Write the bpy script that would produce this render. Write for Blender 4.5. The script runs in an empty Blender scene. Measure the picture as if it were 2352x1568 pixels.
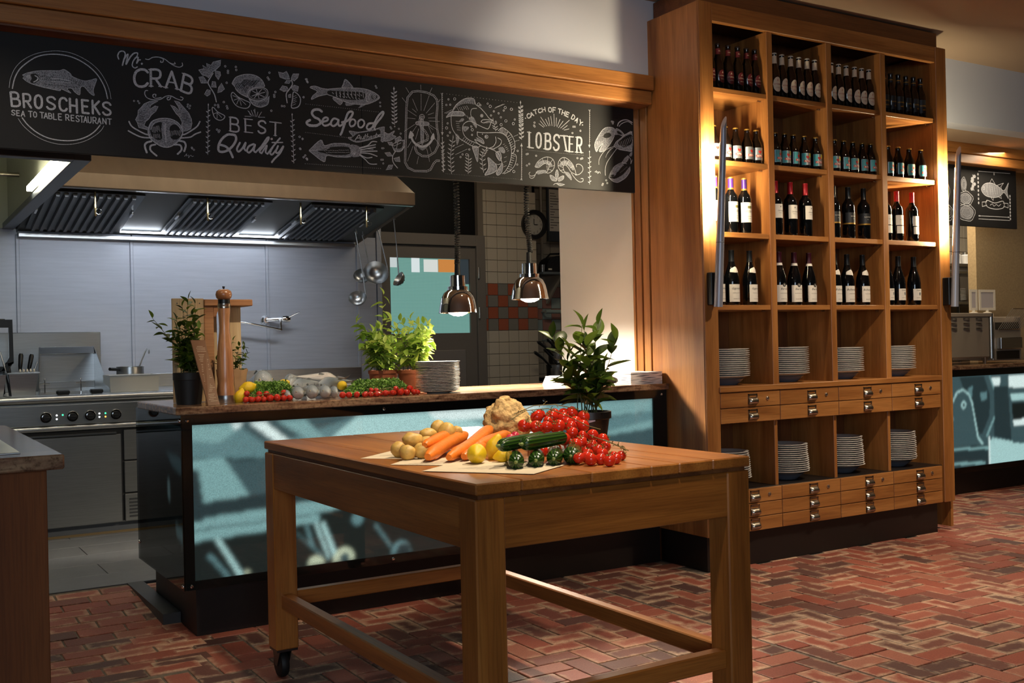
import bpy, math, random
from mathutils import Vector, Matrix
random.seed(7)
S = bpy.context.scene
COL = S.collection

# ---------------------------------------------------------------- camera
YAW, PITCH, ROLL, FPX, CAMZ = .54856, .001476, -.021535, 2416.37, 1.22
_f = Vector((math.sin(YAW)*math.cos(PITCH), math.cos(YAW)*math.cos(PITCH), math.sin(PITCH)))
_r = Vector((math.cos(YAW), -math.sin(YAW), 0))
_u = _r.cross(_f)
_r2 = math.cos(ROLL)*_r + math.sin(ROLL)*_u
_u2 = -math.sin(ROLL)*_r + math.cos(ROLL)*_u
cam = bpy.data.cameras.new('camera')
cam.sensor_width = 36
cam.lens = 36*FPX/2352
cam.clip_start = .05
camo = bpy.data.objects.new('camera', cam)
COL.objects.link(camo)
camo.matrix_world = Matrix(((_r2.x, _u2.x, -_f.x, 0), (_r2.y, _u2.y, -_f.y, 0), (_r2.z, _u2.z, -_f.z, CAMZ), (0, 0, 0, 1)))
S.camera = camo
S.view_settings.view_transform = 'Standard'
S.view_settings.look = 'None'
S.view_settings.gamma = 1
S.view_settings.use_curve_mapping = False
S.view_settings.exposure = 0.0

# ---------------------------------------------------------------- world + lights
W = bpy.data.worlds.new('world')
S.world = W
W.use_nodes = True
W.node_tree.nodes['Background'].inputs[0].default_value = (.9, .8, .7, 1)
W.node_tree.nodes['Background'].inputs[1].default_value = .012


def light(name, kind, loc, energy, color, target=None, **kw):
    l = bpy.data.lights.new(name, kind)
    l.energy = energy
    l.color = color
    for k, v in kw.items():
        setattr(l, k, v)
    o = bpy.data.objects.new(name, l)
    COL.objects.link(o)
    o.location = loc
    if target is not None:
        o.rotation_euler = (Vector(target)-Vector(loc)).to_track_quat('-Z', 'Y').to_euler()
    return o


WARM = (1, .74, .45)
WARM2 = (1, .82, .6)
COOL = (.72, .86, 1)
# daylight from the dining-room windows behind the camera
light('window_daylight', 'AREA', (-1.6, -4.0, 2.0), 112, COOL, (1.6, 4.5, 2.2), shape='RECTANGLE', size=3.4, size_y=1.8)
# ceiling downlights of the dining room
for nm, lx, ly, en, tx, ty, tz, sz, bl in (
        ('downlight_table', 1.45, 1.7, 190, 1.75, 3.0, .9, 42, .5),
        ('downlight_table_far', 2.75, 3.1, 235, 1.95, 3.0, .9, 44, .6),
        ('downlight_floor', 3.6, 2.2, 190, 3.6, 2.7, 0, 60, .7),
        ('downlight_floor_right', 5.6, 2.6, 150, 5.2, 3.4, 0, 60, .7),
        ('downlight_passage', 6.75, 4.0, 140, 6.6, 4.15, 0, 48, .5),
        ('downlight_cabinet', 4.6, 2.4, 190, 4.75, 4.2, .75, 64, .8),
        ('downlight_counter', 2.0, 3.3, 170, 1.85, 4.7, 1.0, 40, .7),
        ('downlight_fascia', 2.9, 3.75, 14, 3.1, 4.6, 2.45, 80, .9),
        ('downlight_left', .2, 3.6, 36, .6, 4.9, .3, 70, .8)):
    light(nm, 'SPOT', (lx, ly, 3.06), en, WARM2, (tx, ty, tz), spot_size=math.radians(sz), spot_blend=bl, shadow_soft_size=.045)
# kitchen ceiling fittings, and an added fill light under the hood
light('kitchen_ceiling', 'AREA', (4.4, 7.0, 2.95), 9, (1, .86, .66), (4.5, 7.3, 0), shape='RECTANGLE', size=1.2, size_y=.3)
light('kitchen_aisle', 'AREA', (1.9, 5.9, 2.95), 13, (1, .86, .66), (1.9, 6.4, 0), shape='RECTANGLE', size=2.4, size_y=.25)
light('hood_wall_fill', 'AREA', (2.0, 7.0, 2.19), 5.5, (.86, .93, 1), (2.0, 8.1, 1.2), shape='RECTANGLE', size=2.2, size_y=.06, spread=math.radians(95))  # added fill behind the hood lip, brightens the steel wall; no fitting there
light('back_station', 'AREA', (7.6, 5.35, 2.62), 26, (1, .8, .55), (7.8, 5.3, 0), shape='RECTANGLE', size=1.4, size_y=.2)
light('far_kitchen', 'AREA', (9.0, 6.3, 2.6), 12, (1, .88, .7), (9.0, 6.6, 1), shape='RECTANGLE', size=1.0, size_y=.3)

# ---------------------------------------------------------------- mesh helpers


class MB:
    def __init__(self):
        self.v, self.f, self.uv = [], [], None

    def box(self, x0, x1, y0, y1, z0, z1):
        b = len(self.v)
        self.v += [(x0, y0, z0), (x1, y0, z0), (x1, y1, z0), (x0, y1, z0), (x0, y0, z1), (x1, y0, z1), (x1, y1, z1), (x0, y1, z1)]
        self.f += [tuple(b+i for i in q) for q in ((0, 3, 2, 1), (4, 5, 6, 7), (0, 1, 5, 4), (1, 2, 6, 5), (2, 3, 7, 6), (3, 0, 4, 7))]
        return self

    def cbox(self, x0, x1, y0, y1, z0, z1, c=.003):
        """box with chamfered edges"""
        c = min(c, (x1-x0)*.45, (y1-y0)*.45, (z1-z0)*.45)
        b = len(self.v)
        ix = {}
        X, Y, Z = (x0, x1), (y0, y1), (z0, z1)
        n = 0
        for i in (0, 1):
            for j in (0, 1):
                for k in (0, 1):
                    sx, sy, sz = (1, -1)[i], (1, -1)[j], (1, -1)[k]
                    for a, q in enumerate(((X[i], Y[j]+sy*c, Z[k]+sz*c), (X[i]+sx*c, Y[j], Z[k]+sz*c), (X[i]+sx*c, Y[j]+sy*c, Z[k]))):
                        self.v.append(q)
                        ix[(i, j, k, a)] = b+n
                        n += 1
        F = self.f
        for i in (0, 1):
            q = [ix[(i, 0, 0, 0)], ix[(i, 1, 0, 0)], ix[(i, 1, 1, 0)], ix[(i, 0, 1, 0)]]
            F.append(tuple(q if i else q[::-1]))
            q = [ix[(0, i, 0, 1)], ix[(1, i, 0, 1)], ix[(1, i, 1, 1)], ix[(0, i, 1, 1)]]
            F.append(tuple(q[::-1] if i else q))
            q = [ix[(0, 0, i, 2)], ix[(1, 0, i, 2)], ix[(1, 1, i, 2)], ix[(0, 1, i, 2)]]
            F.append(tuple(q if i else q[::-1]))
        for i in (0, 1):
            for j in (0, 1):
                F.append((ix[(i, j, 0, 0)], ix[(i, j, 1, 0)], ix[(i, j, 1, 1)], ix[(i, j, 0, 1)]))
                F.append((ix[(i, 0, j, 0)], ix[(i, 1, j, 0)], ix[(i, 1, j, 2)], ix[(i, 0, j, 2)]))
                F.append((ix[(0, i, j, 1)], ix[(1, i, j, 1)], ix[(1, i, j, 2)], ix[(0, i, j, 2)]))
                for k in (0, 1):
                    F.append((ix[(i, j, k, 0)], ix[(i, j, k, 1)], ix[(i, j, k, 2)]))
        return self

    def lathe(self, prof, seg=24, c=(0, 0, 0), mat=None):
        """profile [(r, z)] turned about z; r = 0 closes the end"""
        b = len(self.v)
        rows = []
        for r, z in prof:
            if r <= 1e-6:
                rows.append([len(self.v)])
                self.v.append((0, 0, z))
            else:
                rows.append([len(self.v)+i for i in range(seg)])
                self.v += [(r*math.cos(2*math.pi*i/seg), r*math.sin(2*math.pi*i/seg), z) for i in range(seg)]
        for a, d in zip(rows, rows[1:]):
            if len(a) == 1 and len(d) == 1:
                continue
            for i in range(seg):
                j = (i+1) % seg
                if len(a) == 1:
                    self.f.append((a[0], d[j], d[i]))
                elif len(d) == 1:
                    self.f.append((a[i], a[j], d[0]))
                else:
                    self.f.append((a[i], a[j], d[j], d[i]))
        M = Matrix.Translation(c) @ (mat.to_4x4() if mat else Matrix.Identity(4))
        for i in range(b, len(self.v)):
            self.v[i] = tuple(M @ Vector(self.v[i]))
        return self

    def tube(self, pts, r, seg=8, cap=True):
        pts = [Vector(p) for p in pts]
        n = len(pts)
        rr = r if isinstance(r, (list, tuple)) else [r]*n
        b = len(self.v)
        prev = None
        for k, p in enumerate(pts):
            t = (pts[min(k+1, n-1)]-pts[max(k-1, 0)]).normalized()
            if prev is None:
                a = t.orthogonal().normalized()
            else:
                a = prev-t*prev.dot(t)
                a = a.normalized() if a.length > 1e-6 else t.orthogonal().normalized()
            prev = a
            d = t.cross(a)
            for i in range(seg):
                th = 2*math.pi*i/seg
                self.v.append(tuple(p+(a*math.cos(th)+d*math.sin(th))*rr[k]))
        for k in range(n-1):
            for i in range(seg):
                j = (i+1) % seg
                self.f.append((b+k*seg+i, b+k*seg+j, b+(k+1)*seg+j, b+(k+1)*seg+i))
        if cap:
            self.f.append(tuple(b+i for i in range(seg))[::-1])
            self.f.append(tuple(b+(n-1)*seg+i for i in range(seg)))
        return self

    def prism(self, poly, a, z0, z1):
        """polygon extruded along axis a ('x','y','z'); poly in the other two axes in order"""
        b = len(self.v)
        n = len(poly)
        for z in (z0, z1):
            for p, q in poly:
                self.v.append({'x': (z, p, q), 'y': (p, z, q), 'z': (p, q, z)}[a])
        self.f.append(tuple(range(b, b+n)))
        self.f.append(tuple(range(b+n, b+2*n))[::-1])
        for i in range(n):
            j = (i+1) % n
            self.f.append((b+i, b+n+i, b+n+j, b+j))
        return self

    def grid(self, nu, nv, fn, close_u=False, close_v=False):
        b = len(self.v)
        for i in range(nu):
            for j in range(nv):
                self.v.append(tuple(fn(i, j)))
        for i in range(nu if close_u else nu-1):
            for j in range(nv if close_v else nv-1):
                i2, j2 = (i+1) % nu, (j+1) % nv
                self.f.append((b+i*nv+j, b+i2*nv+j, b+i2*nv+j2, b+i*nv+j2))
        return self

    def face(self, pts):
        b = len(self.v)
        self.v += [tuple(p) for p in pts]
        self.f.append(tuple(range(b, b+len(pts))))
        return self

    def xf(self, M, start=0):
        for i in range(start, len(self.v)):
            self.v[i] = tuple(M @ Vector(self.v[i]))
        return self

    def mesh(self, name, mat=None, smooth=None):
        me = bpy.data.meshes.new(name)
        me.from_pydata(self.v, [], self.f)
        if mat:
            me.materials.append(mat)
        if self.uv:
            ul = me.uv_layers.new(name='UVMap')
            for lp in me.loops:
                ul.data[lp.index].uv = self.uv[lp.vertex_index]
        if not self.noflip:
            import bmesh
            bm = bmesh.new()
            bm.from_mesh(me)
            bmesh.ops.recalc_face_normals(bm, faces=bm.faces)
            bm.to_mesh(me)
            bm.free()
        if smooth:
            me.polygons.foreach_set('use_smooth', [True]*len(me.polygons))
            me.set_sharp_from_angle(angle=math.radians(smooth))
        me.update()
        return me
    noflip = False


def tag(o, label=None, cat=None, group=None, kind=None):
    if label:
        o['label'] = label
    if cat:
        o['category'] = cat
    if group:
        o['group'] = group
    if kind:
        o['kind'] = kind
    return o


def obj(name, mb, mat, parent=None, smooth=None, label=None, cat=None, group=None, kind=None, loc=None):
    me = mb if isinstance(mb, bpy.types.Mesh) else mb.mesh(name, mat, smooth)
    o = bpy.data.objects.new(name, me)
    COL.objects.link(o)
    if parent:
        o.parent = parent
        if parent.type == 'EMPTY' and loc is None:
            o.location = -parent.location
    if loc is not None:
        o.location = loc
    return tag(o, label, cat, group, kind)


def root(name, loc, label, cat, group=None, rz=0, kind=None):
    o = bpy.data.objects.new(name, None)
    o.empty_display_size = .05
    COL.objects.link(o)
    o.location = loc
    o.rotation_euler = (0, 0, rz)
    return tag(o, label, cat, group, kind)


def dup(o, loc=None, rot=None, label=None, parent=None, group=None, scale=None):
    c = o.copy()
    COL.objects.link(c)
    if parent:
        c.parent = parent
    if loc is not None:
        c.location = loc
    if rot is not None:
        c.rotation_euler = rot
    if scale is not None:
        c.scale = scale
    if label:
        c['label'] = label
    if group:
        c['group'] = group
    for ch in list(KIDS(o)):
        dup(ch, parent=c)
    return c


def KIDS(o):
    return [c for c in COL.objects if c.parent is o] if o.name not in _kid else _kid[o.name]


_kid = {}


def freeze(o):
    """remember the children of a prototype so that copying stays quick"""
    ks = [c for c in COL.objects if c.parent is o]
    _kid[o.name] = ks
    for k in ks:
        freeze(k)
    return o


# ---------------------------------------------------------------- materials


def lin(h):
    h = h.lstrip('#')
    out = []
    for i in (0, 2, 4):
        c = int(h[i:i+2], 16)/255
        out.append(c/12.92 if c <= .04045 else ((c+.055)/1.055)**2.4)
    return (*out, 1)


def nmat(name):
    m = bpy.data.materials.new(name)
    m.use_nodes = True
    nt = m.node_tree
    return m, nt, nt.nodes['Principled BSDF']


def nd(nt, t, **kw):
    n = nt.nodes.new(t)
    for k, v in kw.items():
        if k.startswith('i_'):
            n.inputs[k[2:].replace('_', ' ')].default_value = v
        else:
            setattr(n, k, v)
    return n


def ramp(nt, src, stops):
    r = nt.nodes.new('ShaderNodeValToRGB')
    e = r.color_ramp.elements
    e[0].position, e[0].color = stops[0][0], stops[0][1]
    e[1].position, e[1].color = stops[-1][0], stops[-1][1]
    for p, c in stops[1:-1]:
        x = e.new(p)
        x.color = c
    nt.links.new(src, r.inputs[0])
    return r


def plain(name, h, rough=.5, metal=0, spec=None, coat=0, noise=0, nscale=20, bump=0, bscale=60, trans=0, ior=None, alpha=None, sss=0, stretch=None):
    m, nt, b = nmat(name)
    col = lin(h)
    b.inputs['Base Color'].default_value = col
    b.inputs['Roughness'].default_value = rough
    b.inputs['Metallic'].default_value = metal
    if spec is not None:
        b.inputs['Specular IOR Level'].default_value = spec
    b.inputs['Coat Weight'].default_value = coat
    b.inputs['Transmission Weight'].default_value = trans
    if ior:
        b.inputs['IOR'].default_value = ior
    if sss:
        b.inputs['Subsurface Weight'].default_value = sss
        b.inputs['Subsurface Radius'].default_value = (.012, .006, .003)
    if noise or bump:
        tc = nd(nt, 'ShaderNodeTexCoord')
        src = tc.outputs['Object']
        if stretch:
            mp = nd(nt, 'ShaderNodeMapping')
            mp.inputs['Scale'].default_value = stretch
            nt.links.new(src, mp.inputs[0])
            src = mp.outputs[0]
    if noise:
        n = nd(nt, 'ShaderNodeTexNoise', i_Scale=nscale, i_Detail=4.0)
        nt.links.new(src, n.inputs['Vector'])
        r = ramp(nt, n.outputs['Fac'], [(.3, tuple(x*(1-noise) for x in col[:3])+(1,)), (.7, tuple(min(1, x*(1+noise)) for x in col[:3])+(1,))])
        nt.links.new(r.outputs[0], b.inputs['Base Color'])
    if bump:
        n2 = nd(nt, 'ShaderNodeTexNoise', i_Scale=bscale, i_Detail=3.0)
        nt.links.new(src, n2.inputs['Vector'])
        bp = nd(nt, 'ShaderNodeBump', i_Strength=bump, i_Distance=.01)
        nt.links.new(n2.outputs['Fac'], bp.inputs['Height'])
        nt.links.new(bp.outputs[0], b.inputs['Normal'])
    return m


def wood(name, dark, mid, light_, axis, rough=.42, coat=.12):
    m, nt, b = nmat(name)
    tc = nd(nt, 'ShaderNodeTexCoord')
    oi = nd(nt, 'ShaderNodeObjectInfo')
    ad = nd(nt, 'ShaderNodeVectorMath', operation='MULTIPLY_ADD')
    ad.inputs[1].default_value = (7, 7, 7)
    nt.links.new(oi.outputs['Random'], ad.inputs[0])
    nt.links.new(tc.outputs['Object'], ad.inputs[2])

    def mapped(across, along):
        mp = nd(nt, 'ShaderNodeMapping')
        mp.inputs['Scale'].default_value = tuple(along if i == 'xyz'.index(axis) else across for i in range(3))
        nt.links.new(ad.outputs[0], mp.inputs[0])
        return mp.outputs[0]
    n1 = nd(nt, 'ShaderNodeTexNoise', i_Scale=1.0, i_Detail=5.0, i_Distortion=.8)
    nt.links.new(mapped(11, .9), n1.inputs['Vector'])
    n2 = nd(nt, 'ShaderNodeTexNoise', i_Scale=1.0, i_Detail=3.0, i_Distortion=.2)
    nt.links.new(mapped(190, 7), n2.inputs['Vector'])
    r1 = ramp(nt, n1.outputs['Fac'], [(.3, lin(dark)), (.5, lin(mid)), (.72, lin(light_))])
    r2 = ramp(nt, n2.outputs['Fac'], [(.34, (.62, .58, .55, 1)), (.56, (1, 1, 1, 1))])
    mx = nd(nt, 'ShaderNodeMix', data_type='RGBA', blend_type='MULTIPLY')
    mx.inputs[0].default_value = .55
    nt.links.new(r1.outputs[0], mx.inputs[6])
    nt.links.new(r2.outputs[0], mx.inputs[7])
    nt.links.new(mx.outputs[2], b.inputs['Base Color'])
    b.inputs['Roughness'].default_value = rough
    b.inputs['Coat Weight'].default_value = coat
    b.inputs['Coat Roughness'].default_value = .3
    bp = nd(nt, 'ShaderNodeBump', i_Strength=.12, i_Distance=.004)
    nt.links.new(n2.outputs['Fac'], bp.inputs['Height'])
    nt.links.new(bp.outputs[0], b.inputs['Normal'])
    return m


def emis(name, h, strength):
    m, nt, b = nmat(name)
    b.inputs['Base Color'].default_value = (0, 0, 0, 1)
    b.inputs['Emission Color'].default_value = lin(h)
    b.inputs['Emission Strength'].default_value = strength
    return m


def glasspane(name, tint, reflect=.08, rough=.02):
    """clear pane: transparent body with a Fresnel reflection"""
    m = bpy.data.materials.new(name)
    m.use_nodes = True
    nt = m.node_tree
    nt.nodes.clear()
    o = nd(nt, 'ShaderNodeOutputMaterial')
    t = nd(nt, 'ShaderNodeBsdfTransparent')
    t.inputs[0].default_value = tint
    g = nd(nt, 'ShaderNodeBsdfGlossy')
    g.inputs['Roughness'].default_value = rough
    fr = nd(nt, 'ShaderNodeFresnel', i_IOR=1.5)
    mx = nd(nt, 'ShaderNodeMixShader')
    ge = nd(nt, 'ShaderNodeNewGeometry')
    ml = nd(nt, 'ShaderNodeMath', operation='MULTIPLY_ADD')   # no reflection at the inner face
    ml.inputs[1].default_value = -1
    ml.inputs[2].default_value = 1
    nt.links.new(ge.outputs['Backfacing'], ml.inputs[0])
    m2 = nd(nt, 'ShaderNodeMath', operation='MULTIPLY')
    nt.links.new(ml.outputs[0], m2.inputs[0])
    nt.links.new(fr.outputs[0], m2.inputs[1])
    nt.links.new(m2.outputs[0], mx.inputs[0])
    nt.links.new(t.outputs[0], mx.inputs[1])
    nt.links.new(g.outputs[0], mx.inputs[2])
    nt.links.new(mx.outputs[0], o.inputs[0])
    return m


def brickmat():
    m, nt, b = nmat('brick_clay')
    oi = nd(nt, 'ShaderNodeObjectInfo')
    ge = nd(nt, 'ShaderNodeNewGeometry')
    s = nd(nt, 'ShaderNodeMath', operation='ADD')
    nt.links.new(oi.outputs['Random'], s.inputs[0])
    nt.links.new(ge.outputs['Random Per Island'], s.inputs[1])
    fr = nd(nt, 'ShaderNodeMath', operation='FRACT')
    nt.links.new(s.outputs[0], fr.inputs[0])
    base = ramp(nt, fr.outputs[0], [(0, lin('#513531')), (.14, lin('#653f37')), (.3, lin('#7d4539')), (.6, lin('#914b3b')), (.85, lin('#9a5746')), (1, lin('#9a6250'))])
    tc = nd(nt, 'ShaderNodeTexCoord')
    geo = ge.outputs['Position']
    n1 = nd(nt, 'ShaderNodeTexNoise', i_Scale=16.0, i_Detail=6.0, i_Roughness=.65)
    nt.links.new(geo, n1.inputs['Vector'])
    n2 = nd(nt, 'ShaderNodeTexNoise', i_Scale=150.0, i_Detail=3.0)
    nt.links.new(geo, n2.inputs['Vector'])
    # pale lime wear creeping in from the brick's own edges
    uv = nd(nt, 'ShaderNodeSeparateXYZ')
    nt.links.new(tc.outputs['UV'], uv.inputs[0])
    mn = nd(nt, 'ShaderNodeMath', operation='MINIMUM')
    for k, size in ((0, .195), (1, .094)):       # distance to the nearest end / side of the brick
        pp = nd(nt, 'ShaderNodeMath', operation='PINGPONG')
        pp.inputs[1].default_value = .5
        nt.links.new(uv.outputs[k], pp.inputs[0])
        ms = nd(nt, 'ShaderNodeMath', operation='MULTIPLY')
        ms.inputs[1].default_value = size
        nt.links.new(pp.outputs[0], ms.inputs[0])
        nt.links.new(ms.outputs[0], mn.inputs[k])
    w = nd(nt, 'ShaderNodeMath', operation='MULTIPLY_ADD')   # wear = noise*k - dist
    w.inputs[1].default_value = .10
    nt.links.new(n1.outputs['Fac'], w.inputs[0])
    ng = nd(nt, 'ShaderNodeMath', operation='MULTIPLY')
    ng.inputs[1].default_value = -1.0
    nt.links.new(mn.outputs[0], ng.inputs[0])
    nt.links.new(ng.outputs[0], w.inputs[2])
    fr2 = nd(nt, 'ShaderNodeMath', operation='MULTIPLY_ADD')
    fr2.inputs[1].default_value = 7.31
    fr2.inputs[2].default_value = .2
    nt.links.new(fr.outputs[0], fr2.inputs[0])
    fr3 = nd(nt, 'ShaderNodeMath', operation='FRACT')
    nt.links.new(fr2.outputs[0], fr3.inputs[0])
    w2 = nd(nt, 'ShaderNodeMath', operation='MULTIPLY_ADD')
    w2.inputs[1].default_value = .036
    nt.links.new(fr3.outputs[0], w2.inputs[0])
    nt.links.new(w.outputs[0], w2.inputs[2])
    wr = ramp(nt, w2.outputs[0], [(.050, (0, 0, 0, 1)), (.088, (1, 1, 1, 1))])
    cap = nd(nt, 'ShaderNodeMath', operation='MULTIPLY')
    cap.inputs[1].default_value = .66
    nt.links.new(wr.outputs[0], cap.inputs[0])
    mx = nd(nt, 'ShaderNodeMix', data_type='RGBA')
    nt.links.new(cap.outputs[0], mx.inputs[0])
    nt.links.new(base.outputs[0], mx.inputs[6])
    mx.inputs[7].default_value = lin('#d8bc9e')
    gr = ramp(nt, n2.outputs['Fac'], [(.3, (.72, .7, .68, 1)), (.65, (1.05, 1.03, 1, 1))])
    m2 = nd(nt, 'ShaderNodeMix', data_type='RGBA', blend_type='MULTIPLY')
    m2.inputs[0].default_value = .8
    nt.links.new(mx.outputs[2], m2.inputs[6])
    nt.links.new(gr.outputs[0], m2.inputs[7])
    nt.links.new(m2.outputs[2], b.inputs['Base Color'])
    b.inputs['Roughness'].default_value = .62
    bp = nd(nt, 'ShaderNodeBump', i_Strength=.35, i_Distance=.004)
    nt.links.new(n2.outputs['Fac'], bp.inputs['Height'])
    nt.links.new(bp.outputs[0], b.inputs['Normal'])
    return m


def granitemat(name='granite'):
    m, nt, b = nmat(name)
    tc = nd(nt, 'ShaderNodeTexCoord')
    n1 = nd(nt, 'ShaderNodeTexNoise', i_Scale=9.0, i_Detail=5.0, i_Distortion=1.5)
    n2 = nd(nt, 'ShaderNodeTexNoise', i_Scale=90.0, i_Detail=4.0, i_Roughness=.7)
    mp = nd(nt, 'ShaderNodeMapping')
    mp.inputs['Scale'].default_value = (.5, 1.6, 3)
    mp.inputs['Rotation'].default_value = (0, .5, .2)
    nt.links.new(tc.outputs['Object'], mp.inputs[0])
    nt.links.new(mp.outputs[0], n1.inputs['Vector'])
    nt.links.new(tc.outputs['Object'], n2.inputs['Vector'])
    r1 = ramp(nt, n1.outputs['Fac'], [(.3, lin('#4a342a')), (.45, lin('#80604c')), (.58, lin('#a28468')), (.75, lin('#6c4c3a'))])
    r2 = ramp(nt, n2.outputs['Fac'], [(.33, (.3, .25, .22, 1)), (.48, (.9, .88, .85, 1)), (.7, (1.15, 1.1, 1.05, 1))])
    mx = nd(nt, 'ShaderNodeMix', data_type='RGBA', blend_type='MULTIPLY')
    mx.inputs[0].default_value = .8
    nt.links.new(r1.outputs[0], mx.inputs[6])
    nt.links.new(r2.outputs[0], mx.inputs[7])
    nt.links.new(mx.outputs[2], b.inputs['Base Color'])
    b.inputs['Roughness'].default_value = .16
    return m


M = {}
for ax in 'xyz':
    M['oak_'+ax] = wood('oak_'+ax, '#865227', '#a16a36', '#b67d45', ax)
    M['table_'+ax] = wood('table_oak_'+ax, '#864f1f', '#a06228', '#b87836', ax, .38, .2)
    M['dark_oak_'+ax] = wood('dark_oak_'+ax, '#5e3419', '#744522', '#84522c', ax, .5, .05)
    M['black_oak_'+ax] = wood('black_oak_'+ax, '#5c2e10', '#6e3a15', '#7c451c', ax, .8, 0)
M['brick'] = brickmat()
M['mortar'] = plain('mortar', '#6a5f54', .9, noise=.25, nscale=40, bump=.4)
M['tile_floor'] = plain('slate_tile', '#6d7076', .42, noise=.12, nscale=6, bump=.08, bscale=20)
M['grout_dark'] = plain('grout_dark', '#34343a', .9)
M['granite'] = granitemat()
M['white_wall'] = plain('white_plaster', '#c3c8d4', .85, noise=.02, nscale=3)
M['white_panel'] = plain('white_panel', '#ddd8cf', .75)
M['ceiling'] = plain('ceiling_paint', '#b09a82', .9)
M['beige_wall'] = plain('beige_wallpaper', '#b59e78', .85, noise=.1, nscale=60)
M['black'] = plain('black_lacquer', '#050505', .45, spec=.25)
M['plinth'] = plain('dark_plinth', '#17110f', .45)
M['board'] = plain('chalkboard_black', '#0d0e12', .7, noise=.2, nscale=5)
M['steel'] = plain('brushed_steel', '#b9bbbc', .3, 1, noise=.08, nscale=6, stretch=(1, 1, 30), bump=.02, bscale=120)
M['steel_h'] = plain('brushed_steel_horizontal', '#8e8f8e', .34, 1, noise=.08, nscale=6, stretch=(1, 1, 40), bump=.03, bscale=120)
M['steel_wall'] = plain('satin_steel_sheet', '#a4a9b4', .5, .55, noise=.05, nscale=4, stretch=(1, 1, 14))
M['baffle'] = plain('greasy_baffle_steel', '#74767a', .5, .8)
M['hood_under'] = plain('dull_hood_steel', '#66696a', .62, .6)
M['hood_skin'] = plain('satin_hood_steel', '#b4a48f', .38, .6, noise=.05, nscale=5, stretch=(3, 1, 1))
M['steel_dark'] = plain('dark_steel', '#5c5e60', .35, 1)
M['chrome'] = plain('chrome', '#e8e8e8', .06, 1)
M['nickel'] = plain('satin_nickel', '#b8aea0', .28, 1)
M['alu'] = plain('satin_aluminium', '#b2b6c2', .4, .45)
M['rubber'] = plain('black_rubber', '#101010', .6)
M['blackplastic'] = plain('black_plastic', '#121213', .35)
M['pane'] = glasspane('clear_glass', (.93, .96, .95, 1))
M['dark_pane'] = glasspane('smoked_glass', (.35, .37, .38, 1))

# ================================================================ THE SETTING
KF = .05      # level of the kitchen floor
CEIL = 3.10

fl = obj('floor', MB().box(-3.2, 11.5, -3.0, 5.6, -.06, -.005), M['mortar'], kind='structure')
# bricks: 90 degree herringbone in the dining room, running bond on the small ramp
BW = .1015
GAP = .007


def brick_mb(l, w, h=.012):
    mb = MB().cbox(-l/2, l/2, -w/2, w/2, -h, 0, .0022)
    mb.uv = [(x/l+.5, y/w+.5) for x, y, z in mb.v]
    return mb


brick_me = [brick_mb(2*BW-GAP-random.uniform(0, .004), BW-GAP-random.uniform(0, .004)).mesh('brick', M['brick']) for _ in range(5)]
half_me = [brick_mb(BW-GAP, BW-GAP-.002).mesh('half_brick', M['brick']) for _ in range(2)]


def seen(p):
    d = Vector(p)-Vector((0, 0, CAMZ))
    z = d.dot(_f)
    if z < .3:
        return None
    return (1176+FPX*d.dot(_r2)/z, 784-FPX*d.dot(_u2)/z, z)


JX = 3.04     # a straight movement joint in the paving runs away from the camera here
bricks = []   # (x, y, z, rotz, half, slope)
ja = round(JX/BW)
for a in range(-8, 100):
    for b in range(6, 50):
        t = (a-b) % 4
        x, y = a*BW, b*BW
        off = .012 if a >= ja else 0
        if t == 0:
            if a+1 == ja:
                bricks += [(x+BW/2, y+BW/2, 0, 0, 1), (x+1.5*BW+.012, y+BW/2, 0, 0, 1)]
            else:
                bricks.append((x+BW+off, y+BW/2, 0, 0, 0))
        elif t == 3:
            bricks.append((x+BW/2+off, y+BW, 0, math.pi/2, 0))
vis, rest = [], []
for q in bricks:
    x, y, z, r, hf = q
    if x < 1.0 and y > 4.05:
        continue
    if (1.16 < x < 3.75 and y > 4.60) or (3.7 < x < 5.62 and y > 4.24) or y > 5.08 or (x > 3.7 and y > 5.08) or x > 9.2:
        continue
    s = seen((x, y, 0))
    hidden = s and (1.3 < x < 2.1 and 2.3 < y < 2.6)
    if s and -60 < s[0] < 2412 and s[1] < 1610:
        vis.append((s[2]**-3*abs(CAMZ), q))
    else:
        rest.append(q)
# ramp in running bond up to the kitchen floor
RY0, RY1 = 4.1, 5.56
for j in range(int((RY1-RY0)/BW)+1):
    for i in range(-6, 12):
        x = .98-(i+.5*(j % 2)+(.17 if j % 3 else 0))*2*BW
        y = RY0+(j+.5)*BW
        if y > RY1 or x+BW > 1.2 and y < 4.5:
            continue
        z = max(0, (y-4.75)/(RY1-4.75))*KF
        s = seen((x, y, z))
        q = (x, y, z, 0, 0)
        if s and -60 < s[0] < 2412 and s[1] < 1610:
            vis.append((s[2]**-3, q))
        else:
            rest.append(q)
vis.sort(key=lambda t: -t[0])


def ramp_slope(y):
    return math.atan(KF/(RY1-4.75)) if y > 4.75 else 0


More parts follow.
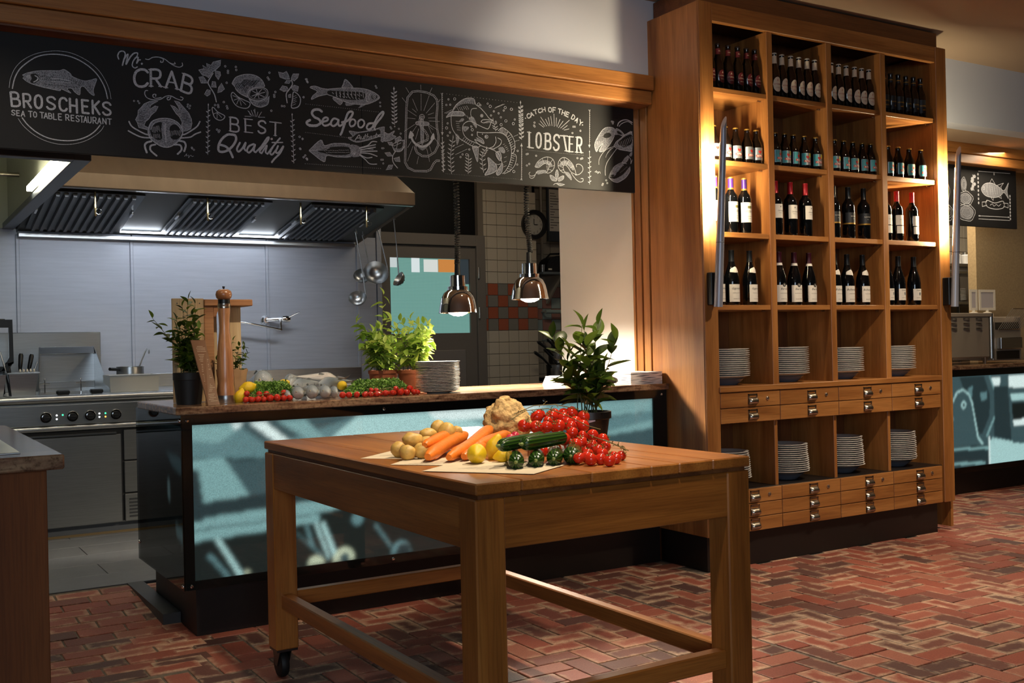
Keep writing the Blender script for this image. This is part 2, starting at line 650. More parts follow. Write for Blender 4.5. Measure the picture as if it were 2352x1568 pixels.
for k, (_, q) in enumerate(vis[:300]):
    x, y, z, r, hf = q
    o = obj('brick', random.choice(half_me if hf else brick_me), None, fl, loc=(x, y, z+random.uniform(-.0015, .0015)))
    o.rotation_euler = (random.uniform(-.006, .006)+(ramp_slope(y) if r == 0 and x < 1.2 else 0), random.uniform(-.006, .006), r+random.uniform(-.008, .008))
sb = MB()
sb.uv = []
for q in [t[1] for t in vis[300:]]+rest:
    x, y, z, r, hf = q
    n0 = len(sb.v)
    one = brick_mb((BW if hf else 2*BW)-GAP-random.uniform(0, .004), BW-GAP-random.uniform(0, .004))
    T = Matrix.Translation((x, y, z+random.uniform(-.0015, .0015))) @ Matrix.Rotation(r+random.uniform(-.008, .008), 4, 'Z') @ Matrix.Rotation((ramp_slope(y) if r == 0 and x < 1.2 else 0)+random.uniform(-.006, .006), 4, 'X')
    sb.v += [tuple(T @ Vector(v)) for v in one.v]
    sb.f += [tuple(i+n0 for i in f) for f in one.f]
    sb.uv += one.uv
obj('brick_field', sb, M['brick'], fl, kind='stuff')
# ramp bed under the sloping bricks
obj('ramp_bed', MB().prism([(4.75, -.006), (RY1, KF-.006), (RY1, -.006)], 'x', -1.2, 1.16), M['mortar'], fl)

kf = obj('floor_kitchen', MB().box(-1.2, 7.0, 5.56, 9.2, -.02, KF-.004), M['grout_dark'], kind='structure')
tw, th = .905, .305
for j in range(6):
    for i in range(3):
        x0 = -.3+i*tw+(.45 if j % 2 else .12)
        y0 = 5.563+j*th
        obj('tile', MB().cbox(x0+.002, x0+tw-.002, y0+.002, y0+th-.002, KF-.01, KF, .001), M['tile_floor'], kf)

# ceiling + bulkheads
obj('ceiling', MB().box(-3.2, 11.5, -3.0, 9.4, CEIL, CEIL+.08), M['ceiling'], kind='structure')
obj('wall_bulkhead', MB().box(-1.5, 11.5, 4.56, 4.70, 2.665, CEIL), M['white_wall'], kind='structure')
obj('wall_bulkhead_soffit', MB().box(5.75, 11.5, 4.70, 5.12, 2.665, 2.73), M['ceiling'], kind='structure')
# dark void above the kitchen opening closes the view between board and ceiling
obj('wall_kitchen_header', MB().box(-1.5, 3.70, 4.70, 4.76, 2.50, 2.75), M['white_wall'], kind='structure')
obj('wall_kitchen_left', MB().box(-1.3, -1.2, 4.7, 9.2, 0, CEIL), M['white_wall'], kind='structure')
# white partition at the right-hand end of the counter
obj('wall_partition', MB().box(3.712, 3.85, 4.735, 5.475, 0, CEIL-.001), M['white_panel'], kind='structure')
# oak jamb: three boards with grooves
tr = obj('trim_1', MB().box(3.735, 3.85, 4.565, 4.735, 0, 2.66), M['dark_oak_z'], kind='structure')
for y0, y1 in ((4.585, 4.640), (4.654, 4.704), (4.714, 4.733)):
    obj('jamb_board', MB().cbox(3.705, 3.745, y0, y1, .99, 2.66, .002), M['oak_z'], tr)
# oak fascia beam over the chalkboard
tb = obj('trim_2', MB().cbox(-1.5, 3.70, 4.50, 4.66, 2.588, 2.668, .004), M['oak_x'], kind='structure')
obj('lower_fascia', MB().cbox(-1.5, 3.694, 4.515, 4.66, 2.515, 2.586, .004), M['oak_x'], tb)
obj('soffit_board', MB().box(-1.5, 3.69, 4.54, 4.70, 2.508, 2.516), M['dark_oak_x'], tb)

# ---- kitchen back wall of steel sheets
wb = obj('wall_back', MB().box(-1.2, 3.62, 8.075, 8.2, 0, CEIL), M['steel_dark'], kind='structure')
seams = [-1.2, .0, .895, 1.66, 2.68, 3.45, 3.62]
for a, b in zip(seams, seams[1:]):
    obj('steel_sheet', MB().cbox(a+.004, b-.004, 8.06, 8.076, .9, 2.12, .002), M['steel_wall'], wb)
    if a > 0:
        obj('cover_strip', MB().cbox(a-.012, a+.012, 8.05, 8.066, .9, 2.05, .003), M['steel_wall'], wb)
# return of the steel wall beside the door
obj('wall_back_return', MB().box(3.62, 3.66, 8.05, 8.36, 0, CEIL), M['steel_wall'], kind='structure')
# ---- door wall
obj('wall_door', MB().box(3.66, 4.74, 8.36, 8.46, 2.12, CEIL).box(3.62, 3.70, 8.36, 8.46, 0, 2.12), M['black'], kind='structure')
dm = plain('grey_door_paint', '#6b645c', .5)
dd = obj('door_1', MB().box(3.76, 3.845, 8.30, 8.345, KF, 2.09).box(4.65, 4.70, 8.30, 8.345, KF, 2.09).box(3.845, 4.65, 8.30, 8.345, KF, 1.313).box(3.845, 4.65, 8.30, 8.345, 1.985, 2.09), dm, kind='structure')
obj('door_frame', MB().cbox(3.67, 3.76, 8.27, 8.36, KF, 2.2).cbox(4.70, 4.79, 8.27, 8.36, KF, 2.2).cbox(3.76, 4.70, 8.27, 8.36, 2.10, 2.2), dm, dd)
obj('lower_panel', MB().cbox(3.93, 4.58, 8.285, 8.302, .25, 1.17, .006), plain('grey_door_panel', '#77706a', .5), dd)
for z in (.5, 1.5, 1.86):
    obj('hinge', MB().lathe([(0, -.05), (.01, -.05), (.01, .05), (0, .05)], 10, (4.715, 8.265, z)), M['nickel'], dd, smooth=40)
# wired glass, daylight room beyond
mw, nt, b = nmat('wired_glass')
tc = nd(nt, 'ShaderNodeTexCoord')
bt = nd(nt, 'ShaderNodeTexBrick', offset=0.0, i_Scale=1.0, i_Mortar_Size=.0012, i_Brick_Width=.0128, i_Row_Height=.0128)
bt.inputs['Color1'].default_value = lin('#93c9bd')
bt.inputs['Color2'].default_value = lin('#93c9bd')
bt.inputs['Mortar'].default_value = lin('#5f9c93')
sx = nd(nt, 'ShaderNodeSeparateXYZ')
cx = nd(nt, 'ShaderNodeCombineXYZ')
nt.links.new(tc.outputs['Object'], sx.inputs[0])
nt.links.new(sx.outputs[0], cx.inputs[0])
nt.links.new(sx.outputs[2], cx.inputs[1])
nt.links.new(cx.outputs[0], bt.inputs['Vector'])
nt.links.new(bt.outputs[0], b.inputs['Emission Color'])
b.inputs['Emission Strength'].default_value = .62
b.inputs['Base Color'].default_value = (.03, .05, .05, 1)
b.inputs['Roughness'].default_value = .08
wn = obj('window_1', MB().box(3.845, 4.65, 8.325, 8.335, 1.313, 1.985), mw, kind='structure')
for x0, x1, z0, z1, c, e in ((3.845, 3.93, 1.90, 1.985, '#d5dfdf', .8), (4.07, 4.15, 1.86, 1.985, '#dfeaea', .9), (4.19, 4.33, 1.865, 1.975, '#e2e6e0', .85), (4.335, 4.52, 1.865, 1.98, '#e0934a', .75), (4.55, 4.648, 1.76, 1.985, '#55636a', .3)):
    obj('lit_shape_behind_glass', MB().box(x0, x1, 8.3235, 8.3245, z0, z1), emis('behind_glass', c, e), wn)
obj('pane_stop', MB().box(3.845, 3.853, 8.30, 8.325, 1.313, 1.985).box(4.642, 4.65, 8.30, 8.325, 1.313, 1.985).box(3.853, 4.642, 8.30, 8.325, 1.313, 1.321), dm, wn)

# ---- tiled walls right of the door
M['tile_cream'] = plain('cream_tile', '#b5aa98', .22)
M['tile_red'] = plain('terracotta_tile', '#9c5137', .25)
M['tile_grey'] = plain('grey_tile', '#77736a', .25)
M['tile_pink'] = plain('pink_tile', '#b98576', .25)
M['tile_pale'] = plain('pale_green_tile', '#a9b8b2', .22)
grout = plain('grout', '#6f665a', .9)
TP = .1075
wt = obj('wall_tiled', MB().box(4.74, 5.36, 8.31, 8.46, 0, CEIL), grout, kind='structure')
nx = 5
x00 = 4.83
for i in range(-1, nx):
    for j in range(28):
        z0 = KF+.0+j*TP
        z1 = z0+TP-.004
        if z0 > 2.62 or z1 < .82:
            continue
        xa, xb = x00+i*TP, x00+(i+1)*TP-.004
        if i == -1:
            xa = 4.795
        jj = int((z0-1.315)/TP+100.5)-100
        m_ = M['tile_cream']
        if 0 <= jj < 4:
            m_ = M['tile_red'] if (i+jj) % 2 else M['tile_grey']
        obj('tile', MB().cbox(xa, xb, 8.302, 8.312, z0, z1, .0015), m_, wt)
# set-back wall further right (behind the shelf with pans)
wt2 = obj('wall_tiled_recess', MB().box(5.36, 6.9, 8.72, 8.86, 0, CEIL), grout, kind='structure')
obj('corner_return', MB().box(5.33, 5.36, 8.31, 8.72, 0, CEIL), M['tile_cream'], wt2)
for i in range(5):
    for j in range(28):
        z0 = KF+.0+j*TP
        if z0 > 2.7 or z0 < .8:
            continue
        jj = int((z0-1.315)/TP+100.5)-100
        m_ = M['tile_cream']
        if 0 <= jj < 4:
            m_ = M['tile_pink'] if (i+jj) % 2 else M['tile_pale']
        obj('tile', MB().cbox(5.365+i*TP, 5.365+(i+1)*TP-.004, 8.712, 8.722, z0, z0+TP-.004, .0015), m_, wt2)
obj('wall_kitchen_right', MB().box(6.9, 7.0, 5.6, 8.9, 0, CEIL), M['white_wall'], kind='structure')

# ---- second station far right
obj('wall_right_back', MB().box(8.12, 11.5, 5.62, 5.70, 0, 2.7), M['beige_wall'], kind='structure')
obj('wall_right_end', MB().box(11.4, 11.5, -3, 7, 0, CEIL), M['beige_wall'], kind='structure')
tb2 = obj('trim_3', MB().cbox(5.75, 11.5, 5.0, 5.14, 2.588, 2.668, .004), M['oak_x'], kind='structure')
obj('lower_fascia', MB().cbox(5.75, 11.5, 5.015, 5.14, 2.515, 2.586, .004), M['oak_x'], tb2)

# ================================================================ LARGE FURNITURE
# ---------------- wall cabinet with shelves and drawers
CAB_Y = 4.15
cb = root('shelf_cabinet', (4.72, 4.35, 0), 'tall oak wall cabinet with bottle shelves, plate niches and small drawers', 'cabinet')
obj('side_panel', MB().cbox(3.708, 3.75, CAB_Y+.002, 4.575, .183, 2.985, .003), M['oak_z'], cb)
obj('side_panel', MB().cbox(5.69, 5.728, CAB_Y+.002, 4.575, .183, 2.985, .003), M['oak_z'], cb)
obj('stile', MB().cbox(3.712, 3.808, CAB_Y-.004, CAB_Y+.03, .183, 2.987, .003), M['oak_z'], cb)
obj('stile', MB().cbox(5.632, 5.731, CAB_Y-.004, CAB_Y+.03, .183, 2.987, .003), M['oak_z'], cb)
# the right side panel runs on down to the floor as a tapering fin
obj('side_fin', MB().prism([(CAB_Y+.03, .02), (4.56, .02), (4.56, 1.38), (CAB_Y+.03, 1.38)], 'x', 5.731, 5.755), M['oak_z'], cb)
obj('top_rail', MB().cbox(3.808, 5.632, CAB_Y, CAB_Y+.03, 2.89, 2.987, .003), M['oak_x'], cb)
obj('crown', MB().cbox(3.745, 5.70, 4.185, 4.55, 2.987, 3.088, .003), M['dark_oak_x'], cb)
obj('back_panel', MB().box(3.75, 5.69, 4.50, 4.515, .183, 2.985), M['dark_oak_z'], cb)
obj('top_panel', MB().box(3.75, 5.69, CAB_Y+.03, 4.50, 2.96, 2.98), M['dark_oak_x'], cb)
for a, b in ((4.208, 4.252), (4.675, 4.719), (5.136, 5.180)):
    obj('divider', MB().cbox(a, b, CAB_Y+.008, 4.50, .94, 2.89, .002), M['oak_z'], cb)
    obj('divider', MB().cbox(a+.012, b-.008, CAB_Y+.02, 4.50, .41, .77, .002), M['oak_z'], cb)
COLS = ((3.808, 4.208), (4.252, 4.675), (4.719, 5.136), (5.180, 5.632))
SH = ((2.522, 2.549), (2.140, 2.167), (1.757, 1.785), (1.370, 1.397))
for a, b in COLS:
    for z0, z1 in SH:
        s_ = obj('shelf', MB().cbox(a, b, CAB_Y+.016, 4.50, z0, z1, .002), M['oak_x'], cb)
        for x_ in (a+.012, b-.012):
            obj('shelf_pin', MB().tube([(x_-.012, 4.21, z0-.005), (x_+.012, 4.21, z0-.005)], .004, 6), M['nickel'], s_)
obj('ledge', MB().cbox(3.80, 5.62, CAB_Y-.012, 4.50, .935, .965, .003), M['oak_x'], cb)
obj('niche_floor', MB().cbox(3.80, 5.63, CAB_Y+.01, 4.50, .398, .413, .002), M['plinth'], cb)
for x_ in (3.75, 5.632):
    obj('inner_cheek', MB().box(x_ if x_ > 4 else x_+.03, x_+.03 if x_ > 4 else 3.806, CAB_Y+.03, 4.5, .2, 2.95), M['oak_z'], cb)


def drawer(x0, x1, z0, z1, lock):
    d = obj('drawer', MB().cbox(x0+.002, x1-.002, CAB_Y-.004, CAB_Y+.016, z0+.002, z1-.002, .0015), M['oak_x'], cb)
    xc = (x0+x1)/2+.012
    zc = (z0+z1)/2
    # card frame with a half-round pull
    hd = MB()
    w, h = .033, .028
    hd.box(xc-w, xc-w+.006, CAB_Y-.008, CAB_Y-.004, zc-h, zc+h).box(xc+w-.006, xc+w, CAB_Y-.008, CAB_Y-.004, zc-h, zc+h).box(xc-w, xc+w, CAB_Y-.008, CAB_Y-.004, zc+h-.006, zc+h).box(xc-w, xc+w, CAB_Y-.006, CAB_Y-.004, zc-h, zc+.004)
    n = 8
    hd.grid(9, n, lambda i, j: (xc-w*.98+w*1.96*i/8, CAB_Y-.006-.022*math.sin(math.pi*j/(n-1))*min(1, .35+1.6*math.sin(math.pi*i/8)), zc-.008-.020*math.cos(math.pi*j/(n-1)*.9)*1 + 0))
    obj('card_pull', hd, M['nickel'], d, smooth=50)
    if lock:
        obj('lock', MB().lathe([(0, 0), (.0105, 0), (.0105, .004), (.007, .006), (.0035, .004), (0, .004)], 14, (x0+(x1-x0)*.78, CAB_Y-.004, zc), Matrix.Rotation(math.pi/2, 3, 'X')), M['nickel'], d, smooth=40)


DC = (3.808, 4.243, 4.706, 5.162, 5.612)
for i in range(4):
    for z0, z1, lk in ((.850, .934, 1), (.768, .850, 0), (.335, .412, 1), (.259, .335, 0), (.184, .259, 0)):
        drawer(DC[i], DC[i+1], z0, z1, lk)
obj('carcass', MB().box(3.80, 5.63, CAB_Y+.016, 4.5, .768, .935).box(3.80, 5.63, CAB_Y+.016, 4.5, .184, .398), M['dark_oak_x'], cb)
obj('plinth', MB().box(3.725, 5.60, 4.18, 4.55, 0, .184), M['plinth'], cb)

# ---------------- counter with back-lit glass
CX0, CX1, CY0, CY1 = 1.10, 3.7035, 4.45, 5.33
ct = root('serving_counter', (2.4, 4.9, 0), 'black serving counter clad in back-lit glass, running to the oak cabinet', 'counter')
obj('plinth', MB().box(1.17, 3.7035, 4.54, 5.28, 0, .215), M['plinth'], ct)
obj('body', MB().box(CX0+.012, CX1, CY0+.03, CY1, .215, .95), M['black'], ct)
fr = obj('front_frame', MB().box(CX0+.004, CX1, CY0+.008, CY0+.03, .905, .95).box(CX0+.004, CX1, CY0+.008, CY0+.03, .216, .252).box(CX0+.004, CX0+.047, CY0+.008, CY0+.03, .252, .905).box(3.612, CX1, CY0+.008, CY0+.03, .252, .905), M['black'], ct)
obj('front_glass', MB().cbox(CX0, CX1, CY0, CY0+.006, .216, .949, .001), M['pane'], ct)
obj('side_glass', MB().prism([(CY0+.007, .216), (CY1-.01, .216), (CY1-.01, .949), (CY0+.007, .949)], 'x', CX0, CX0+.006), M['dark_pane'], ct)
obj('side_liner', MB().box(CX0+.008, CX0+.0115, CY0+.01, CY1-.01, .216, .949), M['black'], ct)
for x_, z_ in ((1.125, .925), (1.13, .234), (2.02, .930), (2.05, .234), (3.66, .925), (2.9, .93)):
    obj('screw', MB().lathe([(0, .007), (.006, .006), (.0085, .002), (.0085, 0)], 12, (x_, CY0, z_), Matrix.Rotation(math.pi/2, 3, 'X')), M['chrome'], ct, smooth=40)
for y_, z_ in ((4.47, .925), (4.47, .234), (5.29, .30)):
    obj('screw', MB().lathe([(0, .007), (.006, .006), (.0085, .002), (.0085, 0)], 12, (CX0, y_, z_), Matrix.Rotation(-math.pi/2, 3, 'Y')), M['chrome'], ct, smooth=40)


def litmat(name, h, s):
    """back-lit print: grainy photographic tone"""
    m, nt, b = nmat(name)
    tc = nd(nt, 'ShaderNodeTexCoord')
    n = nd(nt, 'ShaderNodeTexNoise', i_Scale=210.0, i_Detail=2.0)
    nt.links.new(tc.outputs['Object'], n.inputs['Vector'])
    r = ramp(nt, n.outputs['Fac'], [(.3, tuple(x*.62 for x in lin(h)[:3])+(1,)), (.7, tuple(x*1.3 for x in lin(h)[:3])+(1,))])
    nt.links.new(r.outputs[0], b.inputs['Emission Color'])
    b.inputs['Emission Strength'].default_value = s
    b.inputs['Base Color'].default_value = (.01, .01, .01, 1)
    b.inputs['Roughness'].default_value = .4
    return m


LT = [litmat('print_%d' % i, h, s) for i, (h, s) in enumerate((('#1d2a2c', .8), ('#30454a', .85), ('#4a666b', .9), ('#6b9298', .95), ('#86b3b3', 1.0), ('#a9d3d3', 1.05), ('#d6eff0', 1.2), ('#bfc9ae', 1.0)))]
PY = CY0+.018
TONES = ['#161e1e', '#27363a', '#3f555a', '#618388', '#80a6a8', '#b0d4d4', '#e8f6f5', '#c4cbb0']
FRONT, BACK = [], []


def pr(pts, tone):
    FRONT.append((pts, tone))


def printmat():
    m, nt, b = nmat('backlit_print')
    at = nd(nt, 'ShaderNodeAttribute', attribute_name='tone')
    tc = nd(nt, 'ShaderNodeTexCoord')
    n = nd(nt, 'ShaderNodeTexNoise', i_Scale=420.0, i_Detail=2.0)
    nt.links.new(tc.outputs['Object'], n.inputs['Vector'])
    r = ramp(nt, n.outputs['Fac'], [(.32, (.74, .74, .74, 1)), (.68, (1.25, 1.25, 1.25, 1))])
    mx = nd(nt, 'ShaderNodeMix', data_type='RGBA', blend_type='MULTIPLY')
    mx.inputs[0].default_value = 1
    nt.links.new(at.outputs['Color'], mx.inputs[6])
    nt.links.new(r.outputs[0], mx.inputs[7])
    nt.links.new(mx.outputs[2], b.inputs['Emission Color'])
    b.inputs['Emission Strength'].default_value = 1.0
    b.inputs['Base Color'].default_value = (.01, .01, .01, 1)
    b.inputs['Roughness'].default_value = .4
    return m


M['print'] = printmat()


def photo_print(parent, shapes, x0, x1, z0, z1, y, step, blur, gain=1.0):
    """soft photographic picture: the shapes are painted in order on a fine grid and blurred"""
    import numpy as np
    nx, nz = int((x1-x0)/step)+1, int((z1-z0)/step)+1
    X, Z = np.meshgrid(np.linspace(x0, x1, nx), np.linspace(z0, z1, nz), indexing='ij')
    pad = 6
    img = np.zeros((nx, nz, 3))+np.array(lin(TONES[2])[:3])
    for pts, tone in shapes:
        ins = np.zeros((nx, nz), bool)
        for (ax, az), (bx, bz) in zip(pts, pts[1:]+pts[:1]):
            if az == bz:
                continue
            ins ^= ((az > Z) != (bz > Z)) & (X < (bx-ax)*(Z-az)/(bz-az)+ax)
        img[ins] = lin(TONES[tone])[:3]
    sh = img
    for _ in range(blur):
        p = np.pad(sh, ((1, 1), (1, 1), (0, 0)), 'edge')
        sh = (p[:-2, 1:-1]+p[2:, 1:-1]+p[1:-1, :-2]+p[1:-1, 2:]+2*p[1:-1, 1:-1])/6
    mb = MB()
    mb.noflip = True
    mb.v = [(float(X[i, j]), y, float(Z[i, j])) for i in range(nx) for j in range(nz)]
    mb.f = [(i*nz+j, (i+1)*nz+j, (i+1)*nz+j+1, i*nz+j+1) for i in range(nx-1) for j in range(nz-1)]
    me = mb.mesh('backlit_print', M['print'])
    ca = me.color_attributes.new('tone', 'FLOAT_COLOR', 'POINT')
    flat = np.ones((nx*nz, 4))
    flat[:, :3] = sh.reshape(-1, 3)*gain
    ca.data.foreach_set('color', flat.ravel())
    return obj('backlit_print', me, None, parent)


# photographic picture behind the glass, as flat shapes of different tone
pr([(1.147, .905), (1.33, .905), (1.48, .79), (1.47, .745), (1.147, .765)], 3)
pr([(1.147, .905), (1.335, .905), (1.335, .868), (1.26, .82), (1.147, .84)], 4)
pr([(1.47, .79), (1.9, .905), (3.3, .905), (2.3, .72), (1.6, .70)], 3)
pr([(1.9, .905), (2.95, .905), (3.05, .80), (2.4, .77), (1.75, .80)], 5)
pr([(2.3, .905), (3.612, .905), (3.612, .84), (2.7, .78)], 4)
pr([(2.25, .905), (2.95, .905), (2.75, .855), (2.3, .86)], 6)
pr([(3.2, .80), (3.612, .84), (3.612, .76), (3.2, .71)], 3)
pr([(3.0, .72), (3.2, .73), (3.612, .79), (3.612, .745), (3.1, .70)], 4)
pr([(2.6, .72), (3.1, .71), (3.612, .745), (3.612, .252), (2.6, .252)], 2)
pr([(1.387, .905), (1.458, .905), (1.585, .80), (1.53, .795)], 6)
pr([(1.33, .875), (1.35, .883), (1.372, .905), (1.31, .905)], 6)
pr([(1.514, .903), (1.645, .903), (1.75, .80), (1.69, .79)], 4)
pr([(1.147, .765), (1.47, .745), (1.7, .70), (2.6, .72), (2.6, .252), (1.147, .252)], 1)
pr([(1.28, .745), (1.465, .735), (1.6, .70), (1.6, .60), (1.39, .585)], 2)
pr([(1.147, .76), (1.283, .755), (1.388, .588), (1.19, .576), (1.176, .70), (1.165, .715), (1.147, .72)], 4)
pr([(1.19, .576), (1.388, .588), (1.60, .585), (1.60, .535), (1.19, .505)], 1)
pr([(1.147, .497), (1.19, .497), (1.19, .51), (1.82, .545), (1.80, .482), (1.147, .464)], 4)
pr([(1.147, .460), (1.82, .479), (1.706, .475), (1.704, .44), (1.147, .414)], 4)
pr([(1.147, .466), (1.80, .484), (1.80, .478), (1.147, .459)], 1)
pr([(1.147, .414), (1.704, .44), (1.85, .46), (2.6, .45), (2.6, .252), (1.147, .252)], 0)
pr([(1.706, .476), (1.84, .50), (1.90, .47), (1.80, .43), (1.706, .43)], 0)
for q in ([(1.234, .418), (1.256, .416), (1.355, .252), (1.33, .252)], [(1.678, .436), (1.692, .439), (1.751, .275), (1.738, .271)], [(1.707, .434), (1.725, .437), (1.785, .29), (1.764, .277)]):
    pr(q, 5)
for q in ([(1.634, .43), (1.648, .432), (1.677, .335), (1.659, .341)], [(1.587, .408), (1.599, .403), (1.727, .281), (1.709, .287)], [(1.964, .401), (1.976, .404), (2.059, .286), (2.046, .286)], [(1.2, .35), (1.215, .36), (1.30, .252), (1.28, .252)]):
    pr(q, 3)


def disc(x, z, r, t, a0=0, a1=2*math.pi, zmin=.2525):
    pr([(x+r*math.cos(a0+(a1-a0)*i/20), max(zmin, z+r*math.sin(a0+(a1-a0)*i/20))) for i in range(21)], t)


disc(1.815, .262, .052, 7)
disc(1.818, .268, .022, 2)
disc(2.10, .262, .050, 3)
disc(2.112, .262, .036, 1)
disc(1.683, .252, .040, 7, 0, math.pi)
disc(1.885, .435, .030, 3)
disc(1.37, .255, .014, 7, 0, math.pi)
photo_print(ct, FRONT, 1.147, 3.612, .252, .905, PY, .0065, 5, 1.0)
# a second print wraps round the counter's end behind the smoked glass
END = [([(4.46, .90), (5.2, .90), (5.2, .26), (4.46, .26)], 0), ([(4.46, .76), (4.62, .775), (4.75, .77), (4.62, .715), (4.46, .69)], 3), ([(4.46, .46), (4.60, .48), (4.60, .43), (4.46, .40)], 4), ([(4.70, .655), (4.72, .665), (4.735, .65), (4.74, .60), (4.72, .56), (4.70, .575), (4.695, .62)], 5)]
pe_ = photo_print(ct, END, 4.462, 5.15, .27, .90, 0, .012, 3, .8)
for v in pe_.data.vertices:
    v.co = (CX0+.0072, v.co.x, v.co.z)

# granite worktop
obj('granite_worktop', MB().cbox(1.075, 3.7035, 4.43, 5.16, .950, .983, .004), M['granite'], label='long speckled brown granite worktop on the glass-fronted serving counter', cat='worktop')
# black threshold block beside the counter end
obj('threshold_block', MB().prism([(4.80, -.004), (5.56, -.004), (5.56, KF+.002), (4.80, KF+.002)], 'x', 1.09, 1.168), plain('dark_grey_sill', '#3a3c3e', .5), label='dark grey sill block on the brick ramp beside the counter plinth', cat='sill')

# ---------------- foreground counter at the left edge
fc = root('foreground_counter', (-.4, 3.2, 0), 'dark oak counter body cut by the left picture edge', 'counter')
obj('end_panel', MB().cbox(.325, .349, 2.68, 3.80, 0, .948, .002), M['black_oak_z'], fc)
obj('front_panel', MB().cbox(-1.6, .349, 2.668, 2.692, 0, .948, .002), M['black_oak_z'], fc)
obj('carcass', MB().box(-1.6, .325, 2.692, 3.80, 0, .945), M['black_oak_z'], fc)
obj('granite_counter_slab', MB().cbox(-1.65, .384, 2.638, 3.85, .949, .984, .004), M['granite'], label='brown granite slab on the foreground counter at the left edge', cat='worktop')
obj('steel_inlay_tray', MB().cbox(-.9, .30, 2.72, 3.62, .984, .988, .001), M['steel'], label='flat steel inlay plate lying on the foreground granite slab', cat='tray')

# ---------------- table on castors
TX0, TX1, TY0, TY1 = 1.257, 2.185, 2.262, 3.838
tt = root('work_table', ((TX0+TX1)/2, (TY0+TY1)/2, 0), 'oak butcher-style work table on castors, carrying the vegetables', 'table', rz=0)
jn = [TX0, 1.392, 1.611, 1.813, 1.914, 2.039, TX1]
for a, b in zip(jn, jn[1:]):
    obj('board', MB().cbox(a+.0006, b-.0006, TY0, TY1, .8455, .875, .0035), M['table_y'], tt)
obj('sub_top', MB().box(TX0+.012, TX1-.012, TY0+.012, TY1-.012, .834, .846), M['dark_oak_y'], tt)
lg = .086
for x0 in (TX0+.001, TX1-lg-.001):
    for y0 in (TY0+.004, TY1-lg-.004):
        l_ = obj('leg', MB().cbox(x0, x0+lg, y0, y0+lg, .112, .834, .004), M['table_z'], tt)
        cx_, cy_ = x0+lg/2, y0+lg/2
        obj('castor_fork', MB().box(cx_-.04, cx_+.04, cy_-.04, cy_+.04, .104, .112).prism([(cy_-.035, .105), (cy_+.045, .105), (cy_+.02, .045), (cy_-.002, .045)], 'x', cx_-.028, cx_-.023).prism([(cy_-.035, .105), (cy_+.045, .105), (cy_+.02, .045), (cy_-.002, .045)], 'x', cx_+.013, cx_+.018), M['steel_dark'], l_)
        obj('castor_wheel', MB().lathe([(0, -.018), (.036, -.018), (.046, -.014), (.05, -.006), (.05, .006), (.046, .014), (.036, .018), (0, .018)], 24, (cx_-.005, cy_+.012, .05), Matrix.Rotation(math.pi/2, 3, 'Y')), M['rubber'], l_, smooth=40)
        obj('brake_lever', MB().cbox(cx_-.02, cx_+.012, cy_+.03, cy_+.085, .088, .096, .002), M['steel'], l_)
for y0 in (TY0+.008, TY1-.036):
    obj('apron', MB().cbox(TX0+lg, TX1-lg, y0, y0+.028, .705, .8335, .002), M['table_x'], tt)
for x0 in (TX0+.004, TX1-.032):
    obj('apron', MB().cbox(x0, x0+.028, TY0+lg, TY1-lg, .705, .8335, .002), M['table_y'], tt)
for x0 in (TX0+.024, TX1-.065):
    obj('stretcher', MB().cbox(x0, x0+.041, TY0+lg, TY1-lg, .262, .316, .004), M['table_y'], tt)
for y0 in (TY0+.024, TY1-.065):
    obj('stretcher', MB().cbox(TX0+lg, TX1-lg, y0, y0+.041, .262, .316, .004), M['table_x'], tt)
tt.rotation_euler = (0, 0, math.radians(.6))

# ---------------- second glass counter, far right
rc = root('back_counter', (8.4, 5.4, 0), 'far glass counter with back-lit slicer picture beyond the cabinet', 'counter')
obj('plinth', MB().box(6.0, 11.0, 5.06, 5.5, 0, .215), M['plinth'], rc)
obj('body', MB().box(6.0, 11.0, 5.02, 5.55, .215, .945), M['black'], rc)
obj('frame', MB().box(6.0, 11.0, 4.995, 5.02, .895, .945).box(6.0, 11.0, 4.995, 5.02, .17, .21), M['black'], rc)
obj('granite_shelf_top', MB().cbox(6.0, 11.0, 4.97, 5.6, .947, .98, .004), M['granite'], label='granite top of the far counter, beyond the cabinet at right', cat='worktop')
RB = 5.008


def rr(pts, t):
    BACK.append((pts, t))


rr([(6.0, .895), (7.85, .895), (7.85, .5), (6.0, .5)], 2)
rr([(7.0, .895), (7.33, .895), (7.40, .75), (7.40, .6), (7.33, .45), (7.2, .45), (7.1, .7)], 1)
rr([(7.30, .895), (7.36, .895), (7.43, .76), (7.42, .58), (7.31, .43), (7.25, .43), (7.36, .58), (7.37, .74)], 2)
rr([(7.36, .895), (7.375, .895), (7.45, .76), (7.44, .58), (7.33, .42), (7.31, .43), (7.42, .58), (7.43, .76)], 4)
rr([(7.25, .76), (7.33, .77), (7.33, .71), (7.26, .70)], 3)
rr([(7.10, .80), (7.16, .82), (7.14, .70), (7.11, .74)], 3)
rr([(6.92, .73), (6.97, .785), (7.042, .803), (7.115, .765), (7.155, .69), (7.22, .425), (7.29, .365), (6.9, .385)], 5)
rr([(6.92, .70), (6.975, .77), (7.042, .788), (7.105, .752), (7.143, .685), (7.205, .415), (7.26, .36), (6.9, .38)], 2)
rr([(7.046+.03*math.cos(i*.4), .68+.03*math.sin(i*.4)) for i in range(16)], 5)
rr([(7.046+.016*math.cos(i*.4), .68+.016*math.sin(i*.4)) for i in range(16)], 1)
rr([(6.0, .39), (7.345, .36), (7.343, .21), (6.0, .21)], 1)
rr([(6.0, .40), (7.34, .345), (7.34, .325), (6.0, .385)], 4)
rr([(6.0, .30), (7.3, .235), (7.3, .212), (6.0, .28)], 4)
rr([(7.345, .40), (7.65, .352), (7.85, .335), (7.85, .21), (7.345, .21)], 5)
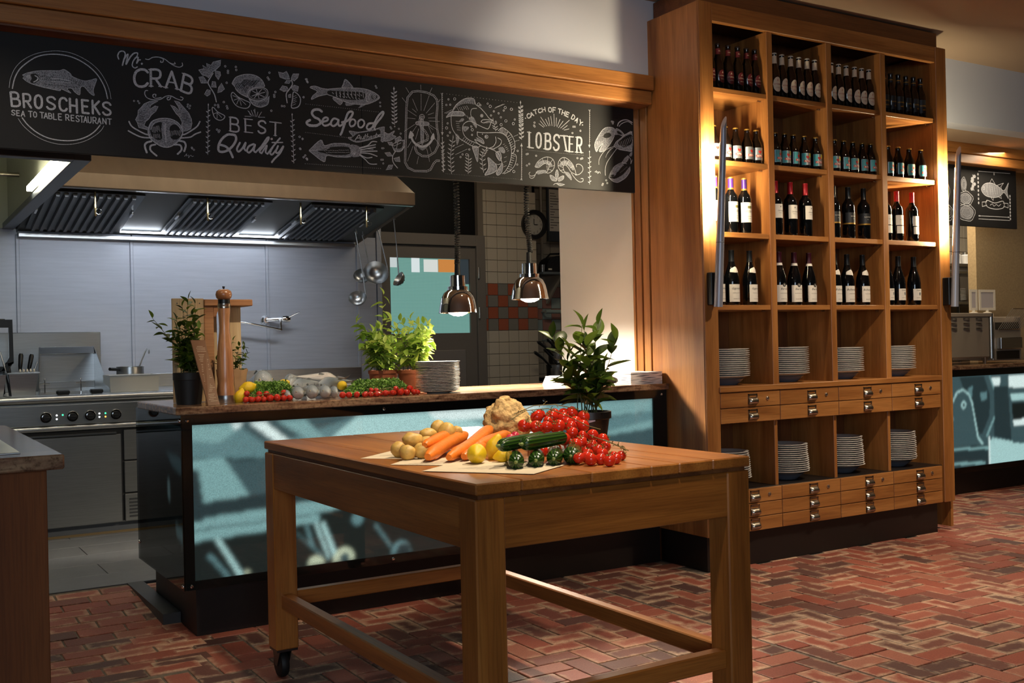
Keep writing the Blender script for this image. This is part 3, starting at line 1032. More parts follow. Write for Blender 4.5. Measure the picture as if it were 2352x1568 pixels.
rr([(7.345, .42), (7.36, .42), (7.36, .21), (7.345, .21)], 6)
rr([(7.426, .80), (7.60, .80), (7.633, .374), (7.413, .42)], 1)
rr([(7.388, .411), (7.65, .363), (7.649, .342), (7.387, .396)], 5)
rr([(7.388, .874), (7.505, .87), (7.495, .808), (7.427, .806)], 6)
rr([(7.608, .88), (8.2, .89), (8.2, .775), (7.613, .788)], 6)
rr([(7.629, .74), (8.2, .717), (8.2, .659), (7.644, .687)], 5)
rr([(7.643, .666), (8.2, .648), (8.2, .553), (7.656, .53)], 0)
rr([(7.656, .53), (8.2, .55), (8.2, .48), (7.671, .482)], 6)
rr([(7.85, .45), (8.9, .40), (8.9, .22), (7.85, .21)], 3)
photo_print(rc, BACK, 6.0, 8.6, .21, .895, RB, .009, 2)
obj('glass', MB().cbox(6.0, 11.0, 4.988, 4.993, .17, .944, .001), M['pane'], rc)

# ---------------- range (cooker block)
SY = 7.10
st = root('kitchen_range', (1.6, 7.6, KF), 'long stainless kitchen range with round knobs under the hood', 'range')
SX0, SX1 = -.9, 3.45
obj('body', MB().box(SX0, SX1, SY+.03, 8.05, .12, .905), M['steel_h'], st)
obj('plinth', MB().box(SX0, SX1, SY+.06, 8.0, KF, .12), plain('range_plinth', '#4b4f55', .5), st)
obj('plinth_strip', MB().box(SX0, SX1, SY+.055, SY+.06, KF, KF+.015), plain('brass_strip', '#6d5a38', .5), st)
obj('cooktop', MB().cbox(SX0, SX1, SY+.04, 8.05, .905, .955, .004), M['steel'], st)
obj('front_roll', MB().tube([(SX0, SY+.03, .928), (SX1, SY+.03, .928)], .027, 14), M['steel'], st, smooth=40)
cp = obj('control_panel', MB().cbox(SX0, SX1, SY, SY+.04, .765, .895, .004), M['steel_h'], st)
obj('panel_lip', MB().tube([(SX0, SY+.01, .745), (SX1, SY+.01, .745)], .02, 10), M['steel'], st, smooth=40)
kb = [(.93, .818), (1.085, .818), (1.19, .818), (1.345, .817), (.62, .82), (1.60, .817), (1.7, .817)]
for kx, kz in kb:
    k_ = obj('knob_ring', MB().lathe([(.022, 0), (.032, 0), (.034, .004), (.032, .008), (.022, .008)], 24, (kx, SY, kz), Matrix.Rotation(math.pi/2, 3, 'X')), M['chrome'], cp, smooth=40)
    kn = MB().lathe([(0, .03), (.018, .03), (.022, .026), (.023, 0)], 20, (kx, SY, kz), Matrix.Rotation(math.pi/2, 3, 'X'))
    kn.cbox(kx-.022, kx+.022, SY-.036, SY-.026, kz-.005, kz+.005, .002)
    o = obj('knob', kn, M['blackplastic'], st, smooth=40)
for lx, lz, c_, e_ in ((.993, .829, '#ffffff', 9), (.993, .806, '#eef6ff', 9), (1.028, .830, '#28e070', 7), (1.245, .828, '#ffffff', 7), (1.245, .806, '#eef6ff', 8), (1.282, .828, '#28e070', 7), (1.282, .806, '#ffa040', 5)):
    obj('indicator_light', MB().lathe([(0, .003), (.004, .002), (.005, 0)], 12, (lx, SY, lz), Matrix.Rotation(math.pi/2, 3, 'X')), emis('indicator', c_, e_), st)
dk = plain('dark_gap', '#0d0d0e', .7)
obj('shadow_gap', MB().box(SX0, SX1, SY+.02, SY+.031, .13, .725), dk, st)
ovd = M['steel_h']
for a, b, z0, z1 in ((.30, 1.380, .125, .690), (1.388, 1.62, .52, .715), (1.388, 1.62, .31, .51), (1.388, 1.62, .125, .30), (1.63, 2.6, .125, .69), (-.85, .29, .125, .69)):
    d_ = obj('door', MB().cbox(a+.004, b-.004, SY+.004, SY+.022, z0, z1, .003), ovd, st)
    if b-a > .5:
        obj('door_grip', MB().cbox(a+.03, b-.03, SY+.0, SY+.02, z1+.002, z1+.016, .003), M['steel_dark'], d_)
    elif z1 < .31:
        ms = MB()
        for i in range(6):
            ms.box(a+.03, b-.03, SY+.001, SY+.0035, z0+.025+i*.022, z0+.037+i*.022)
        obj('vent_grille', ms, M['steel_dark'], d_)
obj('upstand', MB().cbox(1.45, 3.45, 8.02, 8.05, .955, 1.052, .003), M['steel'], st)
obj('splash_plate', MB().cbox(-.3, 1.42, 7.99, 8.01, .955, 1.365, .004), M['steel'], st)

# ---------------- extractor hoods
hd = root('extractor_hood', (2.2, 7.5, 2.05), 'wide stainless extractor hood with baffle filters over the range', 'hood')
HX0, HX1 = .895, 3.43
obj('front_lip', MB().cbox(HX0, HX1, 6.93, 6.945, 2.245, 2.335, .002), M['hood_skin'], hd)
cn = MB()
n0 = [(HX0, 6.94, 2.335), (HX1, 6.94, 2.335), (HX1-.16, 7.22, 2.62), (HX0, 7.22, 2.62)]
cn.face(n0)
cn.face([(HX1, 6.94, 2.335), (HX1, 8.05, 2.335), (HX1-.16, 8.05, 2.62), (HX1-.16, 7.22, 2.62)])
cn.face([(HX1, 6.94, 2.245), (HX1, 8.05, 2.05), (HX1, 8.05, 2.335), (HX1, 6.94, 2.335)])
cn.face([(HX0, 7.22, 2.62), (HX1-.16, 7.22, 2.62), (HX1-.16, 8.05, 2.62), (HX0, 8.05, 2.62)])
obj('canopy', cn, M['hood_skin'], hd)
obj('gutter', MB().cbox(HX0, HX1, 6.945, 6.985, 2.238, 2.25, .002), M['steel'], hd)
obj('back_rail', MB().cbox(HX0, HX1-.03, 7.985, 8.05, 2.030, 2.058, .003), M['steel'], hd)


def uz(y):           # underside plane of the hood
    return 2.245+(y-6.95)/(8.03-6.95)*(2.055-2.245)


us = MB().face([(HX0, 6.95, uz(6.95)+.02), (HX1-.005, 6.95, uz(6.95)+.02), (HX1-.005, 8.03, uz(8.03)+.02), (HX0, 8.03, uz(8.03)+.02)])
obj('underside', us, M['hood_under'], hd)
tilt = math.atan2(2.055-2.245, 8.03-6.95)
for fx0, fx1 in ((.93, 1.55), (1.83, 2.40), (2.68, 3.24)):
    ff = obj('filter', MB().cbox(fx0, fx1, 0, .86, -.012, 0, .002), M['steel_dark'], hd)
    ff.location = Vector((0, 7.06, uz(7.06)+.012))-hd.location
    ff.rotation_euler = (tilt, 0, 0)
    nb = 11
    bm_ = None
    for i in range(nb):
        xa = fx0+.03+(fx1-fx0-.06)*i/nb
        w_ = (fx1-fx0-.06)/nb*.56
        o = obj('baffle', MB().prism([(xa, -.012), (xa+w_*.15, -.034), (xa+w_*.85, -.034), (xa+w_, -.012)], 'y', .03, .83), M['baffle'], ff, loc=(0, 0, 0))
    for x_ in (fx0+.012, fx1-.012):
        obj('latch', MB().cbox(x_-.008, x_+.008, .35, .44, -.03, -.012, .003), M['chrome'], ff, loc=(0, 0, 0))
for gx in (1.24, 1.95, 2.60, 3.10):
    nz = obj('nozzle', MB().lathe([(0, -.155), (.004, -.155), (.007, -.15), (.007, -.11), (.009, -.108), (.009, -.085), (.0065, -.08), (.0065, 0)], 10, (gx, 7.06, uz(7.06)+.01)), plain('brass_nozzle', '#8f815f', .35, 1), hd, smooth=40)
    obj('pull_ring', MB().tube([(gx+.018+.018*math.cos(a*.524), 7.055, uz(7.06)-.115+.018*math.sin(a*.524)) for a in range(13)], .0016, 5), M['chrome'], nz)
# lamp inside the hood, hidden from the room by the back rail
tl = obj('hood_lamp', MB().cbox(1.55, 2.75, 7.86, 7.90, 2.072, 2.082, .002), emis('hood_tube', '#eef5ff', 13), label='fluorescent tube lamp tucked under the wide hood beside its rear rail', cat='lamp')

lh = root('side_hood', (0, 6.5, 2.08), 'left-hand box hood with glowing interior, grey rim and pipes', 'hood')
rimm = plain('grey_rim', '#5b5f68', .4, .6)
obj('rim', MB().cbox(.80, .875, 5.05, 8.05, 2.085, 2.125, .003), rimm, lh)
obj('front_rim', MB().cbox(-1.2, .80, 5.05, 5.12, 2.085, 2.125, .003), rimm, lh)
inn = plain('hood_inside', '#b9baa8', .45, .25)
obj('side_skirt', MB().prism([(5.12, 2.125), (8.05, 2.125), (8.05, 2.75), (5.12, 2.75)], 'x', .835, .85), inn, lh)
obj('front_skirt', MB().box(-1.2, .835, 5.06, 5.075, 2.125, 2.75), inn, lh)
obj('inner_back', MB().box(-1.2, .835, 8.02, 8.04, 2.09, 2.75), inn, lh)
obj('inner_top', MB().box(-1.2, .835, 5.07, 8.04, 2.73, 2.75), inn, lh)
obj('lamp_strip', MB().cbox(.77, .80, 5.3, 6.45, 2.13, 2.16, .003), emis('strip_lamp', '#fbf6d8', 42), lh)
for zz, yy in ((2.42, 6.2), (2.35, 7.3)):
    pp = MB().tube([(-1.1, yy, zz), (.83, yy, zz)], .014, 10)
    pp.lathe([(.014, -.03), (.026, -.03), (.026, .03), (.014, .03)], 12, (.58, yy, zz), Matrix.Rotation(math.pi/2, 3, 'Y'))
    pp.lathe([(.014, -.04), (.03, -.04), (.03, .04), (.014, .04)], 12, (.30, yy, zz), Matrix.Rotation(math.pi/2, 3, 'Y'))
    pp.lathe([(0, -.10), (.014, -.10), (.02, -.06), (.02, 0), (.014, .02), (0, .02)], 12, (.30, yy, zz))
    obj('pipe', pp, M['nickel'], lh, smooth=40)

# ================================================================ CABINET CONTENTS
ORD = ['first', 'second', 'third', 'fourth', 'fifth', 'sixth', 'seventh', 'eighth', 'ninth', 'tenth', 'eleventh', 'twelfth', 'thirteenth', 'fourteenth', 'fifteenth', 'sixteenth', 'seventeenth', 'eighteenth', 'nineteenth', 'twentieth', 'twenty-first', 'twenty-second']
BAY = ['leftmost bay', 'second bay', 'third bay', 'rightmost bay']


def text_mb(s, size, shear=0, res=1, bold=0):
    cu = bpy.data.curves.new('t', 'FONT')
    cu.body = s
    cu.size = size
    cu.align_x = 'CENTER'
    cu.align_y = 'CENTER'
    cu.resolution_u = res
    cu.shear = shear
    cu.offset = bold
    o = bpy.data.objects.new('t', cu)
    COL.objects.link(o)
    dg = bpy.context.evaluated_depsgraph_get()
    me = o.evaluated_get(dg).to_mesh()
    mb = MB()
    mb.v = [tuple(v.co) for v in me.vertices]
    mb.f = [tuple(p.vertices) for p in me.polygons]
    mb.noflip = True
    o.evaluated_get(dg).to_mesh_clear()
    bpy.data.objects.remove(o)
    bpy.data.curves.remove(cu)
    return mb


def wrap(mb, R, z):
    """flat artwork (x, y) bent round a bottle of radius R with its front towards -Y"""
    for i, (x, y, _) in enumerate(mb.v):
        a = x/R
        mb.v[i] = (R*math.sin(a), -R*math.cos(a), z+y)
    return mb


def label_patch(R, w, z0, z1, shape=None, n=12):
    mb = MB()
    if shape == 'oval':
        c = (z0+z1)/2
        hh = (z1-z0)/2
        for i in range(n+1):
            t = -1+2*i/n
            h_ = hh*math.sqrt(max(0, 1-t*t))
            mb.v += [(w/2*t, -h_, 0), (w/2*t, h_, 0)]
        mb.f = [(2*i, 2*i+2, 2*i+3, 2*i+1) for i in range(n)]
        return wrap(mb, R, c)
    return MB().grid(n+1, 2, lambda i, j: (R*math.sin((i/n-.5)*w/R), -R*math.cos((i/n-.5)*w/R), (z0, z1)[j]))


beer_glass = plain('brown_bottle_glass', '#120a06', .07, spec=.6)
wine_glass = plain('dark_wine_glass', '#07080a', .06, spec=.6)
lab_white = plain('label_paper_white', '#d9d2c6', .6)
lab_ivory = plain('label_paper_ivory', '#dcc9ad', .6)
lab_red = plain('label_dark_red', '#5c1c1e', .5)
lab_black = plain('label_black', '#14161a', .5)
ink = plain('label_ink', '#3a3632', .7)
ink_red = plain('label_ink_red', '#a8251f', .6)
ink_gold = plain('label_gold', '#a87f35', .4, .6)
ink_silver = plain('label_silver', '#a8adb2', .35, .7)
ink_teal = plain('label_teal', '#3d8f98', .5)
ink_yellow = plain('label_yellow', '#c8bb4a', .5)
cap_white = plain('cap_cream', '#cfc4b2', .4)
cap_dark = plain('cap_dark', '#241a18', .4)
foil_purple = plain('foil_purple', '#4a2a78', .35, .3)
foil_red = plain('foil_red', '#a01c26', .35, .3)
foil_wine = plain('foil_burgundy', '#3c1522', .35, .3)
foil_black = plain('foil_black', '#15171a', .35, .3)

LONG = [(0, 0), (.027, 0), (.0302, .004), (.0302, .125), (.0285, .145), (.019, .175), (.0145, .195), (.0133, .236), (.0140, .238), (.0140, .245), (.012, .246)]
STUB = [(0, 0), (.029, 0), (.0325, .005), (.0325, .098), (.0305, .112), (.019, .140), (.0150, .155), (.0136, .178), (.0145, .18), (.0145, .186), (.012, .187)]
BORD = [(0, 0), (.034, 0), (.0375, .005), (.0375, .185), (.0345, .205), (.022, .222), (.0155, .236), (.0145, .25), (.0142, .296), (.0150, .297), (.0150, .302), (0, .302)]
BURG = [(0, 0), (.037, 0), (.0405, .005), (.0405, .135), (.0365, .165), (.026, .200), (.0175, .228), (.0150, .245), (.0143, .29), (.0150, .291), (.0150, .297), (0, .297)]


def sleeve(prof, z0, z1, grow=.0004):
    def rr_(z):
        for (r0, a), (r1, b) in zip(prof, prof[1:]):
            if a <= z <= b and b > a:
                return r0+(r1-r0)*(z-a)/(b-a)
        return prof[-1][0]
    zs = [z0]+[b for _, b in prof if z0 < b < z1]+[z1]
    return MB().lathe([(rr_(z)+grow, z) for z in zs], 24)


def bottle(name, prof, glass, parts):
    r_ = root(name, (0, 0, -5), 'x', 'bottle')
    obj('glass_body', MB().lathe(prof, 24), glass, r_, smooth=50, loc=(0, 0, 0))
    for pn, mb, mt, *sub in parts:
        p_ = obj(pn, mb, mt, r_, smooth=50, loc=(0, 0, 0))
        for sn, smb, smt in (sub[0] if sub else []):
            obj(sn, smb, smt, p_, loc=(0, 0, 0))
    return freeze(r_)


def crown(z, mt):
    return ('crown_cap', MB().lathe([(.0150, z-.004), (.0155, z), (.0148, z+.003), (.012, z+.005), (0, z+.0055)], 18), mt)


R1 = .0302+.0004
prot = {}
prot['red'] = bottle('beer_bottle', LONG, beer_glass, [
    ('front_label', label_patch(R1, .052, .035, .105, 'oval'), lab_red, [('lettering', wrap(text_mb('RATSHERRN', .0078), R1+.0005, .072), lab_ivory), ('emblem', wrap(text_mb('A', .016), R1+.0005, .09), lab_ivory), ('fine_print', wrap(text_mb('PALE ALE', .006), R1+.0005, .055), lab_ivory)]),
    ('neck_label', sleeve(LONG, .190, .222), lab_red, [('lettering', wrap(text_mb('PALE', .008), .0146, .208), lab_ivory)]), crown(.246, cap_dark)])
prot['cream'] = bottle('beer_bottle', LONG, beer_glass, [
    ('front_label', label_patch(R1, .056, .030, .112, 'oval'), lab_ivory, [('lettering', wrap(text_mb('RATSHERRN', .0082, bold=.0001), R1+.0005, .072), ink_red), ('emblem', wrap(text_mb('A', .016), R1+.0005, .094), ink_red), ('fine_print', wrap(text_mb('PILSENER', .006), R1+.0005, .052), ink_red)]),
    ('neck_label', sleeve(LONG, .190, .234), lab_ivory), crown(.246, cap_white)])
prot['dark'] = bottle('beer_bottle', LONG, beer_glass, [
    ('front_label', label_patch(R1, .060, .03, .112), lab_black, [('lettering', wrap(text_mb('SCHWARZ', .0115, bold=.0003), R1+.0005, .075), ink_gold), ('fine_print', wrap(text_mb('BIER', .0115, bold=.0003), R1+.0005, .05), ink_gold)]),
    ('neck_label', sleeve(LONG, .195, .225), lab_black, [('band', sleeve(LONG, .208, .213, .0008), ink_gold)]), crown(.246, cap_dark)])
R2 = .0325+.0004


def heart(s):
    mb = MB()
    pts = []
    for i in range(20):
        t = 2*math.pi*i/20
        pts.append((s*.0625*16*math.sin(t)**3, s*.0625*(13*math.cos(t)-5*math.cos(2*t)-2*math.cos(3*t)-math.cos(4*t))))
    mb.v = [(0, 0, 0)]+[(x, y, 0) for x, y in pts]
    mb.f = [(0, 1+i, 1+(i+1) % 20) for i in range(20)]
    mb.noflip = True
    return mb


def rect(w, h, x=0, y=0):
    mb = MB()
    n = 6
    for i in range(n+1):
        mb.v += [(x-w/2+w*i/n, y-h/2, 0), (x-w/2+w*i/n, y+h/2, 0)]
    mb.f = [(2*i, 2*i+2, 2*i+3, 2*i+1) for i in range(n)]
    return mb


prot['silver'] = bottle('beer_bottle', STUB, beer_glass, [
    ('front_label', label_patch(R2, .074, .022, .090), ink_silver, [('heart', wrap(heart(.011), R2+.0005, .066), ink_red), ('banner', wrap(rect(.046, .013), R2+.0006, .044), ink_red), ('lettering', wrap(text_mb('ASTRA', .013, bold=.0003), R2+.0011, .044), lab_white)]),
    crown(.187, ink_gold)])
prot['teal'] = bottle('beer_bottle', STUB, beer_glass, [
    ('front_label', label_patch(R2, .074, .022, .090), ink_silver, [('corner_print', wrap(rect(.026, .066, -.022), R2+.0005, .056), ink_teal), ('bright_print', wrap(rect(.020, .022, .02), R2+.0005, .077), ink_yellow), ('heart', wrap(heart(.011), R2+.0007, .066), ink_red), ('banner', wrap(rect(.046, .013), R2+.0008, .044), ink_red), ('lettering', wrap(text_mb('ASTRA', .013, bold=.0003), R2+.0013, .044), lab_white)]),
    crown(.187, ink_gold)])
R3 = .0375+.0004
prot['purple'] = bottle('wine_bottle', BORD, wine_glass, [
    ('front_label', label_patch(R3, .085, .06, .168), lab_white, [('vignette', wrap(rect(.030, .014, .01), R3+.0005, .142), plain('olive_print', '#6d6a3c', .7)), ('lettering', wrap(text_mb('FETZER', .015), R3+.0005, .118), ink), ('rule', wrap(rect(.03, .0014, .008), R3+.0005, .092), ink), ('rule', wrap(rect(.022, .0014, .008), R3+.0005, .08), ink)]),
    ('foil', sleeve(BORD, .243, .302, .0006), foil_purple, [('gold_band', sleeve(BORD, .236, .245, .0009), ink_gold), ('gold_band', sleeve(BORD, .295, .302, .0009), ink_gold)])])
prot['redcap'] = bottle('wine_bottle', BORD, wine_glass, [
    ('front_label', label_patch(R3, .075, .095, .172), lab_white, [('lettering', wrap(text_mb('Caronnes', .011, .25), R3+.0005, .135), ink), ('rule', wrap(rect(.03, .001), R3+.0005, .122), ink), ('crest', wrap(rect(.005, .007, .0), R3+.0005, .157), ink)]),
    ('foil', sleeve(BORD, .235, .302, .0006), foil_red)])
prot['blacklab'] = bottle('wine_bottle', BORD, wine_glass, [
    ('front_label', label_patch(R3, .105, .092, .152), lab_black, [('lettering', wrap(text_mb('BLACK PRINT', .007), R3+.0005, .13), lab_white), ('fine_print', wrap(text_mb('Rot', .006), R3+.0005, .115), lab_white)]),
    ('gold_band', sleeve(BORD, .084, .092, .0006), ink_gold), ('foil', sleeve(BORD, .235, .302, .0006), foil_black)])
prot['twolab'] = bottle('wine_bottle', BORD, wine_glass, [
    ('front_label', label_patch(R3, .075, .095, .155), lab_white, [('lettering', wrap(text_mb('BOSCOS', .007), R3+.0005, .128), ink)]),
    ('lower_label', label_patch(R3, .066, .045, .090), lab_white), ('foil', sleeve(BORD, .240, .302, .0006), plain('foil_bright_red', '#c0272a', .35, .3))])
R4 = .0405+.0004
neckw = MB().grid(13, 3, lambda i, j: ((lambda a, z, r: (r*math.sin(a), -r*math.cos(a), z))((i/12-.5)*2.0, .178+.018*(j/2)+.012*(1-abs(i/12-.5)*2)*(1 if j else -.3), [.0335, .0305, .0265][j])))


def burg(lettering, neck, foil, seal=None):
    ps = [('front_label', label_patch(R4, .085, .018, .112), lab_white, [('lettering', wrap(text_mb(lettering, .017, .3), R4+.0005, .09), ink), ('rule', wrap(rect(.05, .001), R4+.0005, .066), ink), ('fine_print', wrap(text_mb('MIS EN BOUTEILLE', .005), R4+.0005, .034), ink)]), ('foil', sleeve(BURG, .235, .297, .0006), foil)]
    if neck:
        ps.append(('shoulder_label', neckw, lab_white))
    if seal:
        sl = MB().lathe([(0, .0006), (.011, .0006), (.011, 0)], 16, (0, 0, 0))
        sl.v = [(x, y, 0) for x, y, z in sl.v]
        ps.append(('seal', wrap(sl, R4+.0008, .112), ink, [('monogram', wrap(text_mb('B', .012), R4+.0014, .112), lab_white)]))
        ps.append(('neck_band', sleeve(BURG, .222, .236, .0008), lab_white))
    return bottle('wine_bottle', BURG, wine_glass, ps)


prot['gig'] = burg('Gigondas', True, foil_black)
prot['seal'] = burg('Barolo', False, foil_wine, True)
prot['bell'] = burg('Belleruche', True, foil_black)
prot['plainlab'] = bottle('wine_bottle', BURG, wine_glass, [('front_label', label_patch(R4, .066, .030, .100), lab_white, [('lettering', wrap(text_mb('CHIANTI', .008), R4+.0005, .09), ink), ('crest', wrap(rect(.012, .016, .01), R4+.0005, .07), ink_silver), ('rule', wrap(rect(.03, .001), R4+.0005, .045), ink)]), ('foil', sleeve(BURG, .235, .297, .0006), foil_black)])

K_ = 4.205/4.24
YB = 4.212
rows = [
    (2.549, [('red', [3.888, 3.941, 4.014, 4.084, 4.149, 4.23]), ('cream', [4.361, 4.422, 4.491, 4.56, 4.623, 4.698]), ('cream', [4.817, 4.88, 4.95, 5.022, 5.09, 5.171]), ('dark', [5.289, 5.348, 5.408, 5.486, 5.551, 5.634])]),
    (2.167, [('silver', [3.896, 3.977, 4.057, 4.144, 4.223]), ('teal', [4.354, 4.425, 4.497, 4.588, 4.681]), ('teal', [4.83, 4.911, 4.994, 5.077, 5.162]), ('teal', [5.3, 5.392, 5.498, 5.605])]),
    (1.785, [('purple', [3.894, 4.014, 4.113]), ('redcap', [4.348, 4.465, 4.583]), ('blacklab', [4.813, 4.943, 5.075]), ('twolab', [5.27, 5.37, 5.512])]),
    (1.397, [('gig', [3.902, 4.006, 4.138]), ('seal', [4.36, 4.48, 4.599]), ('bell', [4.807, 4.918, 5.05]), ('plainlab', [5.26, 5.371, 5.518])])]
DESC = {'red': 'beer bottle with dark red oval label', 'cream': 'beer bottle with cream oval label', 'dark': 'beer bottle with black and gold label', 'silver': 'stubby bottle with silver label, red heart', 'teal': 'stubby bottle with teal and silver label', 'purple': 'wine bottle with purple foil and white label', 'redcap': 'wine bottle with dark red foil and white label', 'blacklab': 'wine bottle with black label, gold band', 'twolab': 'wine bottle with bright red foil', 'gig': 'sloping wine bottle with script label', 'seal': 'wine bottle with burgundy foil and round seal', 'bell': 'sloping wine bottle with shoulder label', 'plainlab': 'dark wine bottle with small white label'}
SHN = ['top shelf', 'second shelf', 'third shelf', 'lowest bottle shelf']
for ri, (zb, bays) in enumerate(rows):
    for bi, (kind, xs) in enumerate(bays):
        rad_ = {'red': .031, 'cream': .031, 'dark': .031, 'silver': .0333, 'teal': .0333}.get(kind, .039 if ri == 2 else .042)
        xs = [x*K_ for x in xs]
        lo, hi = COLS[bi][0]+rad_+.002, COLS[bi][1]-rad_-(.002 if bi < 3 else .028)
        xs[-1] = min(xs[-1], hi)
        for k in range(len(xs)-2, -1, -1):
            xs[k] = min(xs[k], xs[k+1]-2*rad_-.0008)
        xs[0] = max(xs[0], lo)
        for k in range(1, len(xs)):
            xs[k] = max(xs[k], xs[k-1]+2*rad_+.0005)
        for k, x in enumerate(xs):
            dup(prot[kind], (x, YB+random.uniform(0, .006), zb+.0002), (0, 0, random.uniform(-.25, .25) if kind not in ('gig', 'bell') else random.uniform(-.1, .2)),
                '%s, %s in %s of %s' % (DESC[kind], ORD[k], BAY[bi], SHN[ri]), group='bottles on the %s' % SHN[ri])
for p_ in prot.values():
    for c in KIDS(p_):
        for g in KIDS(c):
            bpy.data.objects.remove(g)
        bpy.data.objects.remove(c)
    bpy.data.objects.remove(p_)

# ---------------- plates
china = plain('white_china', '#d8d6d2', .18)
PL = [(0, .003), (.058, .003), (.060, 0), (.066, 0), (.068, .003), (.085, .008), (.125, .0215), (.130, .0222), (.1315, .0238), (.130, .0252), (.125, .0248), (.095, .0125), (.07, .0078), (0, .0075)]
plate_me = MB().lathe(PL, 40).mesh('plate', china, 50)
small_me = MB().lathe([(r*.83, z*.58) for r, z in PL], 40).mesh('plate_small', china, 50)
bowl_me = MB().lathe([(0, .002), (.05, .002), (.052, 0), (.058, 0), (.062, .004), (.085, .022), (.10, .035), (.102, .0355), (.0985, .0365), (.082, .026), (.06, .008), (0, .006)], 40).mesh('plate_base', plain('blue_grey_china', '#6a6f7c', .25), 50)


def stack(cx, cy, z, n, where, group, pitch=.0112, lean=(0, 0), me=plate_me, shrink=0, base=True):
    for k in range(n):
        f = k/max(1, n-1)
        s_ = 1-shrink*f
        if k == 0 and base:
            o = obj('plate', bowl_me, None)
            o.location = (cx, cy, z)
            z += .016
            nm = 'blue-grey bowl at the bottom of the plate stack %s' % where
        else:
            o = obj('plate', me, None)
            o.location = (cx+lean[0]*f+random.uniform(-.002, .002), cy+lean[1]*f+random.uniform(-.002, .002), z+k*pitch)
            o.scale = (s_, s_, 1)
            nm = 'white plate %s, %s from the top of its stack' % (where, ORD[n-1-k])
        tag(o, nm, 'plate' if not (k == 0 and base) else 'bowl', group)


for i, x in enumerate((4.012, 4.472, 4.93, 5.40)):
    nb = BAY[i].replace('bay', 'upper niche')
    stack(x, 4.32, .9652, (15, 15, 14, 14)[i], 'in the %s' % nb, 'plates in the upper niches', shrink=.015)
for i, x in enumerate((4.010, 4.456, 4.92, 5.39)):
    nb = BAY[i].replace('bay', 'lower niche')
    stack(x, 4.32, .4132, (14, 15, 16, 16)[i], 'in the %s' % nb, 'plates in the lower niches', shrink=(.07, .05, .07, .02)[i], lean=(-.006, 0), pitch=.0116)

# ---------------- two wall lamps on the stiles
glow = emis('lamp_diffuser', '#ffeac0', 1300)


def sconce(x, yb, yt, lbl):
    r_ = root('wall_lamp', (x, 4.146, 1.39), lbl, 'lamp', 'slim wall lamps on the cabinet stiles')
    obj('mount_box', MB().cbox(x-.03, x+.022, yb+.004, 4.1455, 1.395, 1.565, .003), M['blackplastic'], r_)
    n = 12
    zs = [1.385+(2.325-1.385)*i/n for i in range(n+1)]
    mb = MB().tube([(x, yb+(yt-yb)*i/n-.010, zs[i]) for i in range(n+1)], [.0235-.0075*i/n for i in range(n+1)], 16)
    # slanted cut at the tip
    for i in range(len(mb.v)-16, len(mb.v)):
        vx, vy, vz = mb.v[i]
        mb.v[i] = (vx, vy, vz+(vx-x)*2.2)
    obj('tapered_tube', mb, M['alu'], r_, smooth=40)
    obj('collar', MB().lathe([(.0222, 0), (.0226, .0012), (.0222, .0024)], 16, (x, yb+(yt-yb)*.35-.010, 1.715)), M['steel_dark'], r_)
    db = MB()
    for i in range(7):
        t0 = .40+.50*i/6
        yy = yb+(yt-yb)*t0-.010+(.0235-.0075*t0)*.93
        db.v += [(x-.009, yy-.0005, 1.385+.94*t0), (x, yy+.0015, 1.385+.94*t0), (x+.009, yy-.0005, 1.385+.94*t0)]
    db.f = [(3*i+k, 3*i+k+1, 3*i+k+4, 3*i+k+3) for i in range(6) for k in (0, 1)]
    obj('diffuser', db, glow, r_)
    return r_


sconce(3.76, 4.105, 4.035, 'slim silver wall lamp on the left stile, nearer the serving counter')
sconce(5.68, 4.095, 4.045, 'slim silver wall lamp on the right stile, beside the passage')

# ================================================================ ON THE TABLE
from mathutils import noise as mnoise
TZ = .875


def blob(rx, ry, rz, seg=18, rings=12, amp=0, freq=3.0, seed=0, fn=None):
    mb = MB()
    prof = []
    for i in range(rings+1):
        t = math.pi*i/rings
        prof.append((math.sin(t), -math.cos(t)))
    mb.lathe([(r if 0 < k < rings else 0, z) for k, (r, z) in enumerate(prof)], seg)
    out = []
    for v in mb.v:
        p = Vector(v)
        d = 1+amp*(mnoise.noise(p*freq+Vector((seed*3.1, seed*1.7, 0))))
        p = Vector((p.x*rx*d, p.y*ry*d, p.z*rz*d))
        if fn:
            p = fn(p)
        out.append(tuple(p))
    mb.v = out
    return mb


def limb(p0, p1, rad, n=12, seg=14, bend=0):
    """solid of revolution along a slightly bent axis; rad(t) gives its radius"""
    p0, p1 = Vector(p0), Vector(p1)
    d = p1-p0
    side = d.cross(Vector((0, 0, 1))).normalized()
    pts = [p0+d*(i/n)+side*bend*math.sin(math.pi*i/n) for i in range(n+1)]
    return MB().tube(pts, [max(.0006, rad(i/n)) for i in range(n+1)], seg)


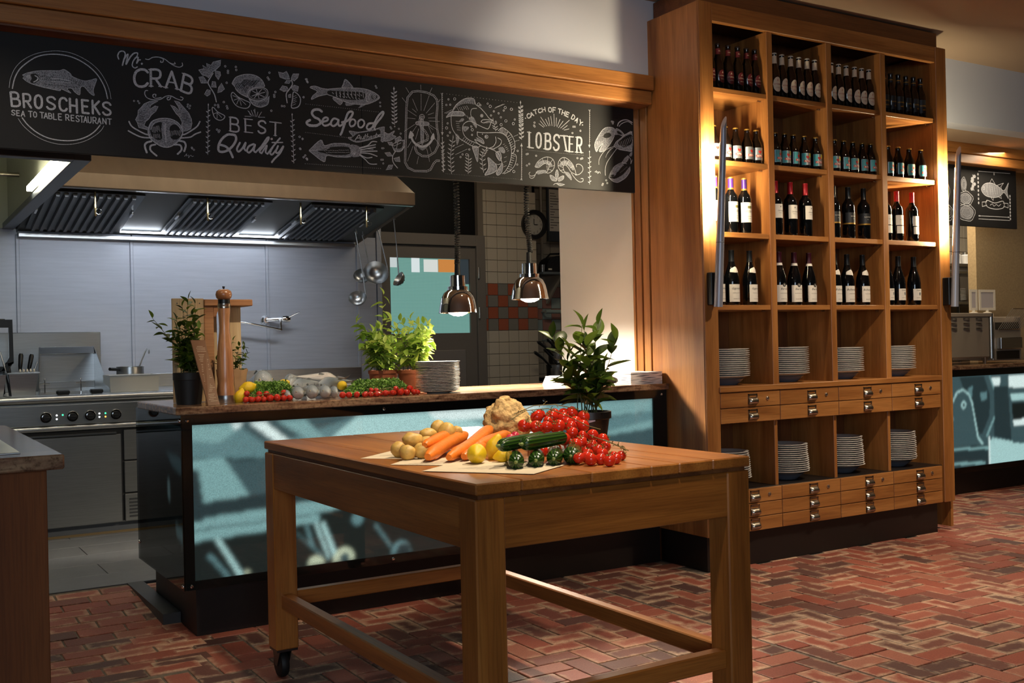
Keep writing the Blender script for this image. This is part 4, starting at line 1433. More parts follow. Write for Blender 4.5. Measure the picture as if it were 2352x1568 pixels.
# papers under the vegetables
paper = plain('printed_paper', '#cdbfa4', .8, noise=.05, nscale=30)
inkp = plain('newsprint_ink', '#8d8272', .8)
for nm, poly, h in (('beige sheet with printed columns under the carrots and potatoes', [(1.282, 3.005), (1.458, 3.153), (1.678, 3.059), (1.457, 2.82)], .0004),
                    ('pale printed sheet under the carrot tips', [(1.279, 2.781), (1.353, 2.855), (1.591, 2.818), (1.497, 2.543), (1.387, 2.662)], .0012),
                    ('pale printed sheet under the cucumbers, nearest the table edge', [(1.277, 2.573), (1.424, 2.684), (1.606, 2.616), (1.647, 2.429), (1.473, 2.317)], .0020)):
    s_ = obj('paper_sheet', MB().prism(poly, 'z', TZ+h, TZ+h+.0006), paper, label=nm, cat='paper', group='printed paper sheets')
    c0 = Vector((sum(p[0] for p in poly)/len(poly), sum(p[1] for p in poly)/len(poly)))
    mb = MB()
    for i in range(6):
        for j in range(2):
            x, y = c0.x-.07+j*.075-.008*i, c0.y-.03+i*.011
            mb.face([(x, y, TZ+h+.0008), (x+.065, y+.004, TZ+h+.0008), (x+.065, y+.0065, TZ+h+.0008), (x, y+.0025, TZ+h+.0008)])
    obj('print_lines', mb, inkp, s_)

# ---- tomatoes on the vine
tom_m = plain('tomato_skin', '#c22b18', .16, spec=.6, sss=.15, noise=.15, nscale=40)
green = plain('vine_green', '#5d6a2c', .6)
vine_m = plain('vine_stem', '#6d6232', .65)


def tomato_mesh():
    def f(p):
        r = math.hypot(p.x, p.y)
        if p.z > 0:
            p.z -= .22*math.exp(-(r/.28)**2)*.8
        return p
    return blob(1, 1, .93, 20, 14, .02, 1.5, 1, f).mesh('tomato', tom_m, 60)


def calyx_mesh():
    mb = MB()
    for k in range(5):
        a = 2*math.pi*k/5
        c, s = math.cos(a), math.sin(a)
        pts = [(.08, .0, .80), (.30, .10, .86), (.62, .0, 1.02), (.30, -.10, .86)]
        mb.face([(x*c-y*s, x*s+y*c, z) for x, y, z in pts])
        mb.face([(x*c-y*s, x*s+y*c, z-.025) for x, y, z in pts][::-1])
    mb.tube([(0, 0, .76), (.02, 0, 1.0), (.10, .03, 1.22)], .055, 6)
    return mb.mesh('calyx', green)


tom_me, cal_me = tomato_mesh(), calyx_mesh()
TOM = [(1.773, 2.763, .988, .0182), (1.809, 2.783, .992, .0147), (1.828, 2.769, .987, .0192), (1.865, 2.785, .99, .0165), (1.892, 2.79, .99, .0174), (1.917, 2.794, .99, .0187), (1.869, 2.747, .977, .0184), (1.886, 2.725, .969, .0171), (1.953, 2.769, .98, .0179), (1.894, 2.697, .96, .0182), (1.803, 2.692, .964, .0188), (1.841, 2.681, .958, .0168), (1.674, 2.67, .971, .0178), (1.707, 2.665, .967, .0175), (1.74, 2.665, .965, .0164), (1.78, 2.7, .975, .0139), (1.817, 2.626, .943, .0165), (1.748, 2.577, .933, .0172), (1.875, 2.61, .934, .0166), (1.886, 2.571, .922, .0176), (1.753, 2.527, .919, .017), (1.794, 2.544, .921, .0165), (1.804, 2.522, .914, .016), (1.834, 2.61, .937, .0137), (1.804, 2.489, .905, .0151), (1.799, 2.458, .897, .0157), (1.708, 2.38, .891, .0163), (1.715, 2.423, .894, .0153), (1.693, 2.418, .895, .0145), (1.73, 2.38, .89, .0146), (1.729, 2.33, .89, .0153), (1.778, 2.365, .889, .014), (1.845, 2.432, .888, .0127), (1.821, 2.434, .889, .0131), (1.85, 2.511, .908, .0146), (1.747, 2.456, .9, .0141), (1.858, 2.719, .969, .0142)]
# the layer underneath, which carries the visible ones
LOW = []
for i in range(5):
    for j in range(9):
        x, y = 1.71+i*.050+(j % 2)*.025, 2.47+j*.0405
        for lv in range(3):
            z = TZ+.0165+lv*.029
            roof = min((t[2]-t[3]-.015 for t in TOM if math.hypot(t[0]-x, t[1]-y) < .03), default=0)
            if z < roof and all((x-t[0])**2+(y-t[1])**2+(z-t[2])**2 > (.0165+t[3])**2*.9 for t in TOM+LOW):
                LOW.append((x, y, z, .0160))


def relax(ts, fixed, floor, it=60):
    """push overlapping tomatoes apart, keep them on the surface"""
    P_ = [list(t) for t in ts]
    for _ in range(it):
        for a in range(len(P_)):
            for b in range(a):
                d = Vector(P_[a][:3])-Vector(P_[b][:3])
                m_ = P_[a][3]*.985+P_[b][3]*.985
                if 1e-6 < d.length < m_:
                    k = d.normalized()*(m_-d.length)*.5
                    for q in range(3):
                        P_[a][q] += k[q]
                        P_[b][q] -= k[q]
            P_[a][2] = max(P_[a][2], floor+P_[a][3]*.93)
    return P_


def put_tomatoes(ts, names, group, calyx_dir=None):
    for i, (x, y, z, r) in enumerate(ts):
        o = obj('tomato', tom_me, None, loc=(x, y, z))
        o.scale = (r, r, r)
        o.rotation_euler = (random.uniform(-1.0, 1.3), random.uniform(-.9, .9), random.uniform(0, 6.28))
        tag(o, names(i, x, y, z), 'tomato', group)
        obj('calyx', cal_me, None, o, loc=(0, 0, 0))


TOM = [(x, y, z, r*1.14) for x, y, z, r in TOM]
ts = relax(TOM, None, TZ)


def nearest_name(ts, i):
    return i


used_n = {}


def unique(base):
    used_n[base] = used_n.get(base, 0)+1
    return base


order = sorted(range(len(ts)), key=lambda i: ts[i][0]*.853-ts[i][1]*.521)
rank = {i: k for k, i in enumerate(order)}
BIGO = ORD+['twenty-third', 'twenty-fourth', 'twenty-fifth', 'twenty-sixth', 'twenty-seventh', 'twenty-eighth', 'twenty-ninth', 'thirtieth']+['thirty-'+w for w in ORD[:9]]+['fortieth']+['forty-'+w for w in ORD[:9]]
put_tomatoes(ts, lambda i, x, y, z: 'ripe red vine tomato in the table heap, %s from left' % BIGO[rank[i]], 'vine tomatoes on the table')
if LOW:
    put_tomatoes(LOW, lambda i, x, y, z: 'red vine tomato buried under the heap on the table', 'buried tomatoes in the table heap')
for k, pts in enumerate(([(1.66, 2.74, .985), (1.72, 2.74, 1.012), (1.80, 2.74, 1.014), (1.84, 2.68, .99), (1.85, 2.60, .965), (1.87, 2.56, .955)],
                         [(1.70, 2.78, 1.0), (1.78, 2.79, 1.022), (1.86, 2.79, 1.022), (1.93, 2.76, 1.004)],
                         [(1.80, 2.52, .945), (1.83, 2.46, .925), (1.84, 2.43, .915), (1.85, 2.40, .905)],
                         [(1.84, 2.50, .93), (1.86, 2.45, .912), (1.84, 2.40, .905)])):
    v_ = obj('tomato_vine', MB().tube(pts, .0015, 6), vine_m, label=['brown green vine stem arching across the tomato heap on the table', 'thin vine stem over the back of the table tomatoes', 'short vine stem among the front right table tomatoes', 'vine twig by the outermost table tomato'][k], cat='vine', group='vine stems on the table')
    for q in range(7):
        i = random.randrange(len(pts)-1)
        p = Vector(pts[i]).lerp(Vector(pts[i+1]), random.random())
        e = p+Vector((random.uniform(-.015, .015), random.uniform(-.02, .01), random.uniform(-.012, .012)))
        obj('twig', MB().tube([p, (p+e)/2+Vector((0, 0, .004)), e], .0012, 5), vine_m, v_)

# ---- radishes
rad_m = plain('radish_skin', '#c2304a', .22, spec=.6)
rad_me = blob(1, 1, 1.05, 16, 12, .04, 1.5, 2, lambda p: Vector((p.x, p.y, p.z-.25*math.exp(-((p.x**2+p.y**2)/.02)) if p.z < 0 else p.z))).mesh('radish', rad_m, 60)
for i, (x, y, z, r) in enumerate([(1.649, 2.72, .93, .0149), (1.675, 2.735, .936, .0141), (1.681, 2.70, .924, .0126)]):
    o = obj('radish', rad_me, None, loc=(x, y, z))
    o.scale = (r, r, r)
    o.rotation_euler = (random.random(), random.random(), i)
    tag(o, ['pink radish at the left of the trio beside the celeriac', 'pink radish highest of the trio beside the celeriac', 'smallest pink radish beside the cucumbers'][i], 'radish', 'radishes')
    obj('root_tail', MB().tube([(0, 0, -.9), (.1, 0, -1.3), (.3, .1, -1.5)], [.10, .05, .02], 5), plain('radish_root', '#d8b0a8', .5), o, loc=(0, 0, 0))

# ---- potatoes
pot_m = plain('potato_skin', '#cfa858', .5, noise=.2, nscale=35, bump=.15, bscale=60)
POT = [(1.579, 3.06, .952, .0235, .0205), (1.572, 2.985, .9405, .0285, .0258), (1.515, 3.0, .937, .0289, .0173), (1.409, 2.9, .932, .0316, .0217), (1.386, 2.95, .896, .0231, .0239), (1.373, 2.86, .894, .0241, .0226), (1.479, 2.93, .912, .0362, .0222), (1.421, 2.86, .897, .0235, .0243), (1.618, 3.0, .939, .0176, .0167)]
PN = ['small potato at the very top of the heap', 'upright oval potato beside the topmost one', 'flat potato behind the heap', 'plump yellow potato on the left of the heap', 'potato at the far left bottom of the heap', 'round potato at the front left on paper', 'long potato in the middle of the heap', 'potato half hidden by the carrots', 'little potato behind the carrots']
for i, (x, y, z, rx, rz) in enumerate(POT):
    o = obj('potato', blob(rx*1.12, (rx+rz)/2, rz*1.03, 18, 12, .14, 1.3, i+3), pot_m, smooth=70, loc=(x, y, max(z, TZ+rz+.001)))
    o.rotation_euler = (0, [-.5, -1.1, .1, .15, 0, .1, .2, 0, .3][i], random.uniform(-.4, .4))
    tag(o, PN[i], 'potato', 'potatoes')
    em = MB()
    for q in range(6):
        d = Vector((random.uniform(-1, 1), random.uniform(-1, .3), random.uniform(-.3, 1))).normalized()
        em.lathe([(0, .0006), (.0012, 0)], 6, (d.x*rx*1.1, d.y*(rx+rz)/2, d.z*rz), d.to_track_quat('Z', 'X').to_matrix())
    obj('eyes', em, plain('potato_eye', '#8a6a34', .7), o, loc=(0, 0, 0))
for i, (x, y, z) in enumerate(((1.45, 2.98, TZ+.026), (1.50, 2.93, TZ+.018), (1.545, 2.98, TZ+.024))):
    tag(obj('potato', blob(.030, .026, .025 if i != 1 else .018, 16, 10, .12, 1.3, 20+i), pot_m, smooth=70, loc=(x, y, z)), 'potato buried underneath the potato heap on the table', 'potato', 'potatoes buried in the heap')

# ---- carrots
car_m = plain('carrot_skin', '#e0771f', .42, noise=.12, nscale=18, bump=.2, bscale=70)
CAR = [((1.384, 2.75, .8935), (1.676, 3.05, .921), .018), ((1.427, 2.7, .8925), (1.777, 3.06, .934), .0168), ((1.42, 2.84, .918), (1.598, 3.0, .93), .0150), ((1.476, 2.7, .8915), (1.685, 2.92, .910), .0158), ((1.581, 2.8, .909), (1.783, 2.95, .921), .0150)]
CN = ['thick carrot lying across the potatoes, nearest of the bunch', 'longest carrot, pointing up to the celeriac', 'thin carrot behind the thick one', 'carrot beside the lemon', 'carrot behind the lemons']
for i, (a, b, r) in enumerate(CAR):
    def cr(t, r=r):
        if t < .04:
            return r*.55
        if t < .10:
            return r*.85
        return r*(1+.12*math.sin(t*9+i)*(1-t)+.25*min(1, t*1.3)) if t < .9 else r*1.2*(1-(t-.9)*4.5)
    c_ = obj('carrot', limb(a, b, cr, 22, 16, .008*(1 if i % 2 else -1)), car_m, smooth=60, label=CN[i], cat='carrot', group='carrots')
    B_ = Vector(b)
    dv = (B_-Vector(a)).normalized()
    obj('stalk_stub', MB().tube([B_-dv*.004, B_+dv*.010], .0055, 8), plain('carrot_crown', '#6a6a30', .7), c_)

# ---- lemons
lem_m = plain('lemon_skin', '#e8c21e', .35, spec=.5, bump=.25, bscale=130, noise=.06, nscale=12)


def lemon_me(seed):
    def f(p):
        k = abs(p.z)
        if k > .86:
            q = (k-.86)/.3
            p = Vector((p.x*(1-.15*q), p.y*(1-.15*q), p.z*(1+.35*q)))
        return p
    return blob(.92, .92, 1.12, 22, 18, .03, 1.2, seed, f).mesh('lemon', lem_m, 70)


LM = [lemon_me(k) for k in range(3)]


def lemon(i, x, y, z, r, rot, lbl, grp):
    o = obj('lemon', LM[i % 3], None, loc=(x, y, z))
    o.scale = (r, r, r)
    o.rotation_euler = rot
    obj('navel', MB().lathe([(0, 1.21), (.05, 1.215), (.075, 1.20)], 8), plain('lemon_navel', '#8a7a24', .7), o, loc=(0, 0, 0))
    return tag(o, lbl, 'lemon', grp)


lemon(0, 1.481, 2.63, .903+.002, .0312, (1.571, 0, -.53), 'round yellow lemon seen end-on in front of the carrots', 'lemons on the table')
lemon(1, 1.582, 2.70, .909, .0300, (.25, .2, 0), 'upright yellow lemon behind the cucumbers', 'lemons on the table')
lemon(2, 1.557, 2.61, .8955, .0215, (1.4, 0, 1.0), 'small lemon half hidden behind the front cucumbers', 'lemons on the table')


# ---- cucumbers
def cucmat():
    m, nt, b = nmat('cucumber_skin')
    tc = nd(nt, 'ShaderNodeTexCoord')
    n = nd(nt, 'ShaderNodeTexNoise', i_Scale=22.0, i_Detail=4.0)
    nt.links.new(tc.outputs['Object'], n.inputs['Vector'])
    at = nd(nt, 'ShaderNodeUVMap')
    wv = nd(nt, 'ShaderNodeTexWave', i_Scale=.75, i_Distortion=3.5, i_Detail=3.0)
    nt.links.new(at.outputs[0], wv.inputs['Vector'])
    r1 = ramp(nt, wv.outputs['Fac'], [(.3, lin('#18300e')), (.75, lin('#234012')), (1, lin('#365619'))])
    nt.links.new(r1.outputs[0], b.inputs['Base Color'])
    b.inputs['Roughness'].default_value = .22
    bp = nd(nt, 'ShaderNodeBump', i_Strength=.25, i_Distance=.004)
    nt.links.new(wv.outputs['Fac'], bp.inputs['Height'])
    nt.links.new(bp.outputs[0], b.inputs['Normal'])
    return m


cuc_m = cucmat()


def cucumber(a, b, r, lbl, bend=.004):
    def rr_(t):
        if t < .1:
            return r*math.sqrt(max(.02, 1-(1-t/.1)**2))*.96
        if t > .88:
            return r*math.sqrt(max(.01, 1-((t-.88)/.12)**2))
        return r*(.97+.05*math.sin(t*5))
    n, sg = 22, 20
    mb = limb(a, b, rr_, n, sg, bend)
    mb.uv = [((i % sg)/sg*5, (i//sg)/n*.35) for i in range(len(mb.v))]
    o = obj('cucumber', mb, cuc_m, smooth=60, label=lbl, cat='cucumber', group='cucumbers')
    A, d = Vector(a), (Vector(b)-Vector(a)).normalized()
    obj('stem', MB().tube([A+d*.006, A-d*.006, A-d*.014+Vector((.002, 0, .003))], [.0055, .0045, .0032], 8), plain('cucumber_stem', '#7a8a4a', .6), o, smooth=50)
    return o


for i, (x, z, r) in enumerate(((1.486, .8975, .0222), (1.550, .8975, .0222), (1.609, .8975, .0222), (1.666, .9005, .0252))):
    cucumber((x, 2.425, z), (x+.095+.012*i, 2.60, z-.001), r, ['front cucumber seen end-on, leftmost of four', 'front cucumber seen end-on, second of four', 'front cucumber seen end-on, third of four', 'thickest front cucumber, beside the tomatoes'][i])
cucumber((1.478, 2.50, .937), (1.690, 2.60, .942), .0195, 'cucumber lying across the others, further back', .003)
cucumber((1.530, 2.462, .941), (1.718, 2.53, .944), .0205, 'cucumber lying across the others, nearer the camera', .002)

# ---- celeriac
cel_m = plain('celeriac_skin', '#c8a66e', .85, noise=.35, nscale=45, bump=.9, bscale=70)


def celf(p):
    q = Vector(p)
    n = mnoise.noise(q*34)*.009+abs(mnoise.noise(q*62+Vector((9, 0, 0))))*.010+mnoise.noise(q*14)*.010
    p = p+p.normalized()*n
    if p.z > .045:
        p.z += .004*math.exp(-((p.x**2+p.y**2)/.0006))
    return p


ce = obj('celeriac', blob(.079, .075, .077, 64, 48, .16, 2.4, 5, celf), cel_m, smooth=60, loc=(1.873, 3.1, TZ+.074), label='knobbly beige celeriac root behind the carrots and tomatoes', cat='celeriac')
rt = MB()
for q in range(26):
    a = random.uniform(0, 6.28)
    d = Vector((math.cos(a), math.sin(a), random.uniform(-.9, -.2))).normalized()
    p = d*.072
    t = Vector((random.uniform(-1, 1), random.uniform(-1, 1), random.uniform(-1, .2)))*.018
    rt.tube([p, p+d*.008+t*.4, p+d*.006+t], [.0022, .0016, .0007], 5)
rt.tube([(-.012, 0, .066), (-.016, -.004, .086)], [.026, .018], 10)
obj('rootlets', rt, cel_m, ce, loc=(0, 0, 0))


# ---- leaves and plants
def leaf_mesh(name, mat, w=.36, fold=.10, droop=.18, n=7):
    mb = MB()
    for i in range(n+1):
        t = i/n
        ww = w*.5*math.sin(math.pi*min(1, t**.85))**.9 if 0 < t < 1 else 0
        z = -droop*t*t
        for j in (-1, 0, 1):
            mb.v.append((t, j*ww, z+abs(j)*fold*ww/w*2))
    for i in range(n):
        for j in range(2):
            a = i*3+j
            mb.f.append((a, a+3, a+4, a+1))
    mb.noflip = True
    me = mb.mesh(name, mat, 80)
    return me


def leafmat(name, dark, light_, rough=.35):
    m, nt, b = nmat(name)
    oi = nd(nt, 'ShaderNodeObjectInfo')
    r = ramp(nt, oi.outputs['Random'], [(0, lin(dark)), (1, lin(light_))])
    nt.links.new(r.outputs[0], b.inputs['Base Color'])
    b.inputs['Roughness'].default_value = rough
    tr = nd(nt, 'ShaderNodeBsdfTranslucent')
    nt.links.new(r.outputs[0], tr.inputs[0])
    mx = nd(nt, 'ShaderNodeMixShader')
    mx.inputs[0].default_value = .35
    nt.links.new(b.outputs[0], mx.inputs[1])
    nt.links.new(tr.outputs[0], mx.inputs[2])
    nt.links.new(mx.outputs[0], nt.nodes['Material Output'].inputs[0])
    return m


laurel_m = leafmat('laurel_leaf', '#22340f', '#6b8530')
basil_m = leafmat('herb_leaf', '#6a9428', '#c2d468', .45)
laurel_me = [leaf_mesh('leaf', laurel_m, .44, .10, d_) for d_ in (.05, .2, .35)]
basil_me = [leaf_mesh('leaf', basil_m, .50, .12, d_) for d_ in (.1, .3, .5)]
stem_m = plain('plant_stem', '#4a4a22', .7)


def put_leaf(rt_, me, p, direction, size, roll=0):
    d = Vector(direction).normalized()
    o = obj('leaf', random.choice(me), None, rt_, loc=Vector(p)-rt_.location)
    q = d.to_track_quat('X', 'Z')
    o.rotation_mode = 'QUATERNION'
    from mathutils import Quaternion
    o.rotation_quaternion = q @ Quaternion((1, 0, 0), roll)
    o.scale = (size, size, size)


def plant(rt_, c, zb, stems, me, nleaf, size, spread, lean, tmin=.25, rs=.0022):
    """stems: list of (dx, dy, tipx, tipy, height)"""
    sm = MB()
    for (dx, dy, tx, ty, h) in stems:
        n = 7
        pts = []
        for i in range(n+1):
            t = i/n
            pts.append(Vector((c[0]+dx+(tx-dx)*t**1.5+.004*math.sin(7*t+dx*90), c[1]+dy+(ty-dy)*t**1.5+.004*math.cos(6*t+dy*90), zb+h*t)))
        sm.tube(pts, [rs*(1-.6*i/n) for i in range(n+1)], 6)
        for k in range(nleaf):
            t = tmin+(1-tmin)*(k+random.random()*.6)/nleaf
            t = min(t, 1)
            f = t*n
            i = min(int(f), n-1)
            p = pts[i].lerp(pts[i+1], f-i)
            a = k*2.4+random.uniform(-.5, .5)
            up = random.uniform(*lean)
            put_leaf(rt_, me, p, (math.cos(a), math.sin(a), up), random.uniform(*size)*(1 if t < .9 else .7), random.uniform(-.5, .5))
        put_leaf(rt_, me, pts[-1], (random.uniform(-.3, .3), random.uniform(-.3, .3), 1), size[0])
    obj('stems', sm, stem_m, rt_)


soil = plain('potting_soil', '#2a1f17', .95, bump=.6, bscale=80)


def pot(rt_, c, z, h, r0, r1, mat, rim=.012, name='pot', rimw=.004):
    obj(name, MB().lathe([(0, z), (r0, z), (r0+(r1-r0)*.82, z+h-rim*1.6), (r1+rimw*.2, z+h-rim*1.5), (r1+rimw, z+h-rim*1.4), (r1+rimw, z+h), (r1-.002, z+h), (r1-.006, z+h-.012), (r0-.002, z+.01), (0, z+.01)], 32, (c[0], c[1], 0)), mat, rt_, smooth=35)
    obj('soil', MB().lathe([(0, z+h-.014), (r1*.5, z+h-.011), (r1-.007, z+h-.016)], 24, (c[0], c[1], 0)), soil, rt_)


PC = (2.04, 2.86)
lp = root('potted_laurel', (PC[0], PC[1], TZ), 'young bay laurel in a black plastic pot on the work table', 'plant')
pot(lp, PC, TZ+.0005, .112, .056, .072, M['blackplastic'], .016)
obj('price_sticker', MB().grid(6, 2, lambda i, j: ((lambda a: (PC[0]+.0695*math.cos(a), PC[1]+.0695*math.sin(a), TZ+.078+j*.012+i*.0012))(-2.32+i*.07+.1))), plain('sticker', '#d9cfd6', .6), lp)
rs_ = random.Random(3)
st_ = [(rs_.uniform(-.03, .03), rs_.uniform(-.03, .03), dx, dy, h) for dx, dy, h in ((-.10, .05, .26), (-.07, .0, .21), (-.03, -.02, .28), (.0, .02, .30), (.05, .0, .30), (.085, -.05, .25), (.03, .05, .22), (-.05, .05, .18), (.075, .01, .15), (-.085, .02, .14), (.02, -.04, .13), (-.01, -.04, .11))]
plant(lp, PC, TZ+.1, st_, laurel_me, 10, (.060, .104), .03, (-.1, 1.2), .24)

# ================================================================ ON THE SERVING COUNTER
GZ = .983
# laurel in black pot
c = (1.187, 4.655)
pl_ = root('potted_laurel', (c[0], c[1], GZ), 'bay laurel in a matt black pot at the counter corner', 'plant')
pot(pl_, c, GZ+.0003, .138, .052, .066, plain('matt_black_pot', '#141313', .55), .02, rimw=0)
rs_ = random.Random(5)
st_ = [(rs_.uniform(-.03, .03), rs_.uniform(-.03, .03), dx, dy, h) for dx, dy, h in ((-.14, .05, .25), (-.05, .0, .24), (-.02, .02, .30), (.01, .0, .33), (.035, .0, .31), (.03, .04, .26), (-.04, .03, .20), (.045, -.01, .20), (-.055, -.02, .16), (.0, -.03, .18), (.04, .03, .15), (-.03, .03, .13), (-.015, -.03, .12))]
plant(pl_, c, GZ+.128, st_, laurel_me, 18, (.042, .070), .03, (-.2, 1.1), .08)

# tall pepper mill
MX, MY = 1.333, 4.60
pm = root('pepper_mill', (MX, MY, GZ), 'very tall turned wooden pepper mill beside the black laurel pot', 'pepper mill')
beech = wood('mill_beech', '#8d5a30', '#a9714a', '#bf8a5e', 'z', .25, .5)
u = .00039


def mp_(y):
    return GZ+.0004+(1400-y)*u


obj('base_band', MB().lathe([(0, mp_(1400)), (97*u, mp_(1400)), (99*u, mp_(1395)), (97*u, mp_(1370)), (99*u, mp_(1365)), (97*u, mp_(1340)), (98*u, mp_(1310)), (0, mp_(1310))], 32, (MX, MY, 0)), M['steel'], pm, smooth=40)
obj('body', MB().lathe([(0, mp_(1312))]+[(r*u, mp_(y)) for y, r in ((1311, 97), (1240, 96), (1180, 88), (1140, 92), (1080, 93), (1000, 91), (920, 89), (840, 85), (760, 78), (680, 68), (600, 60), (540, 57), (460, 60), (380, 66), (330, 69))]+[(0, mp_(329))], 32, (MX, MY, 0)), beech, pm, smooth=50)
obj('collar', MB().lathe([(0, mp_(332)), (71*u, mp_(331)), (71*u, mp_(312)), (69*u, mp_(310)), (71*u, mp_(305)), (71*u, mp_(282)), (0, mp_(281))], 32, (MX, MY, 0)), M['nickel'], pm, smooth=40)
obj('ring', MB().lathe([(0, mp_(283)), (66*u, mp_(282)), (66*u, mp_(236)), (0, mp_(235))], 32, (MX, MY, 0)), M['blackplastic'], pm, smooth=40)
obj('head', MB().lathe([(0, mp_(237)), (60*u, mp_(236)), (82*u, mp_(215)), (91*u, mp_(178)), (82*u, mp_(142)), (55*u, mp_(122)), (30*u, mp_(118)), (0, mp_(117))], 32, (MX, MY, 0)), beech, pm, smooth=50)
obj('top_screw', MB().lathe([(0, mp_(118)), (9*u, mp_(117)), (9*u, mp_(104)), (15*u, mp_(98)), (14*u, mp_(86)), (0, mp_(84))], 16, (MX, MY, 0)), M['blackplastic'], pm, smooth=40)

# upright wooden crate behind
cr_ = root('wooden_crate', (1.32, 4.83, GZ), 'pale wooden crate standing on end behind the pepper mill', 'crate')
cw = wood('crate_pine', '#a98b62', '#c4a87e', '#d3b98f', 'z', .7, 0)
cwo = wood('crate_oak', '#8a5a33', '#9e6c42', '#b07d50', 'x', .6, 0)
obj('end_board', MB().cbox(1.158, 1.299, 4.80, 4.815, GZ+.001, 1.452, .002), cw, cr_)
obj('corner_post', MB().cbox(1.30, 1.343, 4.80, 4.83, GZ+.001, 1.416, .002), cwo, cr_)
obj('top_board', MB().cbox(1.30, 1.522, 4.79, 4.96, 1.418, 1.448, .003), cwo, cr_)
obj('slat', MB().cbox(1.425, 1.486, 4.86, 4.872, GZ+.001, 1.418, .002), cw, cr_)
obj('slat', MB().cbox(1.345, 1.385, 4.90, 4.912, GZ+.001, 1.418, .002), cw, cr_)
obj('diagonal_brace', MB().prism([(1.343, 1.416), (1.372, 1.416), (1.352, 1.37), (1.343, 1.37)], 'y', 4.80, 4.83), cwo, cr_)
for i in range(6):
    obj('nail', MB().lathe([(0, .001), (.0025, .0005), (.003, 0)], 8, (1.18+.1*(i % 2), 4.80, 1.43-.06*(i//2)), Matrix.Rotation(math.pi/2, 3, 'X')), M['steel_dark'], cr_)

# herb in paper-wrapped pot
c = (1.405, 4.745)
ph = root('herb_pot', (c[0], c[1], GZ), 'small mixed herbs in a brown paper-wrapped pot behind the mill', 'plant')
kraft = plain('kraft_paper', '#b08d66', .8, noise=.12, nscale=25)
pb = MB().grid(30, 7, lambda i, j: ((lambda a, r: (c[0]+r*math.cos(a), c[1]+r*math.sin(a), GZ+.001+j*.024+(.004*math.sin(a*7) if j == 6 else 0)))(2*math.pi*i/30, .046+.004*j+(.0035*math.sin(i*2.2+j)))), close_u=True)
obj('paper_wrap', pb, kraft, ph, smooth=30)
obj('soil', MB().lathe([(0, GZ+.125), (.06, GZ+.12)], 20, (c[0], c[1], 0)), soil, ph)
rs_ = random.Random(8)
plant(ph, c, GZ+.12, [(rs_.uniform(-.04, .04), rs_.uniform(-.03, .03), rs_.uniform(-.08, .08), rs_.uniform(-.06, .05), rs_.uniform(.06, .16)) for _ in range(11)], laurel_me, 9, (.028, .046), .03, (-.1, 1.0), .15, .0012)

# menu card leaning on the black pot
mc = root('menu_card', (1.24, 4.49, GZ), 'narrow brown menu card leaning against the black laurel pot', 'menu')
A, B_, C_, D_ = (1.215, 4.452, GZ+.001), (1.272, 4.482, GZ+.001), (1.243, 4.585, 1.262), (1.176, 4.560, 1.262)
m_ = MB()
m_.v = [A, B_, C_, D_]+[(x-.002, y+.004, z) for x, y, z in (A, B_, C_, D_)]
m_.f = [(0, 1, 2, 3), (7, 6, 5, 4), (0, 4, 5, 1), (1, 5, 6, 2), (2, 6, 7, 3), (3, 7, 4, 0)]
obj('card', m_, plain('menu_brown', '#7d5a42', .35), mc)
tm = MB()
va, vb, vc, vd = map(Vector, (A, B_, C_, D_))
nrm = (vb-va).cross(vd-va).normalized()
if nrm.y > 0:
    nrm = -nrm
rs_ = random.Random(2)
for i in range(34):
    t = .06+.86*i/34
    if i % 6 == 5:
        continue
    l_, r_ = va.lerp(vd, t), vb.lerp(vc, t)
    w0, w1 = .15+rs_.random()*.15, .55+rs_.random()*.35
    h_ = (vd-va)*.006
    tm.face([l_.lerp(r_, w0)+nrm*.0012, l_.lerp(r_, w1)+nrm*.0012, l_.lerp(r_, w1)+h_+nrm*.0012, l_.lerp(r_, w0)+h_+nrm*.0012])
obj('menu_lines', tm, plain('menu_print', '#c9b59c', .6), mc)

# tomatoes, lemons
CTOM = [(1.406, 4.54, .997, .014), (1.429, 4.54, .997, .014), (1.458, 4.54, .9971, .0141), (1.482, 4.54, .9954, .0124), (1.512, 4.54, .9994, .0164), (1.548, 4.54, .9995, .0165), (1.573, 4.54, .9973, .0143), (1.602, 4.54, .9969, .0139), (1.419, 4.575, 1.022, .0132), (1.474, 4.575, 1.017, .0133), (1.506, 4.575, 1.014, .0143), (1.588, 4.575, 1.019, .0144), (1.848, 4.52, .999, .016), (1.877, 4.52, .9982, .0152), (1.917, 4.52, .9978, .0148), (1.956, 4.52, .9969, .0139), (1.986, 4.52, .996, .013), (2.017, 4.52, .997, .014), (2.03, 4.535, .9947, .0117), (2.062, 4.52, .9985, .0155), (2.101, 4.52, .9985, .0155), (2.14, 4.52, .9986, .0156), (2.173, 4.52, .9982, .0152), (2.212, 4.52, .9987, .0157), (2.232, 4.53, .9964, .0134), (2.007, 4.56, 1.013, .0117), (2.029, 4.56, 1.011, .0122), (2.135, 4.56, 1.014, .0143), (2.165, 4.56, 1.009, .0105), (2.205, 4.56, 1.011, .0168)]
for x in (1.43, 1.462, 1.492, 1.53, 1.57, 1.99, 2.02, 2.06, 2.11, 2.15, 2.19):
    CTOM.append((x, 4.572, GZ+.0135, .0135))
ct_ = relax(CTOM, None, GZ)
lefts = sorted([i for i, t in enumerate(ct_) if t[0] < 1.7], key=lambda i: ct_[i][0])
rights = sorted([i for i, t in enumerate(ct_) if t[0] >= 1.7], key=lambda i: ct_[i][0])
nmL = {i: 'cherry tomato by the left parsley bunch, %s from left' % ORD[k] for k, i in enumerate(lefts)}
nmL.update({i: 'cherry tomato by the right parsley bunch, %s from left' % BIGO[k] for k, i in enumerate(rights)})
put_tomatoes(ct_, lambda i, x, y, z: nmL[i], 'cherry tomatoes on the counter')
